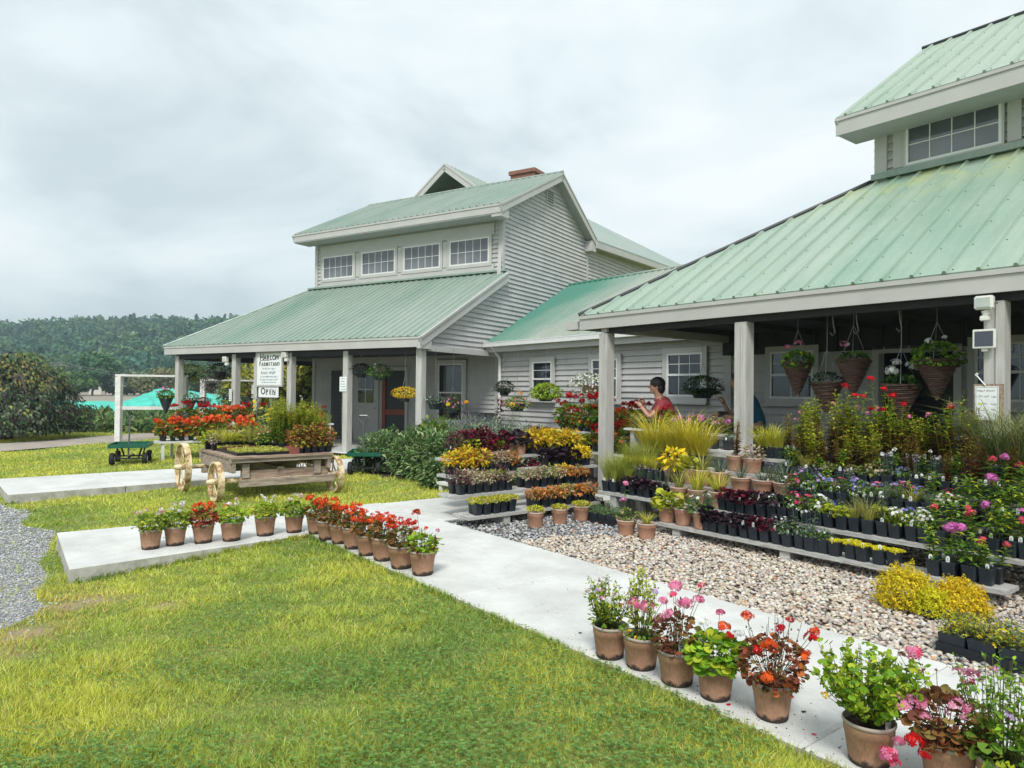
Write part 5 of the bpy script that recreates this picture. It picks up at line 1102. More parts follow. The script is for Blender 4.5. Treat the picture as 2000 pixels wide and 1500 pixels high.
def merge(*ds):
    o_ = {}; i = 0
    for d in ds:
        for k, v in d.items():
            if not v.V: continue
            if k == 'foliage' and 'foliage' in o_: V, F, Cc = v.get(); o_['foliage'].raw(V, F, Cc)
            elif k.startswith('flower_head'): o_['flower_head%d' % i] = v; i += 1
            elif k in o_: V, F, Cc = v.get(); o_[k].raw(V, F, Cc)
            else: o_[k] = v
    return o_
def heads_at(lst, nf=18):
    d = {}
    for i, (x, y, z, s_, pal) in enumerate(lst): b_ = PL(); q = np.array([x, y, z]); heads(b_, q, s_, pal, nf, stem_from=q*[.3, .3, .3]); d['flower_head%d' % (100+i)] = b_
    return d
FG = 'potted geraniums along the walk'
PB = [(.30,.08,.04),(.22,.06,.035),(.14,.05,.03),(.16,.13,.04)]
row = [((1191, 1281), lambda: merge(loose(.16, .27, YG+GR, 40, .026, 22, WHITE+PINK[:1], .95), bushy(.10, .12, GR+YG[:1], 130, .034), heads_at([(-.03, -.05, .17, .026, WHITE+LILAC[:1]), (.05, -.06, .14, .018, ORANGE), (-.08, 0, .22, .016, LILAC)])), 'brown fibre pot of thin twiggy sprigs with tiny white flowers, farthest in the near row'),
       ((1252, 1301), lambda: merge(loose(.13, .34, YG+YG[:1], 20, .026, 26, None, .6), bushy(.10, .10, GR+YO[:1], 120, .034), heads_at([(.01, -.10, .20, .042, PINK), (.08, -.10, .14, .042, PINK), (-.06, -.10, .22, .036, PINK), (.05, -.08, .28, .020, LILAC), (.10, -.05, .22, .026, PINK)])), 'brown pot of tall lime foliage with soft pink flowers, second in the near walk row'),
       ((1322, 1332), lambda: merge(bushy(.12, .19, RB+BT[:1], 230, .036, T_ROUND), loose(.12, .26, RB, 10, .022, 9, None, .8), heads_at([(-.06, -.04, .22, .030, PINK), (.09, -.08, .10, .028, WHITE), (.0, .03, .34, .036, PINK), (.03, -.02, .27, .042, PINK), (.05, .02, .25, .034, PINK), (.14, .05, .26, .030, PINK), (.15, .06, .33, .018, HOT), (-.02, 0, .30, .022, HOT)])), 'brown pot of reddish leaves with tall pink flower heads, third in the near walk row'),
       ((1397, 1361), lambda: merge(bushy(.13, .15, BG+YG[:1], 380, .044, T_ROUND, 14, droop=.3), heads_at([(.03, 0, .20, .034, ORANGE), (.05, -.04, .17, .026, RED), (.02, .02, .26, .024, PINK), (.10, -.03, .17, .026, WHITE), (-.07, 0, .22, .026, WHITE)])), 'pot of bright green round leaves with orange and white flowers, near walk row'),
       ((1508, 1400), lambda: merge(bushy(.155, .22, PB+RB+OR[:1], 520, .030, T_ROUND, 18, droop=.2), loose(.16, .34, RB, 12, .018, 8, None, .9), heads_at([(-.12, .02, .31, .028, RED+ORANGE), (-.03, -.08, .22, .044, ORANGE), (.03, -.02, .27, .022, RED), (.12, -.04, .15, .036, ORANGE), (-.10, -.08, .19, .024, RED), (-.06, -.11, .08, .034, ORANGE), (.09, .02, .30, .020, RED), (.18, .0, .22, .034, RED), (.19, .02, .25, .028, ORANGE), (.04, .05, .24, .018, HOT)])), 'brown pot of wide rusty foliage covered in orange red flowers in the near walk row'),
       ((1697, 1487), lambda: merge(loose(.235, .27, BG+YG[:2], 60, .026, 26, None, 1., T_ROUND), loose(.22, .28, YG+BG, 22, .030, 16, None, .9), heads_at([(.06, -.14, .13, .044, PINK), (.12, -.15, .10, .044, PINK), (.09, -.16, .16, .034, PINK), (.0, -.14, -.05, .036, PINK+HOT), (.02, -.13, -.09, .028, HOT), (.04, -.14, .0, .024, PINK), (-.18, 0, .12, .016, YEL)])), 'largest near pot, spreading fresh green bush with pale pink flowers at its rim'),
       ((1851, 1530), lambda: merge(bushy(.14, .20, [(.20,.06,.03),(.30,.14,.05),(.14,.05,.03),(.26,.20,.06)], 300, .038, T_ROUND, 14), loose(.15, .30, RB, 9, .024, 6, None, .9), heads_at([(-.10, .05, .34, .036, HOT+PINK), (.05, -.02, .24, .052, PINK), (.01, -.06, .17, .050, PINK), (-.16, -.05, .04, .034, RED), (-.11, -.08, .0, .03, RED), (-.17, .03, .33, .015, RB)])), 'near pot of maroon patterned leaves with big pink flower heads, right of the largest pot'),
       ((1962, 1572), lambda: merge(loose(.19, .34, GR+BG, 44, .026, 20, None, .9), bushy(.12, .14, GR+YG[:1], 160, .04, T_ROUND), heads_at([(-.03, -.05, .20, .030, LILAC+PINK), (.10, -.04, .12, .028, LILAC), (-.02, .02, .34, .014, MAG)], 7)), 'near pot of green foliage with lilac flowers at the lower right corner'),
       ((2085, 1590), lambda: merge(bushy(.15, .18, YG+YO[:2], 220, .045, T_LANCE), heads_at([(-.10, 0, .26, .03, PINK)])), 'near pot of yellow green foliage cut by the right picture edge')]
for i_, ((x, y), fn, lab) in enumerate(row):
    r_ = geranium(lab, at(x, y, .101), fn(), FG, .93)
    if i_ in (2, 5, 6): t_ = mk(TAG_ME, 'plant_tag', r_, (.055 if i_ != 2 else .01, -.045, .185), .3, (1.3, 1.3, 1.5)); mk(TAGP_ME, 'tag_print', t_)
for i, (x, y) in enumerate([(784, 1108), (748, 1093), (717, 1083), (690, 1070), (664, 1060), (640, 1052), (618, 1041)]):
    dct = merge(bushy(.11, .17, [(.22,.13,.035),(.12,.13,.03),(.30,.12,.04)], 170, .04, T_ROUND, 12), gera(.13, .17, GR[:1], ORANGE+RED[:1] if i > 0 else RED+ORANGE[:1], 20, .03, 15, .030, 1., 1.22, sep=True, nf=10))
    geranium('%s orange red geranium pot beside the walk, counting from the nearest green one' % nth(i), at(x, y, .101), dct, FG)
geranium('green leafed geranium pot with one orange bloom at the near end of the orange row', at(825, 1121, .101), merge(bushy(.12, .16, BG+YG[:2]+RB[:1], 210, .042, T_ROUND, 12), heads_at([(-.06, .03, .33, .034, ORANGE+RED), (.02, .0, .20, .02, ORANGE), (.13, -.02, .19, .02, PINK)]), loose(.13, .22, BG, 8, .022, 7)), FG)
for i, (x, y, pal, fl, lab) in enumerate([(294, 1071, YG+GR, PINK[1:]+WHITE, 'yellow green potted geranium nearest the end of the side path'), (342, 1064, YG+GR, WHITE+LILAC[:1], 'yellow green potted geranium second from the end of the side path'), (397, 1059, [(.40,.06,.03),(.28,.08,.04),(.16,.12,.04)], ORANGE+RED, 'orange red potted geranium third from the end of the side path'),
                                      (452, 1055, BG+YG, WHITE+ORANGE[:1], 'green potted geranium with a few white blooms, fourth on the side path'), (518, 1045, YG+BG[:1], WHITE, 'yellow green potted geranium with round white heads, fifth on the side path'), (574, 1039, YG+BG[:1]+GR[:1], WHITE+PINK[:1], 'green potted geranium with a black tag, last before the orange row')]):
    dct = merge(bushy(.125, .16, pal, 240, .038, T_ROUND, 12), gera(.13, .16, pal[:1], fl, 20, .03, 16 if i == 2 else 5, .026, .9, 1.3, sep=True, nf=9)); r_ = geranium(lab, at(x, y, .101), dct, FG)
    if i == 5: MB().box((-.05, -.07, .30), (.035, .004, .05)).build('plant_tag', 'dark_trim', r_)
# ---- hanging baskets
def hanger(r_, zb_, zt, rr, n=3, name='hanger'):
    mb = MB(); kz = min(zt-.02, zb_+.42)
    for i in range(n): a = i*2*math.pi/n; mb.tube([(rr*math.cos(a), rr*math.sin(a), zb_), (0, 0, kz)], .0035, 4)
    mb.tube([(0, 0, kz), (0, 0, zt)], .0035, 4); mb.build(name, 'wire', r_)
def basket(label, p_, rr, dct, top, kind='bowl', group='hanging baskets on the farm shop', h=.15, mat='black_plastic'):
    r_ = root('hanging_basket', label, 'hanging basket', p_, random.uniform(-.25, .25), group)
    if kind == 'bowl': MB().lathe([(.001, -h), (rr*.62, -h), (rr*.9, -.02), (rr, -.015), (rr, 0), (rr*.92, 0), (rr*.88, -.03), (.001, -.035)], 20).build('pot', mat, r_, smooth=False)
    else:
        prof = [(rr, 0)]; k = 17 if kind == 'wicker' else 26
        for i in range(k): t_ = i/k; q = rr*(1-t_)**.92+.012; am = .009 if kind == 'wicker' else .003; prof += [(q+am, -h*t_-.004), (q+am, -h*t_-.012), (q-am, -h*t_-h/k*.62)]
        prof += [(.012, -h)]; MB().lathe(prof, 22, wob=.02).build('cone', 'wicker' if kind == 'wicker' else 'black_plastic', r_); MB().lathe([(rr*1.04, -.006), (rr*1.04, .010), (rr*.94, .010), (rr*.9, -.02), (.001, -.02)], 22).build('rim', 'wicker' if kind == 'wicker' else 'black_plastic', r_)
        if kind == 'wicker': MB().tube([(0, 0, -h+.05), (0, 0, -h-.015)], [.022, .014], 8).build('tip', 'coco', r_)
    for k, v in dct.items():
        if v.V: nm = 'foliage' if k == 'foliage' else ('flower_head' if k.startswith('flower') else 'blossoms'); o = v.build(nm, 'leaf' if nm == 'foliage' else 'petal', r_); o.location = (0, 0, -.01)
    hanger(r_, 0, top-p_[2], rr*.95); return r_
def trail(r, down, pal, n=400, ls=.03, fl=None, nfl=30, fs=.018, up=.10, shape=T_LANCE):
    n = int(n*(1.9 if shape is T_LANCE else 1.15)); ls *= 1.25 if shape is T_LANCE else 1.; r *= 1.12 if shape is T_LANCE else 1.; p = PL(); b_ = PL(); u = rdir(n, .1); P = u*RNG.uniform(.45, 1, (n, 1))*[r, r, 0]+[0, 0, 1]*np.where(u[:, 2:] > 0, u[:, 2:]*up, u[:, 2:]*down); p.inst(shape, P, nrm(u+rdir(n)*.6-[0, 0, .2]), u+[0, 0, .5], ls*(.5 if shape is T_LANCE else 1), ls, pick(pal, n))
    if fl:
        u = rdir(nfl, .5); P = u*1.03*[r, r, 0]+[0, 0, 1]*np.where(u[:, 2:] > 0, u[:, 2:]*(up+.02), u[:, 2:]*down); b_.inst(T_FLORET, P, np.cross(u, rdir(nfl)), u+[0, 0, .3], fs, fs, pick(fl, nfl))
    return {'foliage': p, 'blossoms': b_}
for x, y, rr, h_, fn, lab in [(1558, 708, .175, .42, lambda: merge(trail(.20, .06, BG+GR, 260, .055, None, up=.13, shape=T_ROUND), heads_at([(-.14, -.04, .20, .055, PINK), (-.03, -.10, .23, .065, PINK)])), 'first wicker cone basket from the left, green leaves and pink geranium heads'),
                          (1615, 748, .18, .37, lambda: trail(.19, .03, DG+DP[:1], 170, .04, None, up=.12), 'low wicker cone basket with sparse dark foliage, second from the left'),
                          (1667, 703, .185, .42, lambda: merge(trail(.19, .03, GR+DG, 220, .045, None, up=.09, shape=T_ROUND), heads_at([(-.13, -.06, .19, .060, PINK+WHITE[:1])])), 'wicker cone basket with one pink flower head at its left rim'),
                          (1760, 752, .20, .40, lambda: merge(trail(.20, .03, GR+DG, 220, .05, None, up=.10, shape=T_ROUND), heads_at([(-.15, -.08, .17, .075, WHITE), (-.10, -.08, .25, .055, WHITE), (.08, -.08, .20, .07, WHITE), (.18, -.05, .20, .055, WHITE)], 26)), 'low wicker cone basket with round white geranium heads'),
                          (1830, 704, .205, .42, lambda: merge(trail(.26, .05, BG[1:2]+GR, 380, .052, None, up=.19, shape=T_ROUND), heads_at([(-.11, -.12, .21, .050, WHITE), (.04, -.1, .26, .03, WHITE)])), 'fullest wicker cone basket, wide green leaves beside the third post')]:
    P_ = onp(x, y, 8.4, dv); basket(lab, P_, rr, fn(), 2.62, 'wicker', 'wicker cone baskets under the near porch', h_)
for x, y, b_, rr, fn, kind, lab in [(372, 728, 13.3, .19, lambda: trail(.46, .24, GR+YG[:1]+[(.45,.48,.32)], 520, .055, PINK[1:]+WHITE, 34, .04, .24), 'bowl', 'wide green hanging basket beside the first porch post'),
      (430, 726, 13.3, .20, lambda: trail(.36, .20, [(.10,.06,.07),(.16,.09,.10),(.08,.10,.07)], 420, .05, LILAC[:1], 16, .03, .24), 'bowl', 'dark hanging basket left of the second porch post'), (412, 748, 14.6, .18, lambda: trail(.34, .24, [(.17,.14,.13),(.24,.20,.18),(.10,.08,.08)], 380, .045, None, up=.18), 'bowl', 'smoky grey hanging basket behind the darker one'),
      (396, 783, 13.3, .20, lambda: trail(.24, .10, [(.22,.05,.04),(.16,.04,.03)]+GR[:1], 300, .035, PINK+HOT, 22, .022, .1), 'bowl', 'black hanging pot of pinkish red leaves under the porch left end'), (443, 768, 13.3, .16, lambda: trail(.34, .34, GR+GG+WHITE[1:], 420, .045, WHITE, 26, .02, .14), 'bowl', 'trailing cream speckled basket beside the paper notice'),
      (372, 778, 12.9, .17, lambda: trail(.23, .06, GR+GG, 220, .04, WHITE, 50, .035, .16), 'cone', 'black cone basket of white flowers behind the first post'), (488, 778, 12.9, .20, lambda: merge(trail(.22, .04, DG, 120, .04), heads_at([(.20, 0, .04, .04, DRED+HOT), (-.02, 0, .13, .03, RED)])), 'cone', 'black cone basket with dark red blooms left of the OPEN sign'),
      (706, 722, 12.9, .17, lambda: trail(.27, .12, [(.03,.035,.04),(.05,.04,.05),(.05,.06,.05)], 300, .05, None, up=.13), 'bowl', 'nearly black hanging basket right of the fourth post'), (742, 727, 12.9, .18, lambda: merge(trail(.30, .12, DG+GR, 360, .045, None, up=.18), heads_at([(-.14, -.08, .12, .05, WHITE), (-.11, -.08, .20, .035, WHITE)])), 'bowl', 'dark green hanging basket with two white blooms'),
      (791, 768, 12.6, .16, lambda: trail(.29, .10, GD[:1]+YO, 420, .035, YEL+[(.8,.35,.02)], 130, .03, .14), 'bowl', 'bright yellow orange hanging basket beside the corner post'), (850, 783, 12.9, .20, lambda: trail(.25, .05, GG+DG, 240, .035, WHITE, 26, .022, .1), 'bowl', 'grey leaved hanging basket just right of the corner post'),
      (884, 790, 13.2, .15, lambda: trail(.22, .14, DG, 200, .04, HOT+PINK, 26, .05, .18), 'bowl', 'hanging basket with coral pink flowers before the tall dark window')]:
    P_ = onp(x, y, b_, bv); basket(lab, P_, rr, fn(), 2.60, kind, h=.20 if kind == 'bowl' else .46)
for x, y, rr, fn, lab in [(985, 758, .16, lambda: trail(.23, .08, DG+DP, 260, .05, None, up=.16), 'small dark basket hanging before the white downspout'), (1010, 788, .22, lambda: merge(trail(.30, .12, BG+GR, 300, .045, HOT+[(.8,.2,.2)], 60, .04, .14), ), 'basket of coral pink flowers hanging low beside the downspout'),
      (1066, 768, .22, lambda: trail(.34, .10, YG+BG, 460, .06, None, up=.20), 'lime green basket hanging before the first wing window'), (1152, 752, .22, lambda: trail(.42, .50, GG+[(.5,.48,.34)], 700, .04, WHITE+[(.75,.72,.55)], 420, .035, .24), 'big cream white cascading basket behind the first porch post'),
      (1372, 758, .24, lambda: merge(trail(.34, .10, DG+GR[:1], 520, .045, None, up=.20), heads_at([(.2, 0, .16, .04, PINK), (.3, 0, .05, .03, RB)])), 'dark green basket hanging before the wing window nearest the porch')]:
    P_ = onp(x, y, 10.3, dv); basket(lab, P_, rr, fn(), 2.62, 'bowl', 'hanging baskets along the wing', .18, 'coco' if x == 1152 else 'black_plastic')
# white hanging frames on the lawn
def hframe(label, p0, p1, hgt=2.02, rail=1.05):
    r_ = root('plant_rack', label, 'plant rack', (p0[0], p0[1], 0), 0, 'white hanging frames'); L_ = (p1[0]-p0[0], p1[1]-p0[1])
    for t_ in (0, 1): MB().box((L_[0]*t_, L_[1]*t_, hgt/2), (.16, .16, hgt)).build('post', 'white_wood', r_, bev=.005)
    mb = MB(); mb.bar((-.1, -.02, hgt+.03), (L_[0]+.1, L_[1]+.02, hgt+.03), .18, .06); mb.build('top_rail', 'white_wood', r_); mb = MB(); mb.bar((0, 0, rail), (L_[0], L_[1], rail), .05, .10); mb.build('rail', 'white_wood', r_); return r_
fp = at(231, 862); fq = fp+np.array([1.66, .62, 0]); hframe('white post and rail hanging frame left of the porch holding a pink cone basket', fp, fq, 1.93, .99)
fp2 = np.array(gy(397, 24.)); hframe('white hanging frame seen through the porch behind the geraniums', fp2, np.array(gy(497, 25.)), 1.86, .98)
q_ = fp+np.array([1.18, .44, 0]); q_[2] = 1.36; basket('black cone basket of mauve pink flowers hanging on the white frame', q_, .21, merge(trail(.26, .06, BG[1:2]+GR, 260, .06, None, up=.16, shape=T_ROUND), heads_at([(-.05, -.1, .22, .08, MAG+PINK), (.1, -.1, .2, .06, MAG), (-.24, 0, .12, .06, MAG), (.24, 0, .2, .05, PINK)])), 1.93, 'cone', h=.55)
# ---- old farm wagon used as a plant stand
WGN = root('farm_wagon', 'weathered wooden farm wagon with peeling cream wheels, loaded with plants', 'wagon', C2(-11.05, 3.68, 0), RZC)
MB().box((.80, 0, .575), (.09, 1.50, .06)).build('side_beam', 'old_timber', WGN); MB().box((-.80, 0, .545), (.09, 1.50, .13)).build('side_beam', 'old_timber', WGN)
MB().box((0, -.70, .50), (1.66, .055, .20)).build('end_board', 'old_timber', WGN, bev=.004); MB().box((0, .72, .50), (1.66, .055, .20)).build('end_board', 'old_timber', WGN, bev=.004)
for i in range(8): MB().box((-.77+i*.22, .01, .615+.002*(i % 2)), (.205, 1.52, .03)).build('deck_board', 'old_plank', WGN)
mb = MB(); mb.box((.70, .12, .36), (.10, 1.22, .12)); mb.build('bolster', 'old_plank', WGN); MB().box((.78, .10, .245), (.09, 1.42, .10)).build('axle_beam', 'old_timber', WGN)
MB().box((.74, -.52, .42), (.09, .10, .20)).build('stake', 'old_timber', WGN); MB().box((.74, .55, .42), (.09, .10, .20)).build('stake', 'old_timber', WGN)
MB().box((-.66, 0, .33), (.12, 1.5, .12)).build('axle_beam', 'old_timber', WGN); MB().box((0, 0, .40), (1.5, .10, .10)).build('reach_pole', 'old_timber', WGN)
MB().tube([(.72, -.99, .285), (.72, .93, .285)], .035, 10).build('axle', 'old_wheel', WGN); MB().tube([(-.66, -1.10, .375), (-.66, .92, .375)], .035, 10).build('axle', 'old_wheel', WGN)
def wheel(x, y, r, s):
    n = 40; mb = MB(); V = []; F = []; w_ = .042
    for k in range(n):
        a = 2*math.pi*k/n
        for rr, yy in ((r, -w_), (r, w_), (r-.022, w_), (r-.022, -w_)): V.append((rr*math.cos(a), yy, rr*math.sin(a)))
    for k in range(n):
        for j in range(4): F.append((k*4+j, k*4+(j+1) % 4, ((k+1) % n)*4+(j+1) % 4, ((k+1) % n)*4+j))
    mb.add(V, F); o = mb.build('wheel', 'old_wheel', WGN); o.location = (x, y, r)
    h_ = MB(); h_.tube([(0, -.13, 0), (0, -.10, 0), (0, -.06, 0), (0, .06, 0), (0, .10, 0)], [.028, .038, .045, .045, .034], 12); h_.build('hub', 'old_wheel', o)
    for k in range(10):
        a = 2*math.pi*(k+.5)/10; mb = MB(); yy = .035*(1 if k % 2 else -1); mb.bar((.05*math.cos(a), yy, .05*math.sin(a)), ((r-.015)*math.cos(a), yy*.35, (r-.015)*math.sin(a)), .019, .014, (0, 1, 0)); mb.build('spoke', 'old_wheel', o)
wheel(.72, -.91, .285, -1); wheel(.72, .85, .285, 1); wheel(-.66, -1.03, .375, -1); wheel(-.66, .85, .375, 1)
def on_wagon(x, y, z=.635): M_ = WGN.matrix_basis; v = Matrix.Rotation(RZC, 4, 'Z') @ Vector((x, y, z)); return np.array([v.x+WGN.location.x, v.y+WGN.location.y, z])
def plugs(label, x, y, w_, l_, pals, seed):
    r_ = root('plug_tray', label, 'seedling tray', on_wagon(x, y, .634), RZC, 'seedling trays on the wagon'); mb = MB(); mb.box((0, 0, .02), (w_, l_, .04), taper=.97)
    mb.build('tray', 'tray_plastic', r_); p = PL(); nx, ny = int(w_/.036), int(l_/.036)
    for i in range(nx):
        pal = pals[int(i*len(pals)/nx)]
        for j in range(ny):
            k = 9; P = np.column_stack([RNG.normal(0, .008, k)-w_/2+(i+.5)*w_/nx, RNG.normal(0, .008, k)-l_/2+(j+.5)*l_/ny, RNG.uniform(.04, .075, k)]); p.inst(T_ROUND, P, rdir(k), rdir(k)*.5+[0, 0, 1], .017, .017, pick(pal, k))
    p.build('foliage', 'leaf', r_)
LM = [(.48,.50,.08),(.40,.44,.07),(.55,.52,.14)]; PU = [(.14,.04,.04),(.20,.07,.05)]
plugs('seedling tray of lime and purple rows at the near left corner of the wagon', -.02, -.50, 1.45, .24, [LM, LM, PU, LM, LM], 1)
plugs('seedling tray of lime plants in the middle of the wagon left half', .12, -.24, 1.3, .24, [LM, PU, LM, LM, LM], 2)
plugs('seedling tray of pale yellow plants closest to the red planter', .30, .02, .9, .24, [LM, LM, LM], 3)
mb = MB(); mb.box((0, 0, .05), (.25, .14, .10)); o = mb.build('planter_box', 'planter_red'); o.location = tuple(on_wagon(.66, .19, .634)); o.rotation_euler = (0, 0, RZC); tag(o, 'small faded red wooden box at the front edge of the wagon deck', 'planter box')
k_ = 0
def wpot(kind, x, y, sc, row, i):
    if row in ('rear left', 'rearmost', 'rear'): kind = random.choice(['shortgold', 'ylgrass', 'palepink', 'lime', 'greengrass' if row == 'rear' else 'lime'])
    potted(kind, 0, 0, 0, '%s black pot of %s in the %s row on the wagon' % (nth(i), KINDS[kind][1], row), 'potted plants on the wagon', 'square', sc, .3, world=on_wagon(x, y, .634), mass=(row not in ('front', 'second', 'fourth')))
for i in range(5): wpot('bronze', .68, .30+.115*i, 1.35, 'front', i)
for i in range(5): wpot('bronze', .52, .34+.115*i, 1.3, 'second', i)
for i in range(3): wpot('bronze', .40, .36+.115*i, 1.4, 'third', i)
for i in range(2): wpot('ygherb', .38, .70+.115*i, 1.0, 'third', i)
for i in range(6): wpot('ygherb', .22, .20+.12*i, 1.2, 'fourth', i)
for i in range(6): wpot('ygherb', .05, .15+.12*i, 1.3, 'fifth', i)
for i in range(7): wpot('salmon', -.12, .0+.12*i, 1.6, 'sixth', i)
for i in range(5): wpot('ylgrass', -.30, -.1+.12*i, 2.0, 'seventh', i)
for i in range(4): wpot('shortgold', -.45, -.62+.12*i, 1.3, 'rear left', i)
for i in range(4): wpot('palepink', -.62, -.3+.12*i, 1.1, 'rear', i)
for i in range(5): wpot('shortgold', -.72, -.65+.14*i, 1.7, 'rearmost', i)
for i in range(2): wpot('yeldaisy', -.60, .32+.14*i, 1.5, 'daisy', i)
# table of red geraniums behind the wagon
for nm, c_, z_, d0, d1 in (('low front', -16.9, .42, 3.3, 7.2), ('raised rear', -17.45, .72, 3.6, 7.6)):
    r_ = root('plant_table', nm+' white edged table of red and orange flowers behind the wagon', 'plant table', C2(c_, 0, 0), RZC, 'flower tables behind the wagon'); MB().box((-.2, (d0+d1)/2, z_-.025), (.5, d1-d0, .045)).build('board', 'white_wood', r_)
    for dd in (d0+.1, (d0+d1)/2, d1-.1): MB().box((0, dd, z_/2-.025), (.06, .06, z_-.05)).build('leg', 'white_wood', r_)
GT = 'potted flowers on the tables behind the wagon'
fill('low table behind the wagon', [('orangeger', 3.35, 4.8, 1.7), ('shortgold|orangeger', 4.8, 5.4, 1.5), ('yeldaisy|orangeger', 5.4, 5.9, 1.2), ('orangeger', 5.9, 6.4, 1.6), ('redger', 6.4, 7.1, 1.5)], lambda s: (-16.98, s, .421), .19, group=GT, n_order='from the left')
fill('low table behind the wagon, back row', [('orangeger|salmon', 3.35, 5.2, 2.0), ('orangeger|yeldaisy', 5.2, 7.1, 2.0)], lambda s: (-17.22, s, .421), .20, group=GT, n_order='from the left')
fill('raised table behind the wagon', [('redger', 3.7, 4.7, 1.7), ('redger|orangeger', 4.7, 5.5, 1.8), ('yeldaisy|redger', 5.5, 6.3, 1.6), ('pansy', 6.5, 7.0, 1.3), ('redger', 7.0, 7.5, 1.2)], lambda s: (-17.6, s, .721), .20, group=GT, n_order='from the left')
# ---- garden carts
def cart(label, p_, rz, w_=.82, l_=1.1, handle=(0.15, -.25, .95)):
    r_ = root('garden_cart', label, 'garden cart', p_, rz, 'green garden carts'); mb = MB()
    mb.box((0, 0, .36), (w_, l_, .012)); mb.box((0, -l_/2, .395), (w_, .015, .07)); mb.box((0, l_/2, .395), (w_, .015, .07)); mb.box((-w_/2, 0, .395), (.015, l_, .07)); mb.box((w_/2, 0, .395), (.015, l_, .07)); mb.build('tray', 'cart_green', r_)
    mb = MB()
    for sy in (-1, 1):
        mb.bar((-w_*.42, sy*l_*.36, .13), (w_*.42, sy*l_*.36, .13), .03, .03)
        for sx in (-1, 1): mb.bar((sx*w_*.25, sy*l_*.36, .13), (sx*w_*.32, sy*l_*.25, .355), .025, .025)
    mb.bar((0, -l_*.36, .16), (0, l_*.36, .16), .035, .035); mb.build('frame', 'iron_black', r_)
    for sx in (-1, 1):
        for sy in (-1, 1):
            a = MB().tube([(-.045, 0, 0), (-.03, 0, 0), (.03, 0, 0), (.045, 0, 0)], [.105, .125, .125, .105], 18).build('wheel', 'rubber', r_); a.location = (sx*w_*.42, sy*l_*.36, .125); MB().tube([(-.048, 0, 0), (.048, 0, 0)], .05, 12).build('hub', 'lamp_white', a)
    hx_, hy_, hz_ = handle; mb = MB(); mb.tube([(0, -l_*.40, .18), (hx_, -l_*.40+hy_, hz_)], .017, 6); mb.build('drawbar', 'cart_steel', r_)
    mb = MB(); q = [(hx_, -l_*.4+hy_, hz_), (hx_-.11, -l_*.4+hy_-.02, hz_+.11), (hx_-.07, -l_*.4+hy_-.02, hz_+.16), (hx_+.07, -l_*.4+hy_-.02, hz_+.16), (hx_+.11, -l_*.4+hy_-.02, hz_+.11), (hx_, -l_*.4+hy_, hz_)]; mb.tube(q, .016, 6); mb.build('handle', 'cart_steel', r_); return r_
cart('empty green garden cart on the lawn left of the wagon', at(238, 908)+np.array([0, .35, 0]), .35, .72, .9, (.02, .02, .98)); cart('green garden cart parked against the shrub bed right of the wagon', at(704, 930)+np.array([0, .5, 0]), .1, .62, .85, (-.02, -.02, .96))
# ---- shrubs in the bed before the farm shop
def shrub(label, c, d, r, h, pal, n=1500, ls=.075, cat='shrub', spikes=None, asp=.30, name='shrub'):
    r_ = root(name, label, cat, C2(c, d, .01), 0, 'shrubs before the farm shop'); p = PL(); u = rdir(n, .5); u[:, 2] = np.abs(u[:, 2]); lump = 1+.14*np.sin(u[:, 0]*8+c*3)*np.cos(u[:, 1]*7+d)
    P = u*(lump*RNG.uniform(.55, 1.02, n))[:, None]*[r, r, h]+[0, 0, .05]; s_ = ls*RNG.uniform(.7, 1.3, n); p.inst(T_LANCE, P, nrm(u*[1, 1, .6]+rdir(n)*.6), nrm(u+[0, 0, .8]), s_*asp, s_, pick(pal, n, .25))
    k = 26; u2 = rdir(k, 1); P1 = np.abs(u2[:, 2:])*[0, 0, h*.85]+u2*[r*.8, r*.8, 0]; p.stems(np.zeros((k, 3)), P1, .007, (.10,.09,.04)); p.build('foliage', 'leaf', r_)
    if spikes:
        b_ = PL(); k = spikes[1]; u = rdir(k, 1.2); P0 = u*[r*.8, r*.8, h*.8]; P0[:, 2] = np.abs(P0[:, 2]); P1 = P0+u*.10+[0, 0, .28]; b_.stems(P0, P1, .006, spikes[0][0])
        for i in range(k): m_ = 22; t_ = RNG.uniform(.2, 1, m_)[:, None]; b_.inst(T_LANCE, P0[i]+(P1[i]-P0[i])*t_, rdir(m_), rdir(m_), .012, .022, pick(spikes[0], m_))
        b_.build('flower_spikes', 'petal', r_)
    return r_
SH1 = [(.07,.14,.045),(.11,.21,.06),(.18,.29,.09),(.34,.41,.22)]; SH2 = [(.13,.20,.12),(.24,.32,.22),(.34,.40,.30)]; SH3 = [(.18,.28,.05),(.26,.34,.07),(.10,.18,.04)]
for a in [('dark leafy peony bush behind the right garden cart', -12.5, 6.75, .62, .72, SH1), ('yellow green leafy shrub beside the fourth porch post', -12.2, 7.7, .6, .95, SH3), ('broad peony bush right of the green cart', -11.6, 6.95, .62, .80, SH1), ('glossy dark green peony bush at the front middle of the bed', -10.9, 6.95, .62, .78, SH1), ('rounded deep green bush before the tall dark window', -10.3, 7.25, .60, .82, SH1), ('last dark green bush before the side benches', -9.6, 7.0, .52, .70, SH1), ('grey green bush near the folding ledge', -10.0, 8.2, .6, .88, SH2), ('low leafy clump spilling over the mulch edge', -9.95, 6.45, .38, .40, SH1)]:
    shrub(a[0], a[1], a[2]-.15, a[3]*1.05, a[4]*.98, a[5], 3400, .115, asp=.32)
shrub('silvery sage bush with pale mauve flower spikes in the bed', -11.65, 7.9, .7, 1.0, SH2, 3600, .075, spikes=([(.42,.34,.46),(.52,.46,.52),(.34,.32,.34)], 46), asp=.22, name='sage_bush')
shrub('silvery leaved bush behind the peonies under the yellow basket', -10.9, 8.1, .65, 1.0, SH2, 3300, .08, asp=.26)
shrub('loose yellow green plant by the ledge legs', -9.7, 8.7, .4, .62, SH3, 700, .08)
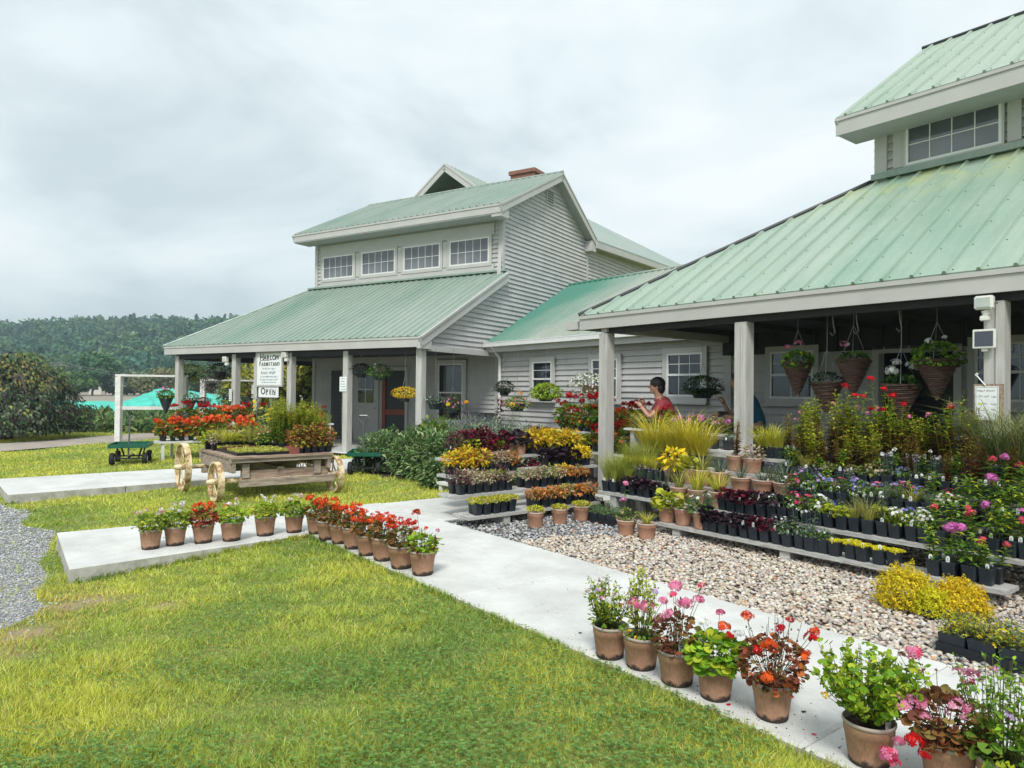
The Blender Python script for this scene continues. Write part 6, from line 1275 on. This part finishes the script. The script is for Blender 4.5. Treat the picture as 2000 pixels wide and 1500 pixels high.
for i, (c_, d_, z_, lab) in enumerate([(-12.55, 8.0, 1.30, 'tall yellow daisy nearest the fourth post'), (-12.3, 8.3, 1.36, 'orange yellow daisy before the grey door'), (-11.1, 8.6, 1.32, 'yellow daisy just left of the corner post'), (-11.25, 8.9, 1.55, 'bent orange yellow daisy before the red doorway')]):
    r_ = root('daisy', lab, 'flower', C2(c_, d_, .01), 0, 'tall daisies in the bed'); b_ = PL(); q = np.array([.03, .02, z_]); heads(b_, q, .045, YEL if i % 2 == 0 else [(.8,.42,.02)], 12, .055); b_.build('flower_head', 'petal', r_); p = PL(); p.stems([[0, 0, 0]], [q], .006, (.14,.2,.06)); k = 22; t_ = RNG.uniform(.1, .8, k)[:, None]; p.inst(T_LANCE, q*t_, rdir(k)*[1, 1, .4], [0, 0, 1], .03, .10, pick(SH3, k)); p.build('foliage', 'leaf', r_)
# wrought iron chair on the porch
ch = root('garden_chair', 'dark green iron garden chair on the shop porch by the dark doorway', 'chair', A2(-16.0, 14.6, .06), RZA+.3); mb = MB()
mb.box((0, 0, .44), (.42, .42, .025)); mb.build('seat', 'cart_green', ch); mb = MB(); mb.tube([(-.2, .2, .44), (-.2, .24, .75), (-.12, .25, .93), (0, .25, .98), (.12, .25, .93), (.2, .24, .75), (.2, .2, .44)], .018, 6)
for x_ in (-.1, 0, .1): mb.tube([(x_, .2, .44), (x_, .25, .93)], .009, 5)
mb.build('backrest', 'cart_green', ch)
for sx in (-1, 1):
    for sy in (-1, 1): MB().tube([(sx*.19, sy*.19, .44), (sx*.21, sy*.21, 0)], .014, 6).build('leg', 'cart_green', ch)
ch = root('garden_chair', 'pale green slatted metal chair back rising behind the pink flowers by the wing', 'chair', C2(-7.35, 9.3, .1), RZC+2.6); mb = MB(); mb.box((0, 0, .62), (.44, .42, .025)); mb.build('seat', 'hose_green', ch); mb = MB()
mb.tube([(-.21, .2, .62), (-.10, .26, 1.22), (.10, .26, 1.22), (.21, .2, .62)], .016, 6)
for i in range(5): z_ = .75+.1*i; k = .19-.10*(z_-.62)/.6; mb.tube([(-k, .22, z_), (k, .22, z_)], .010, 5)
mb.build('backrest', 'bunting', ch)
for sx in (-1, 1):
    for sy in (-1, 1): MB().tube([(sx*.19, sy*.19, .62), (sx*.21, sy*.21, 0)], .014, 6).build('leg', 'hose_green', ch)
# ---- signs
def text(parent, s, loc, size, mat='ink', rz=0., align='CENTER', ext=.002, off=0., sx=1.):
    cu = bpy.data.curves.new('lettering', 'FONT'); cu.body = s; cu.size = size; cu.align_x = align; cu.align_y = 'CENTER'; cu.extrude = ext; cu.offset = off
    o = bpy.data.objects.new('lettering', cu); COL.objects.link(o); bpy.context.view_layer.update()
    me = bpy.data.meshes.new_from_object(o.evaluated_get(bpy.context.evaluated_depsgraph_get())); bpy.data.objects.remove(o); me.materials.clear(); me.materials.append(MATS[mat])
    t_ = link(bpy.data.objects.new('lettering', me), parent); t_.location = loc; t_.rotation_euler = (math.pi/2, 0, rz); t_.scale = (sx, 1, 1); return t_
def smallcaps(parent, s, x, z, size, y, spread=1.0):
    """slab lettering: a taller first letter and small capitals, with serif bars"""
    n = len(s); w0 = size*.78; w1 = size*.66; tot = w0+w1*(n-1); cx = x-tot/2*spread
    for i, ch_ in enumerate(s):
        sz = size*1.28 if i == 0 else size; w_ = (w0 if i == 0 else w1)*spread
        text(parent, ch_, (cx+w_/2, y, z+(size*.10 if i == 0 else 0)), sz, off=size*.018, sx=.92)
        if ch_ in 'HARFMNTWPI':
            b_ = MB(); k = w_*.34
            for dx in ((-k*.62, k*.62) if ch_ in 'HARMNW' else (0,)):
                if ch_ not in 'W': b_.box((cx+w_/2+dx, y-.0015, z-sz*.335+(size*.10 if i == 0 else 0)), (w_*.34, .003, size*.07))
            if b_.v: b_.build('serif', 'ink', parent)
        cx += w_
def scribble(parent, y, lines, mat, ext=.002):
    """hand lettering too small to read in the photograph: rows of short pen strokes"""
    for x, z, w_, h_ in lines:
        mb = MB(); u = -w_/2; k_ = 0; nxt = random.randint(3, 6)
        while u < w_/2:
            hh = h_*random.uniform(.55, 1.); mb.bar((x+u, y, z-h_*.4), (x+u+h_*random.uniform(-.15, .3), y, z-h_*.4+hh), h_*.13, ext, (0, 1, 0))
            if random.random() < .6: zz = z-h_*.4+hh*random.choice([0, .5, 1.]); mb.bar((x+u, y, zz), (x+u+h_*.42, y, zz), h_*.12, ext, (0, 1, 0))
            u += h_*.52; k_ += 1
            if k_ == nxt: u += h_*.55; k_ = 0; nxt = random.randint(3, 7)
        mb.build('writing', mat, parent)
SG = root('shop_sign', 'tall white framed sign reading HARLOW FARMSTAND hung between two porch posts', 'sign', A2(-15.33, 12.55, 2.13), RZA)
MB().box((0, 0, 0), (.98, .03, .84)).build('board', 'sign_white', SG); mb = MB()
for x_, z_, w_, h_ in ((0, .44, 1.06, .05), (0, -.44, 1.06, .05), (-.51, 0, .05, .83), (.51, 0, .05, .83)): mb.box((x_, -.005, z_), (w_, .05, h_))
mb.build('frame', 'trim', SG); smallcaps(SG, 'HARLOW', 0, .30, .185, -.018, .98); smallcaps(SG, 'FARMSTAND', 0, .135, .125, -.018, 1.1)
scribble(SG, -.022, [(0, .015, .50, .045), (0, -.09, .62, .085), (0, -.20, .66, .040), (0, -.28, .70, .032), (0, -.35, .56, .030)], 'ink_blue')
SO = root('open_sign', 'white board sign reading OPEN below the farmstand sign', 'sign', A2(-15.36, 12.56, 1.52), RZA)
MB().box((0, 0, 0), (.80, .03, .30)).build('board', 'sign_white', SO); mb = MB()
for x_, z_, w_, h_ in ((0, .155, .86, .022), (0, -.155, .86, .022), (-.42, 0, .022, .29), (.42, 0, .022, .29)): mb.box((x_, -.003, z_), (w_, .04, h_))
mb.build('frame', 'ink', SO); smallcaps(SO, 'OPEN', 0, -.005, .19, -.018, 1.12)
o = MB().box((0, 0, 0), (.14, .14, 2.5)).build('sign_post', 'post_paint'); o.location = tuple(A2(-15.98, 12.68, 1.25)); o.rotation_euler = (0, 0, RZA); tag(o, 'thin grey post carrying the left edge of the farmstand sign', 'post')
def notice(label, p_, rz, w_=.22, h_=.30, lines=5, name='notice'):
    r_ = root(name, label, 'notice', p_, rz, 'paper notices on the posts'); MB().box((0, 0, 0), (w_, .006, h_)).build('sheet', 'paper', r_); mb = MB()
    for i in range(lines): mb.box((random.uniform(-.01, .01), -.004, h_*.36-h_*.72*i/(lines-1)), (w_*random.uniform(.5, .8), .002, h_*.035))
    mb.build('writing', 'ink_blue', r_)
notice('white paper notice pinned to the second shop porch post', A2(-16.95, 12.55, 1.42), RZA-.35, .24, .34); notice('white paper notice pinned to the fourth shop porch post', A2(-12.62, 12.56, 1.74), RZA, .24, .36)
CB = root('price_board', 'wooden clipboard with a handwritten white price sheet tied to the near porch post', 'price sign', C2(-2.50, 7.735, 1.54), RZC+.03)
MB().box((0, 0, 0), (.245, .018, .36)).build('board', 'old_plank', CB); sh_ = MB().box((-.012, -.012, -.004), (.195, .004, .325)).build('sheet', 'paper', CB); mb = MB()
for x_, z_, w_, h_ in ((0, .15, .178, .002), (0, -.155, .178, .002), (-.089, 0, .002, .307), (.089, 0, .002, .307)): mb.box((x_-.012, -.0148, z_-.002), (w_, .001, h_))
mb.build('border', 'ink', sh_)
scribble(sh_, -.0150, [(-.012, .115, .150, .020), (-.035, .062, .085, .016), (.050, .058, .034, .020), (-.045, -.010, .072, .016), (.046, -.012, .034, .020), (.046, -.062, .034, .018)], 'ink', ext=.0008)
mb = MB(); mb.tube([(-.085, -.01, .27), (-.098, -.012, .285), (-.108, -.012, .27), (-.092, -.012, .255), (-.02, -.02, .165)], .006, 6); mb.build('tie', 'paper', CB)
FL = root('flood_light', 'white motion sensor flood light at the top of the near porch post', 'flood light', C2(-2.52, 7.70, 2.46), RZC); MB().box((0, -.02, .04), (.16, .07, .13)).build('housing', 'lamp_white', FL, bev=.012); MB().box((0, -.058, .04), (.115, .006, .09)).build('lens', 'lamp_lens', FL)
MB().tube([(.0, .0, -.03), (.01, .01, -.075)], .035, 10).build('joint', 'lamp_white', FL); MB().box((.0, -.005, -.11), (.075, .06, .05)).build('sensor', 'lamp_white', FL, bev=.008); MB().box((.095, -.01, .03), (.02, .02, .02)).build('knob', 'cart_steel', FL)
SP = root('solar_panel', 'small white framed solar panel fixed below the flood light', 'solar panel', C2(-2.53, 7.73, 2.155), RZC); o = MB().box((0, -.02, 0), (.195, .025, .185)).build('frame', 'lamp_white', SP, bev=.006); MB().box((0, -.034, 0), (.155, .004, .145)).build('cells', 'solar_cell', SP); MB().box((0, 0, -.105), (.05, .03, .03)).build('bracket', 'lamp_white', SP)
for p_, lab in ((A2(-17.15, 12.52, 2.42), 'small white flood light left of the second shop post'), (A2(-14.68, 12.50, 2.50), 'small white twin lamp beside the third shop post')):
    r_ = root('flood_light', lab, 'flood light', p_, RZA); MB().box((0, 0, 0), (.17, .10, .15)).build('housing', 'lamp_white', r_, bev=.01); MB().box((0, -.054, 0), (.10, .005, .09)).build('lens', 'lamp_lens', r_); MB().box((.05, .01, -.13), (.11, .07, .09)).build('sensor', 'lamp_white', r_, bev=.01)
# hooks hanging empty from the near porch beam
for x, lab in ((1626, 'left'), (1672, 'middle'), (1756, 'right')):
    P_ = onp(x, 640, 8.3, dv); o = MB().tube([(0, 0, 0), (.01, 0, -.10), (.03, 0, -.2), (0, 0, -.24), (-.03, 0, -.2)], .007, 5).build('hook', 'wire'); o.location = (P_[0], P_[1], 2.56); tag(o, lab+' of the empty wire hooks under the near porch beam', 'hook', 'empty hooks')
# ---- people
def body_mesh(name, J, E, parent, mat, sub=2, rootj=0):
    me = bpy.data.meshes.new(name); me.from_pydata([j[:3] for j in J], E, []); o = link(bpy.data.objects.new(name, me)); sk = o.modifiers.new('s', 'SKIN'); sb_ = o.modifiers.new('u', 'SUBSURF'); sb_.levels = sub; sb_.render_levels = sub
    me.skin_vertices[0].data  # layer made by the modifier
    for i, j in enumerate(J): me.skin_vertices[0].data[i].radius = (j[3], j[4] if len(j) > 4 else j[3]); me.skin_vertices[0].data[i].use_root = (i == rootj)
    bpy.context.view_layer.update(); m2 = bpy.data.meshes.new_from_object(o.evaluated_get(bpy.context.evaluated_depsgraph_get())); bpy.data.objects.remove(o)
    m2.materials.clear(); m2.materials.append(MATS[mat]); m2.polygons.foreach_set('use_smooth', [True]*len(m2.polygons)); q = bpy.data.objects.new(name, m2); return link(q, parent)
def ell(mb, c, r, n=14, m_=10, rot=None):
    V = []; F = []
    for i in range(m_+1):
        t_ = math.pi*i/m_
        for k in range(n): a = 2*math.pi*k/n; v = Vector((r[0]*math.sin(t_)*math.cos(a), r[1]*math.sin(t_)*math.sin(a), r[2]*math.cos(t_))); v = rot @ v if rot else v; V.append(v+Vector(c))
    for i in range(m_):
        for k in range(n): F.append((i*n+k, i*n+(k+1) % n, (i+1)*n+(k+1) % n, (i+1)*n+k))
    return mb.add(V, F)
def person(label, p_, rz, shirt, skin, lean, arms, hs=1.0, hair_len=0):
    """x is forward; lean = forward offset of the chest and head"""
    r_ = root('person', label, 'person', p_, rz); lx = lean
    J = [(0, 0, .95, .13, .16), (lx*.35, 0, 1.15, .11, .15), (lx*.8, 0, 1.36, .115, .17), (lx*1.02, 0, 1.47, .075, .080), (lx*1.18, 0, 1.545, .064, .064), (lx*1.33, 0, 1.64, .082, .074), (lx*1.33+.005, 0, 1.72, .082, .074)]
    E = [(0, 1), (1, 2), (2, 3), (3, 4), (4, 5), (5, 6)]; n = len(J)
    for s_ in (-1, 1): J += [(0, s_*.10, .88, .085), (.02, s_*.11, .50, .062), (0, s_*.11, .10, .042), (.12, s_*.11, .04, .038)]; E += [(0, n), (n, n+1), (n+1, n+2), (n+2, n+3)]; n += 4
    hands = []
    for s_, (el, ha) in zip((-1, 1), arms): J += [(lx*.85, s_*.18, 1.40, .052), (*el, .040), (*ha, .028)]; E += [(2, n), (n, n+1), (n+1, n+2)]; n += 3; hands.append((el, ha))
    body = body_mesh('body', J, E, r_, skin, 2)
    hx_ = lx*1.33; mb = MB(); ell(mb, (hx_+.01, 0, 1.67), (.098, .076, .118)); ell(mb, (hx_+.045, 0, 1.61), (.05, .05, .055)); mb.add([(hx_+.100, -.014, 1.645), (hx_+.100, .014, 1.645), (hx_+.128, 0, 1.640), (hx_+.102, 0, 1.69)], [(0, 1, 2), (0, 2, 3), (1, 3, 2)])
    for s_ in (-1, 1): ell(mb, (hx_-.002, s_*.079, 1.665), (.02, .010, .032), 8, 6)
    mb.build('face', skin, body, True)
    mb = MB(); ell(mb, (hx_-.016, 0, 1.715), (.118, .100, .108)); ell(mb, (hx_-.055, 0, 1.645-hair_len/2), (.075, .092, .10+hair_len/2)); mb.build('hair', 'hair', r_, True)
    mb = MB()
    for s_ in (-1, 1): ell(mb, (hx_+.096, s_*.030, 1.675), (.010, .014, .007), 8, 6); mb.box((hx_+.098, s_*.030, 1.697), (.012, .034, .006))
    mb.build('eyes', 'hair', body); m3 = MB(); ell(m3, (hx_+.094, 0, 1.603), (.010, .024, .006), 8, 6); m3.build('mouth', 'shirt_red', body)
    for el, ha in hands:      # palm, four fingers and a thumb at the end of each forearm
        el, ha = Vector(el), Vector(ha); dr = (ha-el).normalized(); sd_ = dr.cross(Vector((0, 0, 1))).normalized(); up = sd_.cross(dr); mb = MB(); pc = ha+dr*.045; mb.tube([ha-dr*.01, ha+dr*.03, ha+dr*.085], [.026, .036, .030], 8)
        for i, (o_, l_) in enumerate(((-.027, .070), (-.009, .080), (.010, .076), (.027, .060))): b0_ = ha+dr*.075+sd_*o_; b1_ = b0_+dr*l_*.5-up*.012; b2_ = b1_+dr*l_*.25-up*.03; mb.tube([b0_, b1_, b2_], [.009, .0085, .006], 6)
        t0 = ha+dr*.03+sd_*.03; mb.tube([t0, t0+sd_*.03+dr*.02-up*.01, t0+sd_*.028+dr*.05-up*.02], [.011, .010, .007], 6); mb.build('hand', skin, body, True)
    k = 1.16; JS = [(J[0][0], 0, .86, .138*k, .172*k), (J[1][0], 0, 1.15, .118*k, .158*k), (J[2][0], 0, 1.36, .12*k, .175*k), (lx*.98, 0, 1.46, .085*k, .12*k), (lx*1.08, 0, 1.525, .066, .070)]; ES = [(0, 1), (1, 2), (2, 3), (3, 4)]; n = 5
    for s_, (el, ha) in zip((-1, 1), arms): e1 = [J[2][0]*.0+(lx*.85)*.35+el[0]*.65, s_*.18*.35+el[1]*.65, 1.40*.35+el[2]*.65]; JS += [(lx*.85, s_*.18, 1.40, .066), (*e1, .056)]; ES += [(2, n), (n, n+1)]; n += 2
    body_mesh('shirt', JS, ES, r_, shirt, 2)
    JT = [(0, 0, .97, .135*k, .165*k)]; ET = []; n = 1
    for s_ in (-1, 1): JT += [(0, s_*.10, .86, .105), (.02, s_*.11, .50, .085), (0, s_*.11, .14, .07)]; ET += [(0, n), (n, n+1), (n+1, n+2)]; n += 3
    body_mesh('trousers', JT, ET, r_, 'trousers', 2); return r_
Yp = 10.7
person('person with short dark hair in a red T-shirt leaning over plants before the wing windows', (ray(1312, 760)[0]/ray(1312, 760)[1]*Yp, Yp, .03), math.pi-.15, 'shirt_red', 'skin', .17, [((.36, -.26, 1.22), (.42, -.16, 1.40)), ((.34, .22, 1.20), (.46, .08, 1.36))])
Yq = 10.5
person('person in a blue shirt half hidden behind the second porch post reaching toward the flowers', (ray(1480, 760)[0]/ray(1480, 760)[1]*Yq, Yq, .12), math.pi-.05, 'shirt_blue', 'skin_tan', .22, [((.34, -.24, 1.14), (.46, -.18, 1.34)), ((.34, .22, 1.12), (.58, .10, 1.16))], hair_len=.05)
o = MB().box((0, 0, 0), (.13, .18, .07)).build('box', 'iron_black'); P_ = onp(1411, 808, 8.9, dv); o.location = tuple(P_); tag(o, 'small black box held out over the flowers by the person in blue', 'box')
# ================================================================ GROUND COVER
def scat(n, box):
    return np.column_stack([RNG.uniform(box[0], box[1], n), RNG.uniform(box[2], box[3], n)])
def lawn_mask(P):
    q = to_cd(P); m_ = np.ones(len(P), bool)
    for v in SLABS.values(): m_ &= ~inside(q, v)
    for v in (PEBBLES, BED): m_ &= ~inside(q, v)
    m_ &= ~on_drive(P) | (RNG.random(len(P)) < .05); m_ &= ~inside(q, rd_l)
    qa = np.column_stack([P[:, 0]*av[0]+P[:, 1]*av[1], P[:, 0]*bv[0]+P[:, 1]*bv[1]]); m_ &= ~((qa[:, 0] > -19.9) & (qa[:, 0] < -8) & (qa[:, 1] > 12.3)); return m_
# distances drawn so that blades thin out and widen with distance from the lens's foot
def polar(n, y0, y1):
    u = RNG.random(n); Y = np.exp(np.log(y0)+(np.log(y1)-np.log(y0))*u); X = RNG.uniform(-.80, .80, n)*(Y+.6); return np.column_stack([X, Y])
n = 900000; P = polar(n, 2.3, 34.); P = P[lawn_mask(P)]; worn = vnoise(P, 1.1, 21); q = to_cd(P)
bw = [at(x_, y_, 0)[:2] for x_, y_ in ((215, 1165), (130, 1185), (60, 1245), (310, 1190), (-60, 1300))]; bare = sum(np.exp(-((P[:, 0]-b_[0])**2/.07+(P[:, 1]-b_[1])**2/.045)) for b_ in bw)
bare = bare*(.8+.6*vnoise(P, 6, 44)); keep = RNG.random(len(P)) > np.clip(bare, 0, .93); P = P[keep]; n = len(P); q = to_cd(P); z = ground_z(q[:, 0], q[:, 1])
g1, g2, g3 = vnoise(P, 1.5, 5), vnoise(P, 4.5, 6), vnoise(P, 11, 9)
t_ = np.clip(.52+.30*g1+.36*g2, 0, 1)[:, None]
near = (np.exp(-((P[:, 0]+.5)**2/3.2+(P[:, 1]-3.9)**2/1.1))*np.clip(.75+.6*vnoise(P, 3.2, 51), 0, 1.2))[:, None]
g4 = vnoise(P, 24, 12); t_ = np.clip(t_+.22*g4[:, None], 0, 1); col = (np.array([.28,.44,.08])*(1-t_)+np.array([.66,.69,.11])*t_); col = col*(1-.55*near)+np.array([.16,.34,.08])*.55*near; pale = RNG.random(n) < .12; col[pale] = col[pale]*.45+np.array([.42,.42,.22])
dd_ = on_drive(P+np.array([-.5, 0])) | on_drive(P+np.array([-.25, -.3])); dry = RNG.random(n) < .06+.35*np.clip(g1+.2, 0, 1)*(dd_*.8+.1)+.3*np.clip(bare[keep], 0, 1); col[dry] = [.60,.45,.17]
col = col*RNG.uniform(.58, 1.34, (n, 1)); D = nrm(np.column_stack([RNG.normal(0, .55, n)+.35*g3, RNG.normal(0, .55, n)+.3*g1, np.full(n, 1.)])); lw = np.clip(P[:, 1]/4.2, .75, 4.5)
hgt = (.036+.016*g3+.018*np.clip(g2, -1, 1)+.014*g4)*RNG.uniform(.55, 1.3, n)*np.clip(.92+P[:, 1]*.02, 1, 1.4); hgt = np.clip(hgt, .012, .09)
p = PL(); p.inst(T_BLADE, np.column_stack([P, z-.004]), D, rdir(n)*[1, 1, .1], .0042*lw, hgt, col, hgt*.9); stuff(p.build('grass', 'blade'))
def edge_blades(P0, P1, n, out):
    t_ = RNG.random(n)[:, None]; cd = np.array(P0)*(1-t_)+np.array(P1)*t_+np.array(out)*RNG.uniform(.0, .035, n)[:, None]; clump = np.clip(.55+.7*np.sin(t_[:, 0]*61+2)*np.sin(t_[:, 0]*23), .15, 1.3); k_ = RNG.random(n) < clump; cd = cd[k_]; n = len(cd)
    W_ = cd[:, :1]*cv[None]+cd[:, 1:]*dv[None]; W_ = W_[:, :2]; z = ground_z(cd[:, 0], cd[:, 1]); o3 = -(cv*out[0]+dv*out[1]); D = nrm(o3[None]*RNG.uniform(-.2, .9, (n, 1))+rdir(n)*.35+[0, 0, 1.]); Yd = np.hypot(W_[:, 0], W_[:, 1]); c_ = np.array([.26,.42,.07])*(1-t_[k_])+np.array([.55,.58,.09])*t_[k_]; c_ = c_*RNG.uniform(.55, 1.3, (n, 1)); br_ = RNG.random(n) < .15; c_[br_] = [.50,.40,.18]
    return np.column_stack([W_, z]), D, c_, Yd
p = PL()
for a_, b_, k_, o_ in (((-7.05, 2.83), (1.2, 2.83), 12000, (0, -1)), ((-6.84, .70), (-7.05, 2.8), 4500, (1, 0)), ((-8.55, .80), (-8.45, 2.8), 4000, (-1, 0)), ((-8.45, 2.85), (-8.42, 4.3), 2500, (-1, 0)), ((-12.0, .45), (-12.7, 5.5), 6000, (1, 0)), ((-14.05, .4), (-14.2, 5.), 3500, (-1, 0))):
    P_, D, c_, Yd = edge_blades(a_, b_, k_, o_); n = len(P_); p.inst(T_BLADE2, P_, D, rdir(n)*[1, 1, .1], .0042*np.clip(Yd/4.2, .8, 3), RNG.uniform(.025, .066, n), c_)
stuff(p.build('grass', 'blade'))
# clover in the shadier patches
n = 52000; P = polar(n, 2.3, 9.); P = P[lawn_mask(P)]; m_ = (vnoise(P, 2.0, 31)*.8+.8*vnoise(P, 5.0, 33)+1.3*np.exp(-((P[:, 0]+.4)**2/3.2+(P[:, 1]-3.9)**2/1.5))+RNG.normal(0, .35, len(P))) > .50; P = P[m_]; n = len(P); q = to_cd(P); z = ground_z(q[:, 0], q[:, 1])+RNG.uniform(.02, .06, n); a = RNG.uniform(0, 6.28, n); p = PL(); nn = nrm(rdir(n)*.35+[0, 0, 1])
cc = pick([(.13,.27,.06),(.19,.33,.09),(.09,.20,.045)], n)
for k in range(3): an = a+k*2.094; D = np.column_stack([np.cos(an), np.sin(an), np.full(n, .1)]); p.inst(T_ROUND, np.column_stack([P, z]), D, nn, .011, .011, cc)
stuff(p.build('clover', 'leaf'))
# stones
def ico(sub):
    bm = bmesh.new(); bmesh.ops.create_icosphere(bm, subdivisions=sub, radius=1); V = np.array([v.co[:] for v in bm.verts]); F = np.array([[v.index for v in f.verts] for f in bm.faces]); bm.free(); return V, F
def stones(name, P, z, size, cols, sub=1, flat_=.55):
    V, F = ico(sub); n = len(P); a = RNG.uniform(0, 6.28, n); sx = size*RNG.uniform(.75, 1.35, n); sy = sx*RNG.uniform(.6, .95, n); sz = sx*flat_*RNG.uniform(.7, 1.2, n)
    dirs = rdir(3); W = V*(1+.10*np.sin(V@dirs[0]*3)[:, None]+.08*np.sin(V@dirs[1]*5+1)[:, None]); p = PL(); p.inst((W, F), np.column_stack([P, z]), np.column_stack([np.cos(a), np.sin(a), RNG.normal(0, .22, n)]), nrm(np.column_stack([RNG.normal(0, .3, n), RNG.normal(0, .3, n), np.ones(n)])), sx, sy, cols, sz)
    return stuff(p.build(name, 'stone', smooth=True))
BEI = [(.54,.47,.38),(.62,.56,.47),(.46,.40,.33),(.68,.63,.55),(.36,.29,.24),(.56,.53,.49),(.50,.40,.30),(.40,.38,.36)]; GRY = [(.20,.21,.22),(.34,.35,.36),(.45,.46,.46),(.12,.12,.13),(.52,.52,.50),(.27,.25,.24)]
n = 44000; Q = scat(n, (-6.93, .6, 4.36, 7.6)); keep = RNG.random(n) < np.clip(1.25-.12*np.abs(Q[:, 0]+1), .6, 1); Q = Q[keep]; Q = Q[(Q[:, 1] < 6.6) | (RNG.random(len(Q)) < .4)]; n = len(Q)
dk = (Q[:, 0]+.5*vnoise(Q, 3, 41) < -5.15) | ((Q[:, 0] > -1.7) & (RNG.random(n) < .5)); cols = pick(BEI, n, .14); cols[dk] = pick(GRY, int(dk.sum()), .15)
rt = RNG.random(n) < .035; cols[rt] = pick([(.48,.24,.12),(.20,.14,.12)], int(rt.sum())); W = Q[:, :1]*cv[None, :2]+Q[:, 1:]*dv[None, :2]
stones('pebbles', W, RNG.uniform(.062, .086, n), .0195, cols, 1, .48)
n = 20000; P = polar(n*7, 3.6, 16); q = to_cd(P); m_ = on_drive(P) | (on_drive(P+RNG.normal(0, .18, P.shape)) & (RNG.random(len(P)) < .22)); P = P[m_][:n]; n = len(P); q = to_cd(P); stones('gravel', P, ground_z(q[:, 0], q[:, 1])+RNG.uniform(0, .008, n), np.clip(.0085*P[:, 1]/6, .007, .02), pick([(.38,.39,.40),(.50,.51,.52),(.26,.27,.29),(.60,.60,.60),(.30,.33,.36)], n, .15), 1, .6)
n = 5000; Q = scat(n, (-14, -8, 5.9, 10.9)); Q = Q[inside(Q, BED)]; n = len(Q); W = Q[:, :1]*cv[None, :2]+Q[:, 1:]*dv[None, :2]; p = PL(); p.inst(T_LANCE, np.column_stack([W, RNG.uniform(.014, .03, n)]), rdir(n)*[1, 1, .2], nrm(rdir(n)*.4+[0, 0, 1]), .018, .05, pick([(.08,.05,.035),(.13,.08,.05),(.05,.035,.03),(.17,.12,.08)], n)); stuff(p.build('mulch_chips', 'leaf'))
cr_ = []
for (x, y), *_ in row: g0 = at(x, y, .101)[:2]; cr_.append(g0+RNG.normal(0, .13, (26, 2)))
for x, y in ((784, 1108), (717, 1083), (664, 1060), (294, 1071), (397, 1059), (518, 1045), (825, 1121)): g0 = at(x, y, .101)[:2]; cr_.append(g0+RNG.normal(0, .12, (14, 2)))
cr_ = np.concatenate(cr_); qq = to_cd(cr_); cr_ = cr_[inside(qq, SLABS['walkway']) | inside(qq, SLABS['side_path'])]; cr_ = np.concatenate([cr_, (lambda a_: a_[inside(to_cd(a_), SLABS['walkway'])])(polar(900, 2.6, 12))]); n = len(cr_)
stones('soil_crumbs', cr_, np.full(n, .1015), RNG.uniform(.0015, .005, n), pick([(.05,.035,.03),(.10,.08,.06),(.14,.12,.07),(.04,.04,.04)], n), 1)
# fallen petals on the walk
for x, y, pal in ((1590, 1434, HOT), (1419, 1376, RED), (1566, 1390, DG), (1130, 1236, DG), (318, 1050, DG)):
    pt = at(x, y, .103); q_ = PL(); q_.inst(T_FLORET if pal is HOT else T_QUAD, pt, [1, 0, 0], [0, 0, 1], .02, .02, np.array([pal[0]])); tag(q_.build('petal' if pal in (HOT, RED) else 'dry_leaf', 'petal'), {1590: 'bright pink fallen petal on the walk before the largest pot', 1419: 'small red fallen petal beside the orange and white flowered pot', 1566: 'tiny dark leaf bit between the two largest pots', 1130: 'tiny dark leaf bit on the walk left of the near pot row', 318: 'dark leaf bit on the side path behind the first pot'}[x], 'petal' if pal in (HOT, RED) else 'leaf bit')
# the pots in the back rows, too many to tell apart
def bake_mass(name, items):
    mats = []; V = []; F = []; Cc = []; MI = []; n = 0; cache = {}
    for me, M_ in items:
        if me.name not in cache:
            nv = len(me.vertices); co = np.empty(nv*3, np.float32); me.vertices.foreach_get('co', co); me.calc_loop_triangles(); nt_ = len(me.loop_triangles); tr = np.empty(nt_*3, np.int32); me.loop_triangles.foreach_get('vertices', tr)
            cc = np.full((nv, 4), .5, np.float32)
            if 'tint' in me.color_attributes: a_ = np.empty(nv*4, np.float32); me.color_attributes['tint'].data.foreach_get('color', a_); cc = a_.reshape(-1, 4)
            m0 = me.materials[0]
            if m0 not in mats: mats.append(m0)
            cache[me.name] = (co.reshape(-1, 3), tr.reshape(-1, 3), cc[:, :3], mats.index(m0))
        co, tr, cc, mi = cache[me.name]; A_ = np.array(M_); V.append(co @ A_[:3, :3].T+A_[:3, 3]); F.append(tr+n); Cc.append(cc); MI.append(np.full(len(tr), mi)); n += len(co)
    o = soup(name, np.concatenate(V), np.concatenate(F), np.concatenate(Cc), 'leaf'); o.data.materials.clear()
    for m_ in mats: o.data.materials.append(m_)
    o.data.polygons.foreach_set('material_index', np.concatenate(MI).astype(np.int32)); return stuff(o)
bake_mass('back_row_plants', MASS)
# haze round the whole scene, sky outside it
m = bpy.data.materials.new('haze'); m.use_nodes = True; t = m.node_tree; t.nodes.remove(t.nodes['Principled BSDF']); pv = t.nodes.new('ShaderNodeVolumePrincipled'); pv.inputs['Color'].default_value = (.70, .90, 1.0, 1); pv.inputs['Density'].default_value = .00085; pv.inputs['Anisotropy'].default_value = .3; t.links.new(pv.outputs[0], t.nodes['Material Output'].inputs['Volume']); MATS['haze'] = m
USE_HAZE = True
if USE_HAZE: hz = MB().box((0, 600, 30), (3100, 3900, 62.5)).build('haze', 'haze'); stuff(hz)
